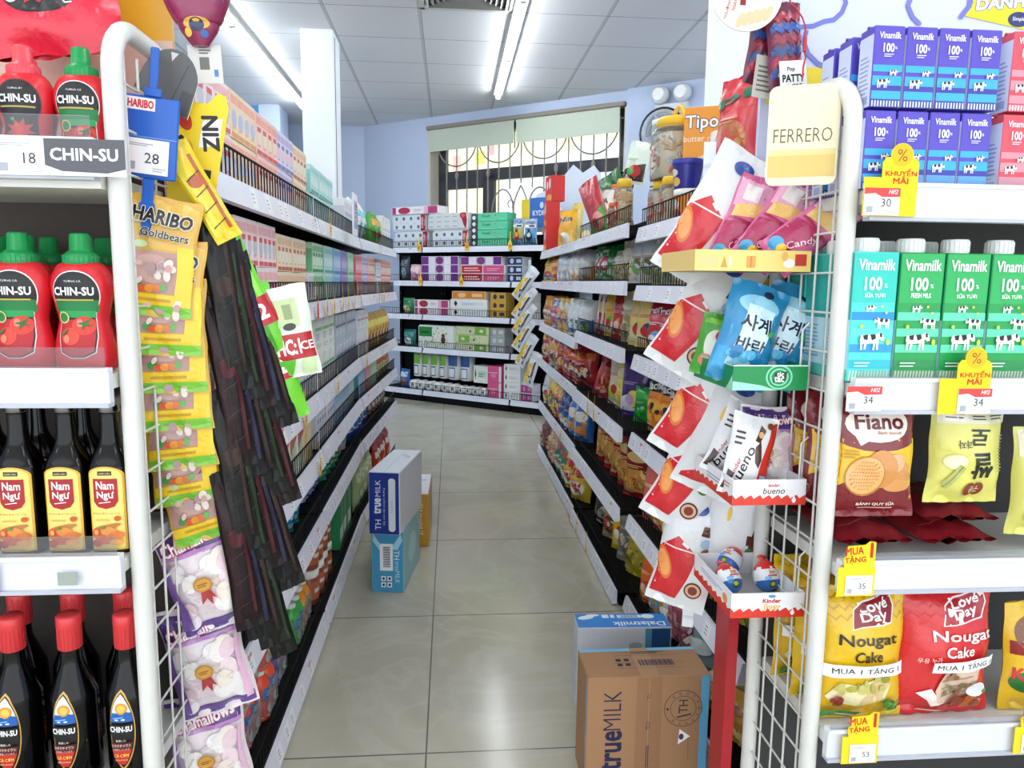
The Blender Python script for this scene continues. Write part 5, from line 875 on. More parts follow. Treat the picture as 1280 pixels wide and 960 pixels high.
# far unit
row(RF2, 1, [(684, 'g1a', (.2, .24, .1, '#ecc44a', 1, ('#34568c', '#e8d87a', '#e0502a')), 'yellow fish snack bag', {'lean': -.3}), (690, 'g1b', (.17, .22, .09, '#e8803a', 0, ('#f0a04a', '#c8402c', '#f4dca8')), 'orange fish snack bag', {'in': .05}), (700, 'g1c', (.19, .25, .09, '#c8d4de', 1, ('#dce4ea', '#e8a04a', '#a8b8c8')), 'pale blue snack bag', {'in': .06}), (709, 'g1d', (.14, .2, .09, '#d4d8d8', 1, ('#e89a3a', '#b8c4cc', '#e8e8e4')), 'grey and orange snack bag', {})])
row(RF2, 2, [(683, 'g2a', (.16, .2, .1, '#d8863a', 0, ('#e8a84a', '#e4e0d8', '#a85a2a')), 'orange wafer bag', {}), (689, 'g2b', (.15, .19, .1, '#dfe2e8', 3, ('#3a6ab8', '#e0603a', '#c84a5a')), 'white bag with red and blue stripes', {'in': .06}), (697, 'g2c', (.16, .2, .1, '#f0c860', 0, ('#e8e4dc', '#e88a3a', '#3a6ab8')), 'yellow and blue wafer bag', {'in': .05}), (706, 'g2d', (.15, .2, .09, '#e8ecee', 1, ('#2f6cc0', '#7ab04a', '#dce4e8')), 'white bag with a blue corner', {'in': .05})])
row(RF2, 3, [(680, 'g3a', (.17, .22, .1, '#c83a30', 0, ('#e8b04a', '#e8e4dc', '#8a2a24')), 'red and yellow biscuit bag', {}), (687, 'g3b', (.17, .22, .1, '#e4dccc', 3, ('#c84a3a', '#3a3438', '#e8a43a')), 'cream and red biscuit bag', {'in': .06}), (696, 'g3c', (.17, .21, .1, '#b82a30', 1, ('#d84a3c', '#f0d8b0', '#e8b84a')), 'dark red biscuit bag', {'in': .05}), (704, 'g3d', (.16, .2, .1, '#c8323a', 0, ('#e8803a', '#6a2a24', '#f0dcc8')), 'red and orange biscuit bag', {'in': .05})])
row(RF2, 4, [(676, 'g4a', (.16, .23, .1, '#e8e4e2', 1, ('#f0c82a', '#d83a34', '#3f8a4a')), 'white and yellow bag', {'in': .06}), (682, 'g4b', (.14, .24, .09, '#f0c424', 0, ('#f4d84a', '#c83a2c', '#3f9a4c')), 'golden yellow bag', {'in': .05}), (690, 'g4c', (.17, .23, .1, '#e0803a', 0, ('#e8c85a', '#3a3a8a', '#c83a34')), 'orange and navy bag', {'in': .06}), (698, 'g4d', (.16, .21, .1, '#24458c', 1, ('#e8ecf2', '#3a64b8', '#d8c060')), 'navy and white bag', {'in': .05}), (706, 'g4e', (.14, .22, .09, '#3a74c0', 3, ('#a8c8e8', '#e8904a', '#f0ece4')), 'mid blue bag', {'in': .05})])
row(RF2, 5, [(674, 'g5a', (.16, .22, .1, '#8a3a34', 2, ('#b85a40', '#e0a070', '#6a2620')), 'brown meat snack bag', {'in': .05}), (682, 'g5b', (.16, .21, .1, '#c88a5a', 2, ('#d8a070', '#a85a34', '#e8c8a0')), 'tan snack bag', {'in': .05}), (690, 'g5c', (.15, .22, .1, '#1f7f5a', 0, ('#c83a34', '#e8dcc0', '#2f9a6c')), 'dark green and red bag', {'in': .06}), (698, 'g5d', (.15, .2, .1, '#e8c83a', 0, ('#c02a30', '#f0ece0', '#d8502a')), 'yellow and crimson bag', {'in': .05})])
# top shelf: jars, tubs, canisters, bags
def jar(w, h, lidc, handle, content, cs, sq=1.2):
    def bld():
        a = MB(CLEAR); pr = smooth([(w * .46, 0), (w * .5, .006), (w * .5, h * .72), (w * .44, h * .82), (w * .38, h * .84)], 3); a.lathe(pr, 28, sq=sq)
        c = MB(FILM); r = random.Random(int(w * 1000)); c.lathe([(w * .44, .004), (w * .475, .01), (w * .475, h * .7), (w * .3, h * .76)], 20, sq=sq, col=content)
        for k in range(90):
            t = r.uniform(0, 6.28); z = r.uniform(.02, h * .68); g = (abs(math.cos(t)) ** 3.2 + abs(math.sin(t)) ** 3.2) ** (-1 / 3.2) if sq else 1; R0 = w * .468 * g
            q = MB(FILM); s = w * .11; q.add([(-s, 0, -s * .35), (s, 0, -s * .3), (s * .9, 0, s * .35), (-s * .9, 0, s * .4), (0, -s * .5, 0)], [(0, 1, 4), (1, 2, 4), (2, 3, 4), (3, 0, 4)], r.choice(cs)); q.xf(TM((R0 * math.cos(t), R0 * math.sin(t), z), t + 1.57, 0, r.uniform(0, 3))); c.add(q.v, q.f, q.c, FILM)
        l = MB(PLAST); l.lathe([(w * .4, h * .83), (w * .43, h * .835), (w * .43, h * .95), (w * .38, h), (.001, h)], 24, col=lidc, sq=0)
        lb = MB(PRINT); lb.art(lathefn(pr), [('r', -w * .3, h * .2, w * .3, h * .55, '#c8302c'), ('e', 0, h * .38, w * .22, h * .1, '#f0dcc0')] + lines(-w * .2, h * .34, w * .4, h * .08, 2, '#c8302c') if not handle else [('r', -w * .36, h * .2, w * .2, h * .55, '#f2dfc8'), ('t', 'PEPE', -w * .08, h * .38, h * .2, '#c83a34', {'w': w * .5, 'bold': .03})], w * .1, PRINT, l0=.001)
        P = [('jar_wall', a), ('sweets', c), ('lid', l), ('label', lb)]
        if handle:
            g = MB(PLAST); g.tube([(w * .4 * math.cos(t), 0, h * .93 + w * .3 * math.sin(t)) for t in [math.pi * i / 14 for i in range(15)]], .008, 8, lidc); P.append(('carry_handle', g))
        return P
    return bld
def canister(r, h, c, band, lid):
    def bld():
        a = MB(PRINT); pr = [(r * .97, 0), (r, .003), (r, h - .003), (r * .98, h)]; a.lathe(pr, 24, col=c); a.art(lathefn(pr), [('r', -r * 1.5, h * .78, r * 1.5, h * .97, band), ('r', -r * 1.5, 0.004, r * 1.5, h * .08, band)] + lines(-r, h * .55, r * 1.8, h * .18, 3, '#2a2a2c') + [('e', -r * .3, h * .3, r * .5, h * .16, '#7a2a34'), ('e', r * .5, h * .2, r * .4, h * .08, '#c88a4a')], r * .3)
        l = MB(PLAST); l.lathe([(r * 1.03, h - .004), (r * 1.05, h), (r * 1.05, h + .012), (r * .9, h + .014), (.001, h + .014)], 24, col=lid); return [('can_body', a), ('lid', l)]
    return bld
def tubc(r, h, c, c2, lid):
    def bld():
        a = MB(PLAST); pr = [(r * .85, 0), (r * .87, .002), (r, h)]; a.lathe(pr, 24, col=c); a.art(lathefn(pr), [('e', 0, h * .62, r * .5, h * .16, c2), ('e', r * .3, h * .26, r * .35, h * .18, '#8a3a5a' if lid == '#f0eee8' else '#e8b860')] + lines(-r * .6, h * .1, r * .6, h * .1, 2, c2), r * .3)
        l = MB(PLAST); l.lathe([(r * 1.03, h - .006), (r * 1.06, h - .004), (r * 1.06, h + .01), (r * .95, h + .012), (.001, h + .012)], 24, col=lid); return [('tub_body', a), ('lid', l)]
    return bld
SW = ['#e8dcc8', '#d8b890', '#c88a5a', '#f0e8dc', '#d86a5a', '#c8c8c0']
for i, px in enumerate((814, 826, 838)): R(RN, 0, px, 'js', jar(.075, .155, '#f0eeea' if 0 else '#f2c52a', False, '#d8c0a0', SW), 'sweet_jar', f'small yellow-lidded sweet jar, {nth(2 - i)} from the blue tub', 'jar', .068, 0, 0, 0)
for i, px in enumerate((822, 836)): R(RN, 0, px, 'js', jar(.075, .155, '#f2c52a', False, '#d8c0a0', SW), 'sweet_jar', f'small sweet jar in the rear row, {nth(1 - i)} from tub', 'jar', .15, 0, 0, 0)
R(RN, 0, 838, 'jl', jar(.165, .2, '#f0c020', True, '#e0cdb0', SW), 'sweet_jar', 'big sweet jar with yellow handled lid on small jars', 'jar', .11, .158, 0, 0, 0, .09)
R(RN, 0, 859, 'tbo', tubc(.042, .085, '#ec8a2c', '#e8ecf4', '#f0eee8'), 'snack_tub', 'orange tub under the dark blue tub', 'tub', .075, 0, 0, 0); R(RN, 0, 859, 'tbb', tubc(.046, .075, '#2a2c8c', '#e8d8c0', '#2f3aa0'), 'snack_tub', 'dark blue tub stacked on the orange tub', 'tub', .075, .1, 0, 0)
R(RN, 0, 795, 'cna', canister(.036, .2, '#efe8e2', '#a83040', '#f4f2ee'), 'canister', 'tall maroon-banded white canister at shelf joint', 'canister', .07, 0, 0, 0); R(RN, 0, 793, 'cnb', canister(.04, .13, '#c8ccc8', '#9aa89a', '#e8e8e4'), 'canister', 'grey green canister stacked on a maroon-banded one', 'canister', .075, .216, 0, 0)
R(RN, 0, 803, 'cna', None, 'canister', 'tall white canister behind, with maroon bands', 'canister', .17, 0, 0, 0)
row(RN, 0, [(880, 'n0a', (.17, .2, .09, '#e6ebf2', 1, ('#b8c8e4', '#f0f2f6', '#7a8ac0')), 'white and pale blue bag', {'in': .08}), (893, 'n0b', (.12, .23, .07, '#ecebe8', 1, ('#5a1f28', '#7a3038', '#e0d4cc')), 'white and maroon bag beside the blue tub', {'txt': 'SEA', 'z': .04, 'in': .09, 'tc': '#5a1f28'}), (902, 'n0b', (.12, .23, .07, '#ecebe8', 1, ('#5a1f28', '#7a3038', '#e0d4cc')), 'second white and maroon bag, nearer the gold card', {'z': .02, 'in': .14}), (915, 'n0c', (.17, .3, .09, '#d8303c', 0, ('#e04a50', '#c87038', '#e0a060')), 'bright red bag with brown roll', {'z': .1, 'in': .11, 'txt': 'pi', 'tc': '#2f7a5c'})])
def tipo(): return carton(.26, .08, .3, '#f09a22', [('t', 'Tipo', -.075, .25, .05, '#ffffff', {'bold': .03, 'out': (.05, '#4a3226')}), ('t', 'butter rusk', -.07, .205, .018, '#f6e2c0'), ('e', -.03, .1, .09, .06, '#f4dca0'), ('r', -.125, .004, .125, .04, '#e07a1c')])
R(RN, 0, 905, 'tipo', tipo, 'biscuit_box', 'orange biscuit box reading Tipo at the back', 'box', .22, .06, 1.1, 0, 0, .1)
R(RN, 0, 905, 'or2', sbag(.2, .3, .08, '#f0a830', 3, ('#7a6ab8', '#f4f0ec', '#f0e0c8'), 4, 'sb'), 'snack_bag', 'orange and violet bag rising behind the red bag', 'snack bag', .3, .16, 0, 0)
for i, (px, z_, ins) in enumerate(((769, 0, .06), (762, 0, .15))): R(RF1, 0, px, 'pj', jar(.07, .12, '#e8702a', False, '#c8905a', ['#b87a4a', '#d8a878', '#e8ecf0'], 0), 'peanut_jar', f'{["front", "rear"][i]} peanut jar with orange lid', 'jar', ins, z_, 0, 0)
R(RF1, 0, 779, 'pjy', jar(.07, .2, '#f0c23a', False, '#e0b880', ['#d8a860', '#f0dcb8', '#c8844a'], 0), 'snack_jar', 'tall jar with yellow lid', 'jar', .07, 0, 0, 0); R(RF1, 0, 773, 'cnd', canister(.04, .25, '#e8d8c8', '#e06a34', '#e8743a'), 'canister', 'tall canister with orange lid behind the peanut jar', 'canister', .2, 0, 0, 0)
row(RF1, 0, [(742, 'f0a', (.13, .33, .06, '#b8323a', 1, ('#3f9a3a', '#d88a7a', '#a8242e')), 'red leaning pack with green mark', {'roll': -.5, 'in': .08}), (733, 'f0b', (.15, .34, .06, '#2c6a34', 3, ('#3f8f44', '#1c4a24', '#58a85a')), 'dark green striped leaning pack', {'roll': -.45, 'in': .17, 'z': .02}), (741, 'f0c', (.14, .2, .07, '#dfe8d8', 1, ('#3a241c', '#c8302c', '#5aa84a')), 'brown and green pack with red label lying above', {'in': .2, 'z': .26, 'roll': .2}), (726, 'f0d', (.14, .33, .07, Bk, 0, ('#2a2a2c', '#3a3a3e', '#e8e4e0')), 'black and white pouch', {'in': .15}), (719, 'f0e', (.12, .24, .07, '#ece4dc', 1, ('#d8a04a', '#b85a2c', '#6a3420')), 'brown and cream bag reading VITA', {'txt': 'VITA', 'tc': '#2a1c18', 'in': .07})])
row(RF2, 0, [(707, 'g0a', (.16, .27, .07, '#f0b022', 1, ('#f6c84a', '#e8e4dc', '#e89a1c')), 'yellow bag with white cap', {'txt': 'Nin', 'tc': '#3a4a8c'}), (701, 'g0c', (.13, .34, .06, '#e8d87a', 0, ('#f0e8a8', '#f4f0d8', '#d8b83a')), 'tall pale yellow pack', {'in': .18})])
R(RF2, 0, 689, 'rbx', plain_box(.15, .09, .17, '#d8261f', [('e', -.03, .11, .015, .03, '#f4ece4'), ('e', .02, .12, .018, .035, '#f4ece4'), ('e', .0, .03, .05, .02, '#f0a03a'), ('e', .04, .025, .02, .02, '#e8c04a')]), 'biscuit_box', 'lower red box with white numerals', 'box', .07, 0, 0, 0); R(RF2, 0, 689, 'rbx', None, 'biscuit_box', 'middle red box with white numerals', 'box', .07, .171, 0, 0); R(RF2, 0, 691, 'rbx', None, 'biscuit_box', 'topmost red box of the stack', 'box', .09, .342, .2, 0)
R(RF2, 0, 680, 'wbx', plain_box(.1, .1, .3, '#e6e4ea', [('r', -.04, .24, .04, .29, '#3a3438')]), 'biscuit_box', 'tall white box at the end', 'box', .08, 0, 0, 0)
for i, (px, sh, u, n) in enumerate(((744, 3, RF1, 'middle'), (752, 3, RF1, 'middle'), (708, 4, RF2, 'far'), (716, 5, RF1, 'middle'), (729, 5, RF1, 'middle'), (742, 5, RF1, 'middle'))):
    M = RP(px, sh, -.006, u, -.045); thing('ts#f2c52e', None, 'promo_tag', M, f'yellow promotion tag on the {RSH[sh]} rail of {n} snack shelving, {["far one", "near one", "single", "farthest", "central", "nearest"][i]}', 'promo tag', 'promotion tags on the snack shelving')
# ================================================================== CARTONS ON THE FLOOR
def th_box(w, d, h, base, sidec, topc, col, txt, lab, rot=90, cards=True):
    def bld():
        b = MB(PRINT); b.rbox(-w / 2, w / 2, -d / 2, d / 2, 0, h, .003, sidec)
        m = .003; L = [('r', -w / 2 + m, m, w / 2 - m, h - m, base)]
        if lab == 'blue': L += [('t', 'true', -w * .22, h * .46, .026, col, {'rot': 90, 'bold': .05, 'w': .06}), ('t', 'MILK', -w * .2, h * .74, .02, col, {'rot': 90, 'bold': 0, 'w': .065}), ('t', 'TH', -w * .2, h * .16, .022, col, {'rot': 90, 'w': .04}), ('t', 'Sữa tươi tiệt trùng ít đường', -w * .0, h * .45, .009, '#c8d4ee', {'rot': 90, 'w': h * .6}), ('r', w * .14, h * .1, w * .36, h * .86, '#dfe4ee'), ('e', w * .25, h * .86, w * .11, w * .09, '#dfe4ee'), ('e', w * .25, h * .1, w * .11, w * .09, '#dfe4ee')] + lines(w * .2, h * .35, w * .1, h * .2, 6, '#b8c0d0')
        elif lab == 'sky': L += [('p', [(-w * .45, h * .96), (-w * .1, h * .7), (-w * .2, h * .66), (-w * .46, h * .84)], '#a8d8ec'), ('p', [(w * .1, h * .72), (w * .4, h * .96), (w * .46, h * .86), (w * .3, h * .7)], '#a8d8ec'), ('r', -w * .24, h * .36, w * .16, h * .8, '#f2f5f8')] + [('r', -w * .14, h * .42 + i * h * .34 / 26, w * .08, h * .42 + (i + (.35 if i % 3 else .7)) * h * .34 / 26, '#22262c') for i in range(26)] + [('t', 'TH', w * .28, h * .62, .02, '#e8f4fa', {'rot': -90}), ('t', 'trueMILK', w * .3, h * .34, .018, '#cfe8f4', {'rot': -90, 'w': h * .36, 'bold': 0})] + [('r', -w * .2 + .024 * i, h * .09 + .026 * j, -w * .2 + .024 * i + .018, h * .09 + .026 * j + .02, '#f4f8fa') for i in range(2) for j in range(2)] + [('e', -w * .2 + .024 * i + .009, h * .09 + .026 * j + .01, .005, .006, '#22262c') for i in range(2) for j in range(2)]
        elif lab == 'gold': L += [('r', -w * .46, h * .16, -w * .2, h * .84, '#b8c4c0')] + [('r', -w * .44, h * .2 + i * h * .025, -w * .24, h * .21 + i * h * .025, '#4a4a44') for i in range(22)] + [('p', [(-w * .15, h * .98), (w * .02, h * .86), (w * .02, h * .14), (w * .2, h * .02), (w * .19, h * .02), (w * .0, h * .13), (w * .0, h * .86), (-w * .16, h * .98)], '#8f6a14'), ('t', 'TH trueNUT', w * .22, h * .52, .018, '#f4ead0', {'rot': -90, 'w': h * .6, 'bold': .01})]
        b.art(front(d), L)
        b.art(topf(h), [('r', -w / 2 + m, -d / 2 + m, w / 2 - m, d / 2 - m, topc), ('l', 0, -d / 2 + .01, 0, d / 2 - .01, .002, '#b8bcc4'), ('e', w * .25, d * .18, .012, .016, '#c8d0da'), ('e', w * .12, d * .24, .01, .012, '#c8d0da')] + lines(w * .1, d * .1, w * .2, d * .05, 3, '#c8d0da'))
        if lab == 'sky': b.art(side(w), [('r', -d / 2 + m, m, d / 2 - m, h - m, '#8fc4cc'), ('e', 0, h * .5, .09, .06, '#b4dade')])
        return b
    return bld
def quad_place(px0, py0, px1, py1, z): return AT('z', px0, py0, z), AT('z', px1, py1, z)
p0 = AT('z', 465, 741, 0); p1 = AT('z', 505, 741, 0); w = (p1 - p0).length; a = math.radians(-7)
def boxat(key, bld, cx, y0, d, z, rz, label, cat='carton', group=None):   # y0: front-centre
    c = Vector((cx, y0, z)) + Matrix.Rotation(rz, 3, 'Z') @ Vector((0, d / 2, 0)); thing(key, bld, 'milk_case', TM(c, rz), label, cat, group)
boxat('thsky', th_box(.128, .38, .25, '#3f9ac4', '#9ac8d0', '#e8f0f4', '#fff', '', 'sky'), (p0.x + p1.x) / 2, p0.y, .38, 0, a, 'light blue milk carton on the floor under the navy one')
pb = AT('z', 478, 590, .5)
boxat('thnavy', th_box(.122, .38, .248, '#15308c', '#d2d6de', '#eaf1f8', '#dfe8fa', '', 'blue'), pb.x + .005, pb.y, .38, .2515, a - .06, 'navy blue milk carton with white top, stacked on the light blue one')
pg = AT('z', 525, 683, 0)
boxat('thgold', th_box(.13, .36, .25, '#c08a1e', '#c8a04a', '#eef2f8', '#fff', '', 'gold'), AT('z', 536, 683, 0).x - .065, pg.y, .36, 0, -.02, 'gold brown milk carton behind the two blue cartons')
def brown_box():
    w, d, h = BW, BD, BH; b = MB(mat('brown_cardboard', None, .75)); b.rbox(-w / 2, w / 2, -d / 2, d / 2, 0, h, .002, '#a57c58')
    m = .002; N = '#1f2348'
    L = [('r', w / 2 - .022, m, w / 2 - m, h - m, '#5fa8d0'), ('t', 'true', -w * .29, h - .188, .045, N, {'rot': 90, 'bold': .04, 'w': .1}), ('t', 'MILK', -w * .295, h - .085, .042, N, {'rot': 90, 'bold': -.012, 'w': .1}),
         ('e', .085, h - .085, .047, .047, '#3a3038', 0, 36), ('e', .085, h - .085, .0455, .0455, '#a57c58', 0, 36), ('e', .085, h - .085, .032, .032, '#3a3038', 0, 36), ('e', .085, h - .085, .0308, .0308, '#a57c58', 0, 36), ('t', 'TH', .085, h - .08, .022, '#3a3038', {'rot': 90, 'w': .034}), ('l', .07, h - .107, .105, h - .1, .004, '#3a3038'),
         ('p', [(.075, h - .178), (.105, h - .158), (.078, h - .138)], '#f2f2ee'), ('e', .083, h - .158, .006, .008, '#4a3a6a'), ('l', .1, h - .16, .102, h - .22, .001, '#6a4c34'),
         ('r', -.03, m, .032, h - m, '#99714f'), ('t', 'TH', 0, h * .83, .008, N, {'rot': 90}), ('t', 'TH', 0, h * .57, .01, N, {'rot': 90}), ('r', -.003, h * .2, -.001, h * .4, N), ('r', .001, h * .2, .003, h * .4, N), ('l', 0, m, 0, h - m, .0012, '#b58f6c')]
    for q in range(14): t = q * 2 * math.pi / 14; L.append(('t', 'NATURE • HEAVEN'[q % 15] if q != 7 else '•', .085 + .039 * math.cos(t), h - .085 + .039 * math.sin(t), .006, '#3a3038', {'rot': math.degrees(t) - 90}))
    b.art(front(d), L)
    T = [('r', -w / 2 + m, d / 2 - .016, w / 2 - m, d / 2 - m, '#6fb4d8'), ('r', -.02, -d / 2 + m, .025, d / 2 - m, '#b08a66'), ('l', -.07, -.005, .1, -.005, .0008, N), ('l', -.07, .03, .1, .03, .0008, N), ('l', -.07, -.03, .1, -.03, .0008, N)] + bars(-.01, -.02, .085, .028, 20, N) + [('r', -.065 + .02 * i, -.02 + .022 * j, -.053 + .02 * i, -.008 + .022 * j, N) for i in range(2) for j in range(2)] + lines(-.02, .036, .09, .014, 2, N)
    b.art(topf(h), T); b.art(side(w, -1), [('r', d / 2 - .012, m, d / 2 - m, h - m, '#6fb4d8')] + [('e', -.02, h * (.3 + .1 * i), .003, .004, '#6a4a30') for i in range(6)])
    return b
BH = .295; b0 = AT('z', 735, 848, BH); b1 = AT('z', 892, 848, BH); BW = (b1 - b0).length; BD = AT('z', 720, 812, BH).y - b0.y
boxat('brown', brown_box, (b0.x + b1.x) / 2, b0.y, BD, 0, 0.0, 'brown cardboard milk carton with blue edges, nearest on the floor')
def dalat():
    w, d, h = .27, .09, .25; b = carton(w, d, h, '#c9cdd6', [('r', w * .22, .004, w * .29, h - .004, '#4a8fb4'), ('r', w * .29, .004, w / 2 - .003, h - .004, '#1f4f82'), ('e', w * .12, h * .78, .02, .01, '#8fb0bc')] + [('l', -w * .48 + i * .012, .01, -w * .48 + i * .012, h - .01, .0006, '#b4b9c4') for i in range(15)])
    b.art(topf(h), [('r', -w / 2 + .002, -d / 2 + .002, w / 2 - .002, d / 2 - .002, '#2a84d8'), ('t', 'Dalatmilk', w * .17, -.022, .026, '#f4f8fc', {'rot': 180, 'bold': .035, 'w': .15}), ('e', -w * .38, .02, .025, .012, '#eaf2fa', .3), ('e', -w * .3, .034, .02, .007, '#eaf2fa'), ('r', -.01, .015, .06, .034, '#f2f6fa'), ('e', .08, .024, .02, .014, '#f2f6fa'), ('r', -.055, .015, -.035, .036, '#eef4fa'), ('r', -.03, .015, -.018, .036, '#eef4fa')] + bars(0, .017, .05, .014, 14, '#2a5a94')); return b
d0 = AT('z', 726, 786, .25); d1 = AT('z', 838, 786, .25)
boxat('dalat', dalat, (d0.x + d1.x) / 2, d0.y, .09, 0, -.03, 'blue-topped grey milk carton behind the brown cardboard one')
# ================================================================== CARTON AND BISCUIT END DISPLAY
def erx(px, py, Y=1.16): return AT('y', px, py, Y).x
g = 'small milk cartons on the carton end display'
for j in range(3):
    for lay in range(2):
        for i in range(7):
            x = .664 + .0525 * i + (.016 if i >= 4 else 0) + (.004 if lay else 0); pink = i >= 4
            if j and i > 2: continue
            rowk = ('front', 'second', 'third')[j]; nm = f'{nth(i if not pink else i - 4)} {"pink" if pink else "purple"} milk carton from the tube frame, {rowk} row, {"upper" if lay else "lower"} layer'
            if j: x -= .03 * j * 0 + .004
            K('ms%d' % pink, lambda: milk_small(pink), 'milk_carton', x + (0.0 if j == 0 else -.0), 1.152 + j * .056, ER[0] - .007 + lay * .124, nm, 'milk carton', g)
for j in range(3):
    for i, (px, teal, tx) in enumerate(((1086, 1, 'SỮA TƯƠI'), (1148, 0, 'FRESH MILK'), (1206, 0, 'SỮA TƯƠI'), (1264, 0, 'SỮA TƯƠI'))):
        if j and i == 3: continue
        x = .676 + .0775 * i; K('ml%d%s' % (teal, tx), lambda: milk_litre(teal, tx), 'milk_carton', x, 1.17 + j * .08, ER[1] - .006, f'{"turquoise" if teal else "green"} one-litre carton with white cap, {nth(i)} from the tube frame, {["front", "middle", "back"][j]} row', 'milk carton', 'litre cartons on the end display')
def fiano():
    w, h = .152, .205; L = [('r', -w * .47, h * .16, w * .47, h * .66, '#eebc1e'), ('e', 0, h * .78, w * .62, h * .22, '#7c1c24'), ('e', 0, .02, w * .6, h * .26, '#7c1c24'), ('e', 0, h * .785, w * .37, h * .15, '#f4ece0'), ('p', [(-w * .3, h * .72), (-w * .24, h * .61), (-w * .08, h * .67)], '#f4ece0'), ('t', 'Fiano', .003, h * .805, h * .12, '#6a1820', {'bold': .04, 'w': w * .56}), ('t', 'Bánh biscuit', w * .12, h * .715, h * .028, '#a8582c', {'w': w * .28}),
         ('e', w * .24, h * .42, w * .17, h * .06, '#d89a58'), ('e', w * .27, h * .35, w * .17, h * .055, '#cf8f4c'), ('e', w * .24, h * .28, w * .18, h * .055, '#d89a58'), ('e', w * .17, h * .46, w * .14, h * .08, '#e0b080', .4), ('e', w * .02, h * .42, w * .2, h * .16, '#cc8a44', .5), ('e', -w * .16, h * .36, w * .23, h * .165, '#b97834', .6), ('e', -w * .165, h * .365, w * .215, h * .153, '#e2aa68', .6)]
    r = random.Random(2); L += [('E', -w * .165 + w * .032 * i * .9, h * .365 + h * .028 * k, .0012, .001, '#b97a3c') for i in range(-5, 6) for k in range(-4, 5) if (i / 6) ** 2 + (k / 5) ** 2 < .8]
    L += [('t', 'BÁNH QUY SỮA', 0, h * .125, h * .035, '#f6ece0', {'bold': .03, 'w': w * .45}), ('r', -w * .2, h * .085, w * .2, h * .095, '#d8a890')] + lines(-w * .42, h * .5, w * .16, h * .08, 3, '#b8861c')
    return bag(w, h, .055, '#7c1c24', L, seed=1, n=(14, 20), wr=.7)
fx = .712
K('fiano', fiano, 'biscuit_bag', fx, 1.16, .832, 'maroon and yellow biscuit bag showing round biscuits beside the tube frame', 'biscuit bag', None, -.02, 1, -.06)
K('fiano', fiano, 'biscuit_bag', fx - .008, 1.235, .835, 'maroon and yellow biscuit bag right behind the front one', 'biscuit bag', None, .05, 1, -.05); K('fiano', fiano, 'biscuit_bag', fx - .01, 1.31, .83, 'third maroon biscuit bag in the line, seen through the wire', 'biscuit bag', None, .1, 1, -.03)
def redflat(): return bag(.15, .24, .05, '#7d1a22', [('e', -.03, .21, .018, .012, '#c85a5a'), ('e', -.03, .21, .0155, .01, '#8a2028'), ('r', .01, .2, .06, .215, '#94303a'), ('l', -.06, .05, .06, .07, .003, '#a8484e')], seed=5, wr=1.6)
K('rf', redflat, 'biscuit_bag', .722, 1.145, .792, 'dark red biscuit bag lying flat under the maroon and yellow one', 'biscuit bag', None, 0, .9, math.radians(-90)); K('rf', redflat, 'biscuit_bag', .872, 1.142, .792, 'dark red glossy biscuit bag lying flat under the upside-down yellow bag', 'biscuit bag', None, .04, .92, math.radians(-90))
K('rf', redflat, 'biscuit_bag', 0.878, 1.15, .828, 'second dark red flat bag directly beneath the upside-down yellow bag', 'biscuit bag', None, -.04, .88, math.radians(-90))
def rice():
    w, h = .135, .19; L = [('r', -w * .46, h * .74, w * .46, h * .98, '#e6e2c8'), ('r', -w * .4, h * .76, -w * .1, h * .95, '#f6f4e8')] + lines(-w * .38, h * .78, w * .26, h * .15, 5, '#6a6a60', 3) + lines(-w * .05, h * .77, w * .22, h * .18, 7, '#5a5a52', 4) + lines(w * .2, h * .77, w * .22, h * .18, 7, '#5a5a52', 5)
    L += [('t', '쌀', w * .12, h * .36, h * .23, '#15150f', {'rot': 180, 'bold': .04}), ('t', '로', w * .06, h * .62, h * .14, '#15150f', {'rot': 180, 'bold': .03}), ('t', '과자', -w * .14, h * .56, h * .075, '#2a2a20', {'rot': 180}), ('e', w * .0, h * .14, w * .085, h * .065, '#8a3a1c'), ('e', w * .13, h * .14, w * .085, h * .065, '#8a3a1c'), ('t', '구운', w * .07, h * .14, h * .06, '#f4e8c8', {'rot': 180}), ('e', -w * .25, h * .4, w * .15, h * .07, '#e8dcae'), ('e', -w * .24, h * .41, w * .12, h * .05, '#f2eac8'), ('p', [(-w * .4, h * .2), (-w * .2, h * .38), (-w * .12, h * .34), (-w * .3, h * .14)], '#b9b86a'), ('l', -w * .36, h * .16, -w * .16, h * .36, .002, '#6a8a4a')] + lines(w * .34, h * .3, w * .08, h * .35, 12, '#8a8a4a')
    return bag(w, h, .06, '#dcd86e', L, seed=4, n=(14, 18))
K('rice', rice, 'rice_snack_bag', erx(1213, 570, 1.155), 1.17, .852, 'pale yellow rice snack bag standing upside down on dark red bags', 'snack bag', None, .0, 1, -.03); K('rice', rice, 'rice_snack_bag', erx(1310, 600, 1.155) + .015, 1.17, .79, 'second pale yellow rice snack bag at the picture edge', 'snack bag', None, -.1, 1, -.03)
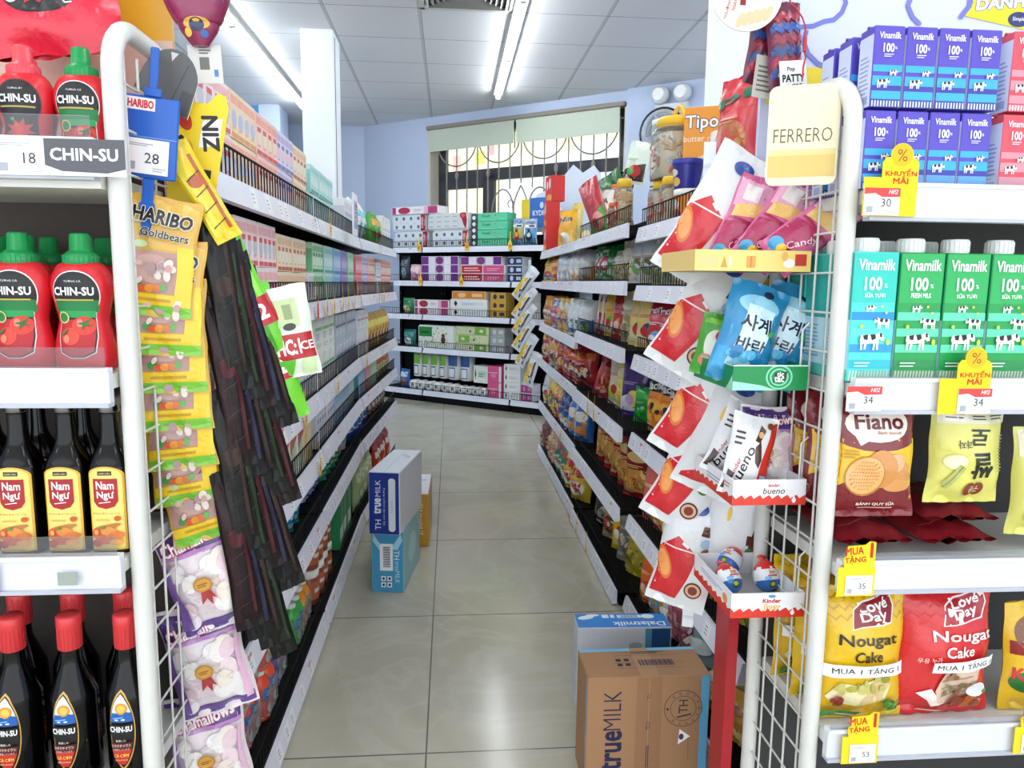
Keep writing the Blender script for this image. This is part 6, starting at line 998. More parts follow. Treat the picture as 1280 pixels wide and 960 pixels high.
def nougat(red):
    w, h = (.185 if red else .168), .245; base = '#cf2a2e' if red else '#e2b71c'; L = []
    for i in range(8):
        for k in range(3): L.append(('P', [(-w * .46 + i * w * .115, h * (.76 + .07 * k)), (-w * .4 + i * w * .115, h * (.795 + .07 * k)), (-w * .345 + i * w * .115, h * (.76 + .07 * k)), (-w * .345 + i * w * .115, h * (.775 + .07 * k)), (-w * .4 + i * w * .115, h * (.81 + .07 * k)), (-w * .46 + i * w * .115, h * (.775 + .07 * k))], '#c22428' if red else '#c89a14'))
    sx = w * .06 if not red else w * .13
    L += [('p', [(sx - w * .25, h * .7), (sx - w * .2, h * .84), (sx - w * .1, h * .89), (sx + w * .24, h * .95), (sx + w * .27, h * .85), (sx + w * .2, h * .74)], '#f4f0ec'), ('p', [(sx - w * .235, h * .708), (sx - w * .19, h * .835), (sx - w * .09, h * .882), (sx + w * .23, h * .938), (sx + w * .255, h * .85), (sx + w * .19, h * .75)], '#8a1420' if not red else '#a8141e'),
          ('t', 'Lové', sx + w * .02, h * .865, h * .065, '#ffffff', {'bold': .03, 'rot': 8, 'w': w * .32}), ('t', 'Day', sx + w * .01, h * .785, h * .08, '#ffffff', {'bold': .03, 'rot': 8, 'w': w * .28}),
          ('t', 'Nougat', w * .0 if not red else w * .1, h * .62, h * .1, '#2b1d12' if not red else '#f8f4f0', {'bold': .025, 'w': w * .66}), ('t', 'Cake', w * .0 if not red else w * .06, h * .515, h * .075, '#2b1d12' if not red else '#f8f4f0', {'bold': .025, 'w': w * .32})]
    if red: L += [('t', '우유 누가', -w * .26, h * .46, h * .04, '#f4d8d0', {'rot': 4})]
    if not red:
        L += [('p', [(-w * .42, h * .2), (-w * .3, h * .32), (-w * .1, h * .3), (w * .1, h * .34), (w * .3, h * .3), (w * .24, h * .16), (-w * .1, h * .13), (-w * .34, h * .14)], '#f0e6b8'), ('p', [(-w * .08, h * .14), (w * .06, h * .3), (w * .1, h * .34), (w * .3, h * .3), (w * .18, h * .15)], '#e4c890')] + blobs(-w * .3, h * .26, w * .24, h * .36, 12, ['#b8b04a', '#98983a', '#c8c06a'], .008, 4) + blobs(-w * .36, h * .15, -w * .2, h * .2, 5, ['#8a2f24', '#a84a2c'], .006, 7) + blobs(w * .2, h * .1, w * .36, h * .17, 14, ['#3f7a2a', '#5a9a3a'], .005, 5) + [('r', -w * .46, h * .04, -w * .05, h * .1, '#3f8a3a'), ('e', w * .3, h * .08, w * .12, h * .03, '#c8b83a')]
    else:
        L += [('p', [(-w * .34, h * .2), (-w * .2, h * .24), (-w * .1, h * .14), (-w * .02, h * .11), (w * .1, h * .13), (-w * .16, h * .08), (-w * .22, h * .14)], '#f4ece4'), ('p', [(-w * .16, h * .22), (-w * .08, h * .36), (w * .1, h * .4), (w * .34, h * .38), (w * .3, h * .3), (w * .2, h * .18), (w * .02, h * .1), (-w * .12, h * .12)], '#dcc0a8')] + [('p', [(-w * .1, h * (.17 + .06 * k)), (w * .22, h * (.21 + .06 * k)), (w * .22, h * (.22 + .06 * k)), (-w * .1, h * (.185 + .06 * k))], '#b08a70') for k in range(3)] + blobs(-w * .08, h * .16, w * .2, h * .36, 12, ['#8a5a3a', '#a87a5a', '#7a7a4a'], .005, 8) + blobs(w * .0, h * .1, w * .34, h * .15, 12, ['#b8622c', '#d8863a', '#8a3a1c'], .01, 6) + [('e', w * .24, h * .24, w * .11, h * .06, '#f2f2f0'), ('e', w * .24, h * .26, w * .08, h * .03, '#dfe4e6'), ('e', w * .34, h * .22, .006, .004, '#4a8a3a')]
    L += [('r', -w * .3, .012, w * .1, .018, '#f0d8c8')]
    b = bag(w, h, .07, base, L, seed=6 + red, n=(16, 20)); fn = bagfn(w, h, .07, .05, 6 + red, 1.)
    s = MB(PAPER); s.art(fn, [('p', [(-w * .47, h * .37), (w * .4, h * .39), (w * .4, h * .48), (-w * .47, h * .46)], '#f6f6f2'), ('t', 'MUA 1 TẶNG 1', -w * .03, h * .428, h * .06, '#1c1c1c', {'w': w * .74, 'bold': .01, 'rot': 1.5})] if not red else [('p', [(-w * .26, h * .385), (w * .46, h * .395), (w * .46, h * .475), (-w * .26, h * .46)], '#f6f6f2'), ('t', 'MUA 1 TẶNG 1', w * .1, h * .428, h * .058, '#1c1c1c', {'w': w * .64, 'bold': .01})], w / 10, l0=.012)
    return [('bag_body', b), ('offer_sticker', s)]
nx = .72
for j in range(3): K('nou0', lambda: nougat(0), 'nougat_bag', nx - .004 * j, 1.165 + .075 * j, ER[3] - .006, 'yellow nougat cake bag with white offer sticker, %s' % ['front of its line', 'second in line behind the wire panel', 'third in line behind the wire panel'][j], 'nougat bag', None, .04 * j, 1, -.05)
rx_ = .88
for j in range(2): K('nou1', lambda: nougat(1), 'nougat_bag', rx_ - .01 * j, 1.17 + .08 * j, ER[3] - .006, 'red nougat cake bag with white offer sticker, %s' % ['front of its line', 'behind the front one'][j], 'nougat bag', None, .03, 1.0, -.05)
def kbag(): return bag(.13, .2, .06, '#e6bd22', [('r', -.06, .11, .06, .135, '#8a1c22'), ('e', -.03, .15, .025, .03, '#7a4a2c'), ('e', -.03, .06, .03, .02, '#2a6a34'), ('t', 'KRIS', -.03, .075, .02, '#c8281f', {'bold': .05}), ('e', -.02, .1, .02, .012, '#d84a2c')], seed=9)
K('kbag', kbag, 'snack_bag', erx(1306, 830, 1.15), 1.17, ER[3] - .006, 'yellow snack bag with maroon band beside the red nougat bag', 'snack bag', None, 0, 1, -.05)
K('rf', redflat, 'biscuit_bag', nx + .005, 1.365, ER[3] - .006, 'dark red bag standing at the back behind the yellow nougat bags', 'biscuit bag', None, 0, .85, 0)
# promotion signs on the rails
def promo_pct(num, base_side):
    def bld():
        b = MB(PAPER); Yc = '#f8d21c'; f = lambda x, z, l: (x, -.0008 - l, z)
        P = [(-.03, 0), (.028, 0), (.028, .078)] + [(.028 - .012 * (1 - math.cos(t)), .078 + .01 * math.sin(t)) for t in [math.pi / 2 * i / 5 for i in range(6)]] + [(.0 + .018 * math.cos(t), .091 + .018 * math.sin(t)) for t in [math.radians(-10 + 200 * i / 14) for i in range(15)]] + [(-.024, .088), (-.03, .08)]
        P = [(x + .0, z) for x, z in P]; tr = tess(P)
        for y in (-.0006, .0006): b.add([(p[0], y, p[1]) for t in tr for p in t], [(3 * i, 3 * i + 1, 3 * i + 2) for i in range(len(tr))], Yc)
        sx = -1 if base_side else 1
        b.box(-.058, -.03, -.0007, .0007, 0, .058, Yc)
        b.art(f, [('e', 0, .091, .0165, .0165, '#f0b81c', 0, 24), ('t', '%', 0, .091, .018, '#8a5a1c', {'bold': 0}), ('t', 'KHUYẾN', 0, .066, .0115, '#d0281c', {'bold': .025, 'w': .05}), ('t', 'MÃI', 0, .054, .011, '#d0281c', {'bold': .025, 'w': .024})])
        return [('yellow_card', b), ('price_ticket', price_card(num, .057, .041).xf(TM((-.0285 if base_side else .002, -.0022, .001))))]
    return bld
def promo_mua(num):
    def bld():
        b = MB(PAPER); f = lambda x, z, l: (x, -.0008 - l, z); Yc = '#f8d61c'
        b.box(-.032, .032, -.0006, .0006, 0, .05, Yc)
        P = [(-.022, .05), (.03, .05), (.03, .092), (.02, .094), (.012, .088), (-.018, .086), (-.018, .07), (-.024, .066)]; tr = tess(P)
        for y in (-.0006, .0006): b.add([(p[0], y, p[1]) for t in tr for p in t], [(3 * i, 3 * i + 1, 3 * i + 2) for i in range(len(tr))], Yc)
        b.art(f, [('t', 'MUA', -.006, .078, .0125, '#d0281c', {'bold': .03, 'w': .03, 'rot': 4}), ('t', 'TẶNG', -.004, .063, .0145, '#d0281c', {'bold': .03, 'w': .036, 'rot': 4}), ('t', '1', .023, .079, .024, '#d0281c', {'bold': .04})])
        return [('yellow_card', b), ('price_ticket', price_card(num, .046, .033, False).xf(TM((.004, -.0022, .003))))]
    return bld
def onrail(px, py, key, bld, name, z, label): K(key, bld, name, AT('y', px, py, 1.106).x, 1.1055, z, label, 'promotion sign', None)
onrail(1124, 240, 'pp30', promo_pct('30', 1), 'promotion_sign', ER[0] - .05, 'yellow percent sign over price 30 under the purple cartons')
onrail(1216, 490, 'pp34', promo_pct('34', 0), 'promotion_sign', ER[1] - .055, 'yellow percent sign over price 34 under the green litre cartons')
card(AT('y', 1080, 495, 1.107).x, 1.1065, ER[1] - .05, '34', .058, .04, 'white and red price card reading 34 under the turquoise carton')
onrail(1070, 720, 'pm35', promo_mua('35'), 'promotion_sign', ER[2] - .055, 'yellow buy-one sign over price 35 under the maroon biscuit bag')
onrail(1074, 940, 'pm53', promo_mua('53'), 'promotion_sign', ER[3] - .055, 'yellow buy-one sign over price 53 under the yellow nougat bag')
onrail(1288, 930, 'pmb', promo_mua(' '), 'promotion_sign', ER[3] - .05, 'yellow buy-one sign at the picture edge beside the red nougat bag')
# header board above the carton display
def board_right():
    b = MB(PLAST); x0 = AT('y', 955, 50, 1.42).x; x1 = x0 + 1.3; Yb = 1.42; b.box(x0, x1, Yb, Yb + .012, 1.40, 1.95, '#ced4ee')
    f = lambda x, z, l: (x, Yb - l, z); q = lambda px, py: (AT('y', px, py, Yb).x, AT('y', px, py, Yb).z); L = []
    def stroke(pts, w, c):
        for s, t in zip(pts, pts[1:]): L.append(('l', *q(*s), *q(*t), w, c)); L.append(('e', *q(*t), w / 2, w / 2, c, 0, 10))
    yel = [q(*p) for p in ((957, 60), (966, 62), (985, 75), (1010, 84), (1055, 86), (1075, 90), (1075, 130), (957, 130))]; L.append(('p', yel, '#f6dc1e'))
    stroke([(982, 8), (986, 26), (1000, 34), (1016, 33), (1030, 27), (1042, 25), (1052, 16), (1057, 4), (1053, -12)], .009, '#6f74c4')
    stroke([(1008, 38), (1004, 52), (1010, 68), (1022, 80), (1036, 85), (1056, 83)], .009, '#6f74c4')
    L.append(('p', [q(*p) for p in ((1206, -30), (1216, 4), (1204, 20), (1290, 40), (1300, 40), (1300, -30))], '#f6dc1e'))
    stroke([(1140, -8), (1134, 8), (1140, 22), (1148, 30)], .009, '#6f74c4'); stroke([(1212, -10), (1211, 8), (1200, 22)], .009, '#6f74c4')
    c = q(1250, 2); L.append(('t', 'DÀNH', c[0], c[1], .026, '#f4f6fb', {'bold': .05, 'shear': .15, 'rot': 6, 'out': (.05, '#4a6ab8'), 'w': .1})); c = q(1228, 22); L.append(('t', ' ', c[0], c[1], .008, '#2a2a2a', {'bold': .04})); c = q(1272, 25); L += [('e', *c, .022, .014, '#24306a'), ('t', 'Simple', c[0], c[1], .009, '#f4f6fb')]
    b.art(f, L); return b
tag(link('header_board', board_right().mesh('header_board')), 'pale lavender and yellow header board with cloud outline above the cartons', 'header board')
# ================================================================== TRAYS AND SWEETS ON THE WIRE SIDE PANEL
def tray(w, d, h, base, fl, sl, inner='#b9b4b2'):
    def bld():
        b = MB(PRINT); t = .003
        b.box(-w / 2, w / 2, -d / 2, d / 2, 0, .003, inner)
        for q in ((-w / 2, w / 2, -d / 2, -d / 2 + t), (-w / 2, w / 2, d / 2 - t, d / 2), (-w / 2, -w / 2 + t, -d / 2 + t, d / 2 - t), (w / 2 - t, w / 2, -d / 2 + t, d / 2 - t)): b.box(*q, .0, h, base)
        b.art(front(d), fl); b.art(side(w, -1), sl)
        wi = MB(WHITEM); 
        for x, y in ((w / 2 - .004, -d / 2 + .02), (w / 2 - .004, d / 2 - .02)): wi.tube([(x, y, .004), (x, y, h + .06), (x + .012, y, h + .072)], .002, 6)
        return [('card_tray', b), ('wire_hanger', wi)]
    return bld
def wave(w, h, c, z0=0): n = 24; return ('p', [(-w / 2, .0)] + [(w / 2, .0)] + [(w / 2 - w * i / n, h * (.3 + .05 * math.sin(i * 2.1) + (.1 if i % 3 == 0 else 0)) + z0) for i in range(n + 1)], c)
def drop(x, z, s): return ('p', [(x + s * .5 * math.cos(t) * (1 if math.sin(t) < .3 else .5), z + s * .8 * math.sin(t)) for t in [2 * math.pi * i / 14 for i in range(14)]], '#f6f6f4')
TD = .2; TX = .545
def trayat(key, bld, px0, px1, py, Y, label):
    a = AT('y', px0, py, Y); c = AT('y', px1, py, Y); w = c.x - a.x; thing(key, lambda: bld(w), 'display_tray', TM(((a.x + c.x) / 2, Y + TD / 2, a.z)), label, 'tray'); return (a.x + c.x) / 2, w, a.z
tic = trayat('ttic', lambda w: tray(w, TD, .044, '#128a4a', [('r', -w / 2, .0, w / 2, .044, '#118a49'), ('p', [(-w / 2, 0), (w * .1, 0), (-w * .12, .009), (-w / 2, .016)], '#9fe4cc')] + [('e', w * .12, .023, .024 - .0035 * i, .0215 - .003 * i, ['#7fd8b0', '#118a49', '#7fd8b0', '#118a49'][i], 0, 28) for i in range(4)] + [('p', [(w * .12 - .011, .013), (w * .12 + .011, .016), (w * .12 + .014, .033), (w * .12 - .008, .031)], '#12301f'), ('t', 'tic', w * .12 + .002, .028, .008, '#f4faf6', {'bold': .05, 'w': .012}), ('t', 'tac', w * .12, .0195, .009, '#f4faf6', {'bold': .05, 'w': .017}), ('r', -w / 2, .042, w / 2, .044, '#e8f4ee')],
      [('r', -TD / 2, 0, TD / 2, .044, '#128a4a'), ('p', [(-TD / 2, 0), (TD * .35, 0), (TD * .42, .012), (TD / 2, .028), (TD / 2, 0)], '#9fe4cc'), ('e', .02, .022, .035, .015, '#9fd8bc'), ('r', -TD / 2, .042, TD / 2, .044, '#e8f4ee')], '#6a5f58')(), 915, 1008, 488, 1.215, 'green card tray reading tic tac holding blue sweet bags')
bue = trayat('tbue', lambda w: tray(w, TD, .046, '#eef0f4', [('r', -w / 2, 0, w / 2, .046, '#f1f2f6'), wave(w, .046, '#d83a2a'), ('t', 'kinder', w * .06, .036, .006, '#c8302a', {'bold': .04, 'w': .02}), ('t', 'bueno', w * .06, .026, .011, '#3a2218', {'w': .04, 'shear': .2}), drop(w * .34, .01, .008)], [('r', -TD / 2, 0, TD / 2, .046, '#f1f2f6'), wave(TD, .046, '#d83a2a')] + lines(-.03, .02, .09, .012, 2, '#8a94b0') + lines(.06, .026, .03, .012, 2, '#d87a7a'), '#b8a8a4')(), 915, 1006, 632, 1.215, 'white and red card tray reading bueno below the green tray')
joy = trayat('tjoy', lambda w: tray(w, TD, .046, '#eef0f4', [('r', -w / 2, 0, w / 2, .046, '#f3f4f7'), wave(w, .046, '#d83424'), ('e', w * .05, .04, .007, .003, '#5f9ad8'), ('t', 'Kinder', w * .05, .0315, .0075, '#c8241c', {'bold': .05, 'w': .033}), ('t', 'Joy', w * .05, .019, .012, '#f4d8a0', {'bold': .05, 'w': .03, 'out': (.05, '#c87a1c')}), drop(w * .34, .01, .008)], [('r', -TD / 2, 0, TD / 2, .046, '#f3f4f7'), wave(TD, .046, '#d83424')] + lines(-.06, .026, .12, .01, 2, '#8fa8d0') + [('e', .07, .026, .012, .009, '#e8a04a')], '#b4b2b4')(), 913, 1004, 773, 1.215, 'lowest white and red card tray holding three chocolate eggs')
fer = trayat('tfer', lambda w: tray(w, TD, .036, '#f0cf72', [('r', -w / 2, 0, w / 2, .036, '#f3d47c'), ('r', -w * .06, .006, w * .02, .026, '#e0a04a'), ('l', -w * .02, .006, -w * .02, .026, .002, '#c87a2a'), ('p', [(-w * .28, .006), (-w * .25, .026), (-w * .22, .006)], '#c89a4a'), ('r', -w * .21, .008, -w * .19, .024, '#e8e4ea'), ('r', w * .36, .01, w * .46, .03, '#c8382a'), ('e', w * .31, .014, w * .05, .008, '#f4ece8'), ('e', w * .27, .026, .006, .008, '#e8b45a'), ('r', -w * .46, .006, -w * .3, .026, '#eec888')], [('r', -TD / 2, 0, TD / 2, .036, '#f0d080')], '#c8a868')(), 868, 1013, 338, 1.25, 'gold card tray with gift drawings below the gold brand card')
# chocolate eggs
def egg():
    b = MB(FILM); pr = [(.021 * math.sin(t) * (1 + .12 * math.cos(t)) + .0002, .026 - .026 * math.cos(t)) for t in [math.pi * i / 18 for i in range(19)]]; n = 24; vs = []; fs = []; cs = []
    for r, z in pr: vs += [(r * math.cos(2 * math.pi * k / n), r * math.sin(2 * math.pi * k / n), z) for k in range(n)]
    for i in range(18):
        for k in range(n):
            fs.append((i * n + k, i * n + (k + 1) % n, (i + 1) * n + (k + 1) % n, (i + 1) * n + k)); zz = (pr[i][1] + pr[i + 1][1]) / 2 + .002 * math.sin(k * 1.3)
            cs.append('#2f74c4' if zz < .017 else '#eef2f6' if zz < .036 else '#d8342a')
    b.add(vs, fs, cs, FILM, True); fn = lathefn(pr); b.art(fn, [('e', 0, .01, .006, .006, '#3f5a34'), ('e', 0, .01, .004, .003, '#c8c83a'), ('e', -.008, .02, .006, .003, '#78b8e8'), ('t', 'Joy', 0, .029, .007, '#e88a1c', {'bold': .06}), ('r', -.008, .0225, .008, .0245, '#c83a4a')], .005, FILM)
    t = MB(FILM); t.add([(-.004, 0, .05), (.004, 0, .05), (.009, .004, .058), (0, .006, .061), (-.009, .004, .058), (0, -.002, .053)], [(0, 1, 5), (1, 2, 5), (2, 3, 5), (3, 4, 5), (4, 0, 5)], '#d8342a'); return [('egg_wrapper', b), ('twisted_tip', t)]
for i, (px, py, rz, rx, lb) in enumerate(((958, 722, .1, -.5, 'nearest the wire panel'), (911, 726, .2, -.8, 'at the front corner by the aisle'), (912, 702, -.9, -1.0, 'farthest back, lying on its side'))):
    z = joy[2] + .003 + .026; p = AT('z', px, py, z); Yq = p.y; M = TM((p.x, Yq, z), rz) @ Euler((rx, 0, 0)).to_matrix().to_4x4() @ Matrix.Translation((0, 0, -.026)); thing('egg', egg, 'chocolate_egg', M @ Matrix.Scale(1.17, 4), f'blue, white and red chocolate egg, {lb}', 'chocolate egg')
def korean_bag():
    w, h = .1, .165; L = [('r', -w * .47, h * .1, w * .47, h * .32, '#2f9ad0'), ('e', 0, h * .78, w * .36, h * .1, '#8fc8e0'), ('p', [(-w * .3, h * .16), (w * .2, h * .16), (w * .3, h * .76), (-w * .18, h * .78)], '#cfe8f4'), ('t', '사계', .0, h * .6, h * .15, '#16182c', {'bold': .03, 'w': w * .52}), ('t', '바람', .0, h * .38, h * .15, '#16182c', {'bold': .03, 'w': w * .5}), ('e', w * .3, h * .55, .008, .004, '#4aa85a', .6), ('e', w * .34, h * .5, .006, .003, '#3a8a4a', -.5), ('e', w * .1, h * .9, .008, .006, '#0f2a44')] + blobs(-w * .36, h * .12, w * .36, h * .3, 8, ['#58b8e0', '#1f78b0', '#8fd0ec'], .01, 3)
    return bag(w, h, .045, '#2a86b8', L, seed=8, n=(12, 18))
for i, (px, Yq, rz, rl, lb) in enumerate(((938, 1.265, .0, .3, 'front one leaning right'), (968, 1.31, -.35, .38, 'behind the front one'), (975, 1.36, -.5, .42, 'farthest back against the wire'))):
    p = AT('y', px, 450, Yq); thing('kor', korean_bag, 'sweet_bag', TM((p.x - .03 + .005 * i, Yq, tic[2] + .004), rz, -.12, rl, 1.12), f'blue sweet bag with dark lettering in the green tray, {lb}', 'sweet bag')
def greenbag(): return bag(.07, .12, .03, '#4aa83a', [('e', 0, .06, .02, .03, '#eef2e4'), ('e', .01, .08, .01, .012, '#d8442a'), ('e', -.01, .03, .014, .012, '#e88a7a'), ('r', -.03, .1, .03, .11, '#7cc84a')], seed=3)
p = AT('y', 885, 448, 1.37); thing('grb', greenbag, 'sweet_bag', TM((p.x, 1.375, tic[2] + .005), -.5, -.1, .2), 'small green and white sweet bag at the back of the green tray', 'sweet bag')
def pinkbag():
    w, h = .075, .17; return bag(w, h, .04, '#d86a9c', [('r', -w * .46, h * .62, w * .46, h * .95, '#f0b0cc'), ('p', [(-w * .4, h * .5), (w * .4, h * .58), (w * .4, h * .72), (-w * .4, h * .64)], '#f2c87a'), ('r', -w * .3, h * .7, w * .1, h * .88, '#f4ece8'), ('p', [(-w * .46, h * .1), (w * .1, h * .1), (w * .3, h * .5), (-w * .46, h * .44)], '#b02a5c'), ('t', 'Candy', w * .1, h * .3, h * .09, '#f4d8e4', {'rot': 62, 'w': h * .3}), ('e', -w * .28, h * .12, w * .16, h * .07, '#4aa8dc'), ('e', -w * .1, h * .12, w * .12, h * .05, '#f2c83a'), ('r', -w * .42, h * .47, w * .4, h * .5, '#a82a4a')], seed=7, n=(10, 16))
for i, (px, Yq, rz, rl, lb) in enumerate(((905, 1.38, -.2, .4, 'maroon-edged one at the back'), (935, 1.33, -.25, .6, 'middle one leaning right'), (965, 1.28, -.2, .9, 'front one leaning far over'))):
    p = AT('y', px, 310, Yq); thing('pink', pinkbag, 'sweet_bag', TM((p.x, Yq, fer[2] + .012 + .004 * i), rz, -.1, rl, 1.05), f'pink sweet bag in the gold tray, {lb}', 'sweet bag')
def buenobag():
    w, h = .085, .15; return bag(w, h, .04, '#eceef0', [('p', [(w * .18, .01), (w * .47, .01), (w * .47, h * .96), (w * .34, h * .96)], '#d8382a'), ('t', 'bueno', -w * .16, h * .36, h * .12, '#2a1a14', {'rot': 76, 'w': h * .52, 'shear': .15}), ('t', 'kinder', -w * .3, h * .34, h * .05, '#c8302a', {'rot': 76, 'w': h * .24}), ('p', [(w * .02, h * .62), (w * .12, h * .7), (w * .24, h * .48), (w * .2, h * .38), (w * .1, h * .44)], '#4a2c1c'), ('p', [(-w * .02, h * .7), (w * .1, h * .9), (w * .2, h * .84), (w * .1, h * .68)], '#5a3824'), ('e', w * .1, h * .78, w * .06, h * .04, '#e0b078'), ('p', [(-w * .47, h * .06), (-w * .36, h * .06), (-w * .3, h * .26), (-w * .44, h * .3)], '#3f2418'), ('r', w * .26, h * .1, w * .42, h * .3, '#9ac0e4'), ('e', w * .3, h * .9, w * .08, h * .04, '#8a4a2c')] + lines(-w * .44, h * .6, w * .2, h * .2, 3, '#3a2a24'), seed=5, n=(12, 16), wr=.6)
p = AT('y', 930, 601, 1.25); thing('bue', buenobag, 'chocolate_bag', TM((p.x - .004, 1.258, bue[2] + .004), -.1, -.15, .22), 'white and red chocolate bag reading bueno in the bueno tray', 'chocolate bag'); thing('bue', None, 'chocolate_bag', TM((p.x - .01, 1.345, bue[2] + .02), -.1, -.1, .4), 'second white chocolate bag behind, with only its top corner showing', 'chocolate bag')
def chamallow(hang):
    def bld():
        w, h = .15, .23; P1, P2 = '#5b3f8a', '#c890cc'
        L = [('r', -w * .47, h * .74, w * .47, h * .97, P1), ('r', -w * .47, h * .7, w * .47, h * .74, P2), ('r', -w * .47, h * .02, w * .47, h * .12, '#6a4f98')]
        r = random.Random(3)
        for i in range(26): L.append(('e', r.uniform(-w * .36, w * .36), r.uniform(h * .16, h * .64), w * .13, h * .07, r.choice(['#f4eeee', '#f2dce0', '#f6f2ee', '#eccfd8', '#f4e8dc']), r.uniform(0, 3), 12))
        for i in range(9): L.append(('l', *(lambda a, c: (a, c, a + r.uniform(-.02, .02), c + r.uniform(-.015, .015)))(r.uniform(-w * .3, w * .3), r.uniform(h * .2, h * .6)), .0012, '#d8b4bc'))
        L += [('p', [(-w * .47, h * .1), (-w * .32, h * .1), (-w * .4, h * .7), (-w * .47, h * .7)], '#7a5aa0'), ('p', [(w * .38, h * .1), (w * .47, h * .1), (w * .47, h * .7), (w * .43, h * .7)], '#e4b4d0'), ('t', 'Chamallows', .0, h * .83, h * .1, '#f4e8f0', {'bold': .045, 'w': w * .8, 'rot': 8, 'out': (.06, '#b8264a')}), ('t', 'SPECKS', w * .1, h * .715, h * .022, '#f6e8f4', {}), ('e', -w * .02, h * .46, w * .12, h * .065, '#c88a2c'), ('e', -w * .02, h * .46, w * .1, h * .052, '#dca44a'), ('p', [(-w * .08, h * .4), (-w * .12, h * .3), (-w * .04, h * .34), (.0, h * .27), (w * .03, h * .34), (w * .08, h * .32), (w * .04, h * .4)], '#a82a24')] + lines(-w * .09, h * .44, w * .14, h * .035, 2, '#8a5a1c')
        return bag(w, h, .06, '#efe2e6', L, seed=11, n=(14, 20))
    return bld
p = AT('y', 965, 595, 1.3); thing('cham', chamallow(0), 'marshmallow_bag', TM((p.x - .012, 1.305, bue[2] + .004), -.25, -.1, .02, .68), 'purple topped marshmallow bag standing in the bueno tray', 'marshmallow bag')
# gold brand card at the top of the panel
def ferrero():
    b = MB(PRINT); w, h = .1, .145; rr = .012; P = [(sx * (w / 2 - rr) + rr * math.cos(t), h / 2 + sz * (h / 2 - rr) + rr * math.sin(t)) for sx, sz, a in ((1, -1, -90), (1, 1, 0), (-1, 1, 90), (-1, -1, 180)) for t in [math.radians(a + 90 * i / 5) for i in range(6)]]
    n = len(P); b.add([(x, -.002, z) for x, z in P] + [(x, .002, z) for x, z in P], [list(range(n)), list(range(2 * n - 1, n - 1, -1))] + [(i, i + n, (i + 1) % n + n, (i + 1) % n) for i in range(n)], ['#ece3c0', '#ece3c0'] + ['#f6f6f0'] * n)
    b.art(front(.004), [('r', -w / 2 + .003, .012, w / 2 - .003, h * .3, '#e0c070'), ('r', -w / 2 + .003, h * .3, w / 2 - .003, h * .36, '#e6cf90'), ('t', 'FERRERO', 0, h * .5, .02, '#5a4a2c', {'bold': -.012, 'w': w * .82})]); return b
thing('ferc', ferrero, 'brand_card', TM((.572, 1.2, 1.384), -.42, 0, 0, 1.09), 'cream gold card reading FERRERO clipped at the top of the wire panel', 'brand card')
# red and white rice cracker bags on clip strips at the gondola end
def cracker(v):
    def bld():
        w, h = .13, .27; L = [('p', [(-w * .46, h * .08), (w * .0, h * .08), (w * .2, h * .5), (-w * .2, h * .62), (-w * .46, h * .5)], '#d22630'), ('e', -w * .36, h * .36, w * .13, h * .14, '#e07a34', .4), ('e', -w * .36, h * .36, w * .1, h * .11, '#f0a05a', .4), ('l', -w * .46, h * .52, w * .2, h * .52, .003, '#f0e8e4'), ('e', w * .24, h * .2, w * .15, h * .075, '#6a2a24', 0, 22), ('e', w * .24, h * .2, w * .125, h * .06, '#e0b898', 0, 22), ('e', w * .24, h * .2, w * .08, h * .04, '#8a3a2c'), ('e', w * .3, h * .42, w * .1, h * .05, '#3f7a34'), ('e', w * .34, h * .52, w * .12, h * .06, '#8a5030'), ('e', w * .28, h * .62, w * .09, h * .04, '#a8c4dc'), ('r', w * .16, h * .68, w * .38, h * .76, '#5a3020'), ('e', .0, h * .88, w * .16, h * .05, '#2a4a9c'), ('l', -w * .1, h * .58, w * .02, h * .55, .006, '#f4f0ec')]
        Lw = [('p', [(-w * .4, h * .1), (w * .12, h * .26), (w * .04, h * .08), (-w * .4, h * .06)], '#d22630'), ('p', [(w * .22, h * .36), (w * .38, h * .42), (w * .3, h * .6)], '#6a3a28'), ('e', w * .3, h * .28, w * .1, h * .05, '#c89a5a'), ('e', w * .26, h * .38, w * .07, h * .04, '#4a8a3a'), ('e', -w * .16, h * .66, w * .035, h * .06, '#f0c83a'), ('e', .0, h * .88, w * .16, h * .05, '#2a4a9c'), ('r', w * .2, h * .44, w * .36, h * .52, '#5a3020')]
        return bag(w, h, .05, '#e6e8ea', Lw if v else L, seed=4 + v, n=(12, 18), wr=.8)
    return bld
for i, (px, py, Yq, v, rl, lb) in enumerate(((892, 275, 1.44, 0, .52, 'topmost of its strip'), (880, 395, 1.455, 0, .5, 'second from the top of its strip'), (880, 505, 1.475, 0, .46, 'third from the top, behind the green tray'), (866, 590, 1.49, 0, .42, 'fourth from the top, beside the bueno tray'), (860, 690, 1.5, 0, .2, 'lowest of its strip'), (905, 545, 1.44, 1, .35, 'mostly white side, above the bueno tray'), (920, 668, 1.45, 1, .1, 'mostly white side, above the egg tray'))):
    p = AT('y', px, py, Yq); thing('crk%d' % v, cracker(v), 'cracker_bag', TM((p.x, Yq, p.z), -.45, 0, rl) @ Matrix.Translation((0, 0, -.13)), f'red and white rice cracker bag, {lb}', 'cracker bag', 'rice cracker bags on the clip strip')
thing('cs2', clip_strip(1.05), 'clip_strip', TM((.53, 1.52, .46), -.4), 'white clip strip holding the red and white cracker bags', 'clip strip')
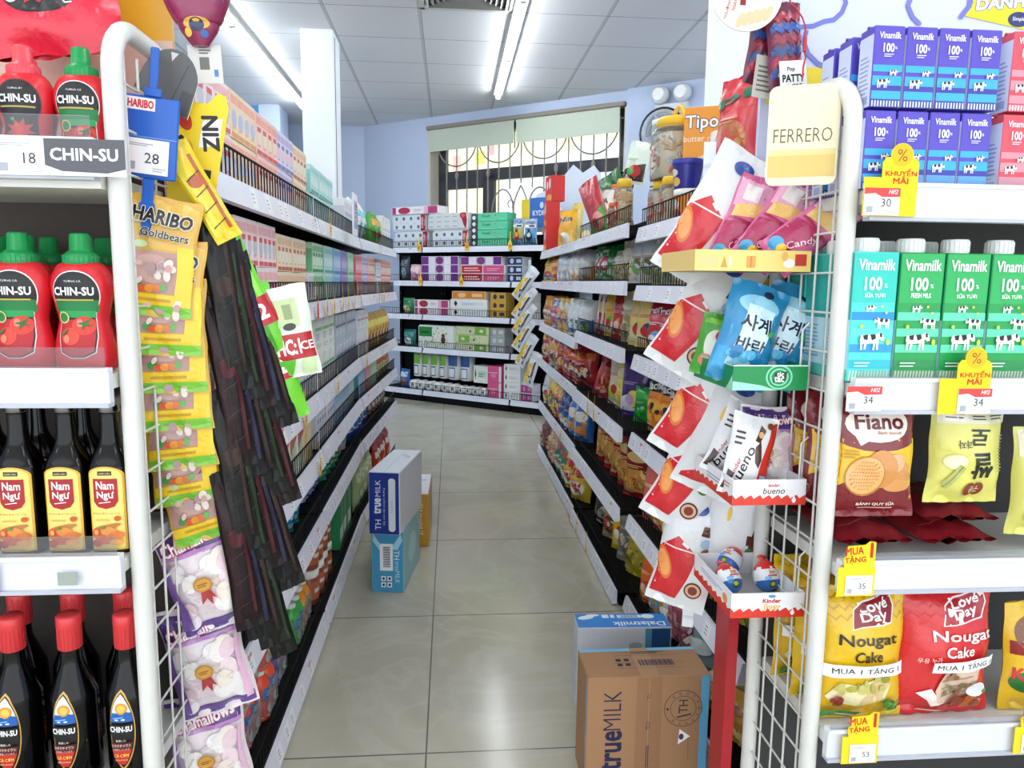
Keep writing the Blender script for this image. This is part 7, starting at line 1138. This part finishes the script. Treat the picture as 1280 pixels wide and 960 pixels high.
# hanging packs above the snack end
def zig(w, h, seed):
    cs = ['#8a2440', '#2a4f9c', '#a02a44', '#24407c', '#e0b83a']; L = []
    for k in range(6):
        z0 = h * (.1 + .13 * k); n = 8; L.append(('p', [(-w * .46 + w * .92 * i / n, z0 + (h * .05 if i % 2 else 0)) for i in range(n + 1)] + [(w * .46 - w * .92 * i / n, z0 + h * .09 + (h * .05 if (n - i) % 2 else 0)) for i in range(n + 1)], cs[(k + seed) % 4]))
    return L + blobs(-w * .35, h * .1, w * .35, h * .3, 12, ['#e8c03a', '#c8303c', '#2a4f9c', '#e07a3a'], w * .06, seed)
def lollibag(seed, tagc):
    def bld():
        w, h = .07, .15; P = [('pack_body', bag(w, h, .04, '#6a2340', zig(w, h, seed), seed=seed, n=(10, 14)))]
        t = MB(PAPER); t.box(-.026, .026, -.026, -.025, -.03, .045, tagc); t.art(lambda x, z, l: (x, -.026 - l, z), [('t', 'Pop', -.004, .03, .009, '#1a1a1a', {'bold': .04}), ('t', 'PATTY', 0, .015, .012, '#1a1a1a', {'bold': .05, 'w': .042}), ('t', 'CRE', .006, .001, .008, '#1a1a1a', {'bold': .04})] if tagc == '#f0f0ec' else lines(-.02, -.02, .04, .05, 6, '#6a6a66')); P.append(('paper_tag', t)); return P
    return bld
p = AT('y', 985, 70, 1.36); thing('lol1', lollibag(1, '#f0f0ec'), 'hanging_sweet_pack', TM((p.x, 1.36, p.z - .06), .1, 0, -.12), 'dark red and blue zigzag sweet pack with a white tag reading Pop', 'sweet pack')
p = AT('y', 950, 72, 1.4); thing('lol2', lollibag(2, '#c8c4ba'), 'hanging_sweet_pack', TM((p.x, 1.40, p.z - .05), .15, 0, .1), 'red and blue sweet pack with a grey paper tag under the round disc', 'sweet pack')
def disc():
    b = MB(PAPER); b.lathe([(.0635, -.001), (.0635, .001)], 40, col='#e4ddd0'); b.xf(Euler((math.radians(90), 0, 0)).to_matrix().to_4x4())
    b.art(lambda x, z, l: (x, -.0012 - l, z), [('t', 'THƯỞNG THỨC', -.032, -.015, .006, '#b83a3a', {'rot': 76, 'w': .06}), ('t', 'NGAY', -.022, -.02, .005, '#b83a3a', {'rot': 76}), ('r', -.012, -.02, -.002, .02, '#8a2a34')] + [('e', -.01 + .012 * i, -.045 + .003 * i, .006, .014, '#d8c49a', -.5) for i in range(5)]); return b
p = AT('y', 934, -8, 1.34); thing('disc', disc, 'hanging_disc', TM((p.x, 1.34, p.z), -.05, 0, 0), 'round cream hanging disc with red writing at the top edge', 'hanging disc')
def cord():
    b = MB(PLAST); P = [AT('y', *q, 1.335) for q in ((985, -20), (988, 4), (995, 10), (1003, 22), (1007, 34), (1006, 50), (1005, 62), (1007, 72), (1004, 84), (1003, 98))]; b.tube(P, .0016, 6, '#c02030'); c = AT('y', 1006, 56, 1.335); b.tube([c + Vector((0, 0, .012)), c - Vector((0, 0, .012))], .0035, 8, '#c02030'); return b
tag(link('hanging_red_string', cord().mesh('hanging_red_string')), 'thin red string hanging beside the round cream disc', 'string')
# ================================================================== STRIPS ON THE SAUCE-SIDE WIRE PANEL
def gold_bears():
    w, h = .112, .19; Yl = '#e2b23a'
    L = [('r', -w * .46, h * .56, w * .46, h * .97, '#e0b450'), ('r', -w * .46, h * .2, w * .46, h * .545, '#b98e86'), ('e', -w * .1, h * .4, w * .28, h * .12, '#c8a094'), ('e', w * .05, h * .42, w * .1, h * .05, '#e0d4d0'), ('r', w * .24, h * .18, w * .47, h * .6, '#f0cc2a'), ('r', -w * .47, h * .1, w * .47, h * .19, '#efc824'), ('r', -w * .47, .002, w * .47, h * .1, '#7ac23a'), ('r', -w * .3, h * .13, w * .2, h * .155, '#c89a1c'), ('e', -w * .28, h * .25, w * .07, h * .035, '#3f9a4a'), ('e', -w * .2, h * .23, w * .06, h * .03, '#d8542a'), ('e', -w * .1, h * .235, w * .07, h * .035, '#e8942c'), ('e', .0, h * .24, w * .06, h * .03, '#e0702a'), ('e', w * .08, h * .25, w * .05, h * .03, '#5aa84a')]
    L += blobs(-w * .38, h * .29, w * .16, h * .48, 16, ['#c89a92', '#a87a78', '#d8b0a4', '#b08890', '#e4d4cc'], .0058, 2)
    L += [('t', 'HARIBO', .0, h * .82, h * .11, '#1c1a16', {'bold': .05, 'w': w * .8, 'rot': -5, 'out': (.05, '#f6f2e4')}), ('t', 'Goldbears', w * .06, h * .68, h * .065, '#1c1a16', {'bold': .03, 'w': w * .66, 'rot': -4, 'out': (.04, '#f6f2e4')}), ('e', -w * .26, h * .59, w * .1, h * .03, '#bfd8a8')]
    return bag(w, h, .02, '#d8a83a', L, seed=3, n=(12, 20))
for i, (px, py, rl) in enumerate(((199, 322, .12), (209, 372, .06), (213, 420, .0), (218, 468, -.02), (222, 517, -.06), (226, 562, -.12), (240, 612, -.26))):
    Yq = 1.232 + .011 * i; p = AT('y', px, py, Yq); thing('gb', gold_bears, 'gummy_bag', TM((p.x + .002, Yq, p.z), .25, math.radians(-3), rl) @ Matrix.Translation((0, 0, -.095)), f'gold and green gummy sweet bag, {nth(i)} from the top of its hanging strip', 'sweet bag', 'gummy bags on the clip strip')
for i, (px, py, rl) in enumerate(((258, 715, -.28), (260, 822, -.2), (263, 932, -.12))):
    Yq = 1.325 + .02 * i; p = AT('y', px, py, Yq); thing('cham', chamallow(0), 'marshmallow_bag', TM((p.x, Yq, p.z), .2, math.radians(-3), rl, .95) @ Matrix.Translation((0, 0, -.115)), f'purple and white marshmallow bag hanging from the wire panel, {["highest", "middle", "lowest"][i]}', 'marshmallow bag', 'marshmallow bags on the wire panel')
thing('cs3', clip_strip(.95), 'clip_strip', TM((-.452, 1.35, .5), .3), 'white clip strip behind the hanging gummy sweet bags', 'clip strip')
def hook_sign():
    w, h = .076, .118; B = '#1f5fc0'; b = MB(PLAST); b.rbox(-w / 2, w / 2, -.0025, .0025, 0, h, .0022, B)
    b.art(front(.005), [('r', -w * .46, h * .82, w * .06, h * .97, '#f4f0f2'), ('t', 'HARIBO', -w * .2, h * .895, h * .09, '#d82a3a', {'bold': .06, 'w': w * .46}), ('l', -w * .48, h * .5, w * .48, h * .5, .0012, '#7aa4e0')])
    t = price_card('28', .06, .05, False); t.xf(TM((-.003, -.0045, .006))); s = MB(PLAST); u = MB(PLAST); s.rbox(-.008, .008, -.003, .003, -.08, 0, .002, B); s.rbox(-.011, .011, -.004, .0, -.05, -.035, .002, B); s.box(-.006, .006, -.012, -.002, -.084, -.078, B); u.rbox(-.006, .006, -.002, .002, h, h + .07, .0015, B); u.rbox(-.012, .012, -.003, .001, h + .0, h + .012, .001, B)
    return [('sign_plate', b), ('price_ticket', t), ('hook_strip', s), ('hanger', u)]
p = AT('y', 183, 172, 1.225); thing('hks', hook_sign, 'hook_sign', TM((p.x, 1.225, p.z - .062), .12, 0, .1, 1.05), 'blue hook sign with price 28 above the gummy sweet bags', 'sign')
def ear_card():
    b = MB(PRINT); P = [(-.03, 0), (.02, -.01), (.032, .03), (.036, .1), (.038, .15), (.033, .166), (.022, .168), (.01, .152), (-.01, .15), (-.024, .166), (-.036, .168), (-.04, .15), (-.037, .09)]; n = len(P)
    b.add([(x, -.0012, z) for x, z in P] + [(x, .0012, z) for x, z in P], [list(range(n)), list(range(2 * n - 1, n - 1, -1))] + [(i, i + n, (i + 1) % n + n, (i + 1) % n) for i in range(n)], '#f2d21e')
    b.art(front(.0024), [('e', -.018, .125, .009, .015, '#c83a24', .5), ('e', -.014, .08, .012, .02, '#c8982a'), ('e', -.02, .09, .006, .014, '#3a2a1c'), ('p', [(.004, .09), (.03, .098), (.032, .135), (.006, .128)], '#f4f4ee'), ('t', 'NIZ', .018, .112, .02, '#1c1a16', {'bold': .05, 'rot': -80}), ('r', -.024, .05, -.002, .062, '#1c1a16'), ('r', .008, .05, .024, .062, '#1c1a16'), ('p', [(.012, .015), (.03, .015), (.03, .03), (.012, .03)], '#8a1c1c'), ('l', .012, .015, .03, .03, .002, '#f4f0e4')]); return b
p = AT('y', 233, 188, 1.3); thing('ear', ear_card, 'header_card', TM((p.x, 1.3, p.z - .1), .1, 0, .14, 1.18), 'yellow two-eared header card beside the blue hook sign', 'card')
b = MB(PLAST); q0 = AT('y', 228, 78, 1.3); q1 = AT('y', 227, 132, 1.3); b.tube([q0, q1], .0012, 6, '#e0943a'); tag(link('orange_string', b.mesh('orange_string')), 'orange string holding up the yellow two-eared header card', 'string')
def longpack(base, cs, w=.055, h=.3, seed=1, t=.022, mt=None):
    return lambda: bag(w, h, t, base, [('r', -w * .42, h * .06, -w * .1, h * .94, cs[0]), ('r', w * .2, h * .1, w * .34, h * .85, cs[1]), ('e', 0, h * .6, w * .3, h * .06, cs[1])] + [('l', -w * .3, h * (.15 + .16 * i), w * .3, h * (.2 + .16 * i), .0016, cs[2]) for i in range(4)], n=(8, 18), seed=seed, wr=1.6, mt=mt)
def hang(key, bld, name, px, py, Yq, rz, rl, label, cat, group, L, s=1):
    p = AT('y', px, py, Yq); thing(key, bld, name, TM((p.x, Yq, p.z), rz, 0, rl, s) @ Matrix.Translation((0, 0, -L / 2)), label, cat, group)
YL = ('#f2d824', '#d8442a', '#c8a81c'); g = 'yellow sweet packs on the clip strip'
for i, (px, py, Yq, rl) in enumerate(((252, 240, 1.265, -.5), (244, 330, 1.30, -.08), (264, 350, 1.315, -.14), (274, 410, 1.33, -.22), (254, 390, 1.345, -.05), (284, 440, 1.36, -.22))): hang('ylp', longpack('#e8c81e', ('#f4e04a', '#b85a2a', '#2a2620'), .045, .17 if 1 else 0, 2), 'sweet_pack', px, py, Yq, .35, rl, f'narrow yellow sweet pack below the eared card, {nth(i)} from the top', 'sweet pack', g, .17)
DK = [('#141414', ('#242322', '#3a2a22', '#34332f')), ('#0f100f', ('#1c1f1a', '#2a3a24', '#3c403a')), ('#1a1012', ('#2c181c', '#4a1c22', '#4a3634')), ('#0e0e12', ('#1c1c24', '#2c2a44', '#3a3a44'))]
k = 0
for row_, (y0, n) in enumerate(((380, 5), (480, 5), (590, 5), (690, 4))):
    for i in range(n):
        c = DK[(k + row_) % 4]; px = 282 + i * 12 + row_ * 5; Yq = 1.29 + .016 * i + .005 * row_
        Xc = -.452 + .012 * (i % 3); 
        z = AT('y', px, y0 + i * 14, Yq).z; p = Vector((AT('y', px, y0 + i * 14, Yq).x, Yq, z)); p.x = min(max(p.x, -.44), -.33)
        thing('dk%d' % ((k + row_) % 4), longpack(c[0], c[1], .05, .3, k % 4 + 1, .022, DARKFILM), 'sweet_pack', TM(p, .5, 0, -.12 - .03 * i) @ Matrix.Translation((0, 0, -.15)), f'long dark glossy sweet pack hanging beside milk shelving, {nth(i)} outward in {["top", "second", "third", "lowest"][row_]} tier', 'sweet pack', 'dark sweet packs on the clip strip'); k += 1
def greenpack(v):
    def bld():
        w, h = .05, .26; return bag(w, h, .02, '#6cc82a' if not v else '#dfe8d4', [('r', -w * .4, h * .1, -w * .05, h * .92, '#3f9a1c' if not v else '#eef2e6'), ('r', w * .1, h * .5, w * .3, h * .95, '#8fe04a' if not v else '#b8c890'), ('r', -w * .49, h * .3, w * .49, h * .5, '#b81e24'), ('t', '2' if not v else '1', w * .0, h * .4, h * .1, '#f8f0ec', {'bold': .05})] + ([] if not v else [('e', 0, h * .62, w * .16, h * .025, '#22261c'), ('r', -w * .2, h * .68, w * .2, h * .84, '#a8c06a')]), n=(8, 16), seed=3 + v)
    return bld
for i, (px, py, Yq, rl, v) in enumerate(((318, 372, 1.345, -.42, 0), (345, 440, 1.37, -.28, 0), (303, 420, 1.36, -.3, 0))): hang('grp0', greenpack(0), 'sweet_pack', px, py, Yq, .45, rl, f'bright green long pack with red band, {nth(i)} of the green packs beside the dark ones', 'sweet pack', 'green packs on the clip strip', .26)
def widepack():
    w, h = .088, .168; return bag(w, h, .025, '#dfe8d8', [('r', -w * .47, h * .2, w * .47, h * .48, '#b41c24'), ('t', 'HC:1', -w * .08, h * .34, h * .16, '#f8f2ee', {'bold': .05, 'w': w * .5}), ('t', 'CE', w * .32, h * .34, h * .09, '#f8e8e4', {'bold': .04}), ('r', -w * .3, h * .56, w * .24, h * .86, '#c0cf9c'), ('e', w * .0, h * .56, w * .14, h * .04, '#22261c'), ('r', -w * .08, h * .64, w * .1, h * .8, '#8fa06a'), ('p', [(-w * .4, .005), (-w * .1, .005), (.0, h * .2), (-w * .4, h * .2)], '#58b82a'), ('p', [(w * .1, .005), (w * .4, .005), (w * .4, h * .2), (w * .14, h * .2)], '#c8e0a8')], n=(10, 16), seed=6)
hang('wide', widepack, 'sweet_pack', 362, 415, 1.375, .3, -.16, 'white and green pack with red band reading HC:1 beside the dark packs', 'sweet pack', None, .168)
def grey_card():
    b = MB(PRINT); P = [(.045 * math.cos(t), .055 * math.sin(t)) for t in [math.radians(20 + 150 * i / 12) for i in range(13)]] + [(-.047, -.025), (.046, -.04)]; n = len(P)
    b.add([(x, -.0015, z) for x, z in P] + [(x, .0015, z) for x, z in P], [list(range(n)), list(range(2 * n - 1, n - 1, -1))] + [(i, i + n, (i + 1) % n + n, (i + 1) % n) for i in range(n)], ['#5c5c5e', '#e8e8e8'] + ['#f2f2f0'] * n); b.art(front(.003), [('l', .012, -.034, .02, .04, .0012, '#3a3a3c'), ('p', [(-.012, .048), (-.006, .035), (.0, .05)], '#c8c8c8'), ('r', .024, -.036, .042, .0, '#4c4c4e')]); return b
p = AT('y', 209, 104, 1.27); thing('gcd', grey_card, 'display_card', TM((p.x, 1.275, p.z), .0, 0, .4, 1.0), 'dark grey rounded display card with white edge on the tube frame', 'card')
def balloon():
    b = MB(FILM); pr = [(.012, 0), (.026, .02), (.03, .03), (.034, .034), (.046, .06), (.053, .09), (.048, .12), (.03, .14), (.002, .146)]; pr = smooth(pr, 3); b.lathe(pr, 28, 1, .6, col='#8a2a52'); fn = lathefn(pr, 1, .6)
    n = 10; L = [('p', [(-.05 + .1 * i / n, .058 + (.008 if i % 2 else 0)) for i in range(n + 1)] + [(.05 - .1 * i / n, .076 + (.008 if (n - i) % 2 else 0)) for i in range(n + 1)], '#2f68b8'), ('p', [(-.05 + .1 * i / n, .1 + (.008 if i % 2 else 0)) for i in range(n + 1)] + [(.05 - .1 * i / n, .116 + (.008 if (n - i) % 2 else 0)) for i in range(n + 1)], '#2f68b8'), ('e', .025, .128, .012, .006, '#f0cf4a'), ('e', 0, .028, .02, .008, '#e0a83a'), ('e', 0, .026, .011, .009, '#2a2f5a'), ('e', -.014, .016, .006, .006, '#e8c04a'), ('e', .01, .014, .006, .005, '#3a68b0')]
    b.art(fn, L, .008, FILM); t = MB(PAPER); t.box(-.022, .026, .012, .013, -.05, .006, '#e4e4e0'); t.art(lambda x, z, l: (x, .012 - l, z), [('r', -.006, -.03, .008, -.012, '#7a7a78')] + lines(-.006, -.008, .018, .008, 2, '#6a6a68') + [('r', .014, -.04, .02, -.03, '#5a8ad0')]); return [('balloon_body', b), ('paper_tag', t)]
p = AT('y', 251, 58, 1.34); thing('ball', balloon, 'hanging_balloon', TM((p.x, 1.34, p.z), .1, 0, -.05, 1.12), 'maroon and blue zigzag balloon-shaped pack hanging over the milk shelving', 'hanging pack')
def oval_tag():
    b = MB(PRINT); b.lathe([(.028, -.0008), (.028, .0008)], 26, .5, 1, '#3f8a4a'); b.lathe([(.021, -.0012), (.021, .0012)], 26, .5, 1, '#e4ece0'); b.xf(Euler((math.radians(90), 0, 0)).to_matrix().to_4x4()); b.art(front(.0024), [('r', -.004, -.012, .004, .012, '#c83a34')]); return b
p = AT('y', 253, 152, 1.36); thing('oval', oval_tag, 'round_tag', TM((p.x, 1.36, p.z), .6, 0, .3), 'green-rimmed oval tag beside the yellow eared card', 'tag')
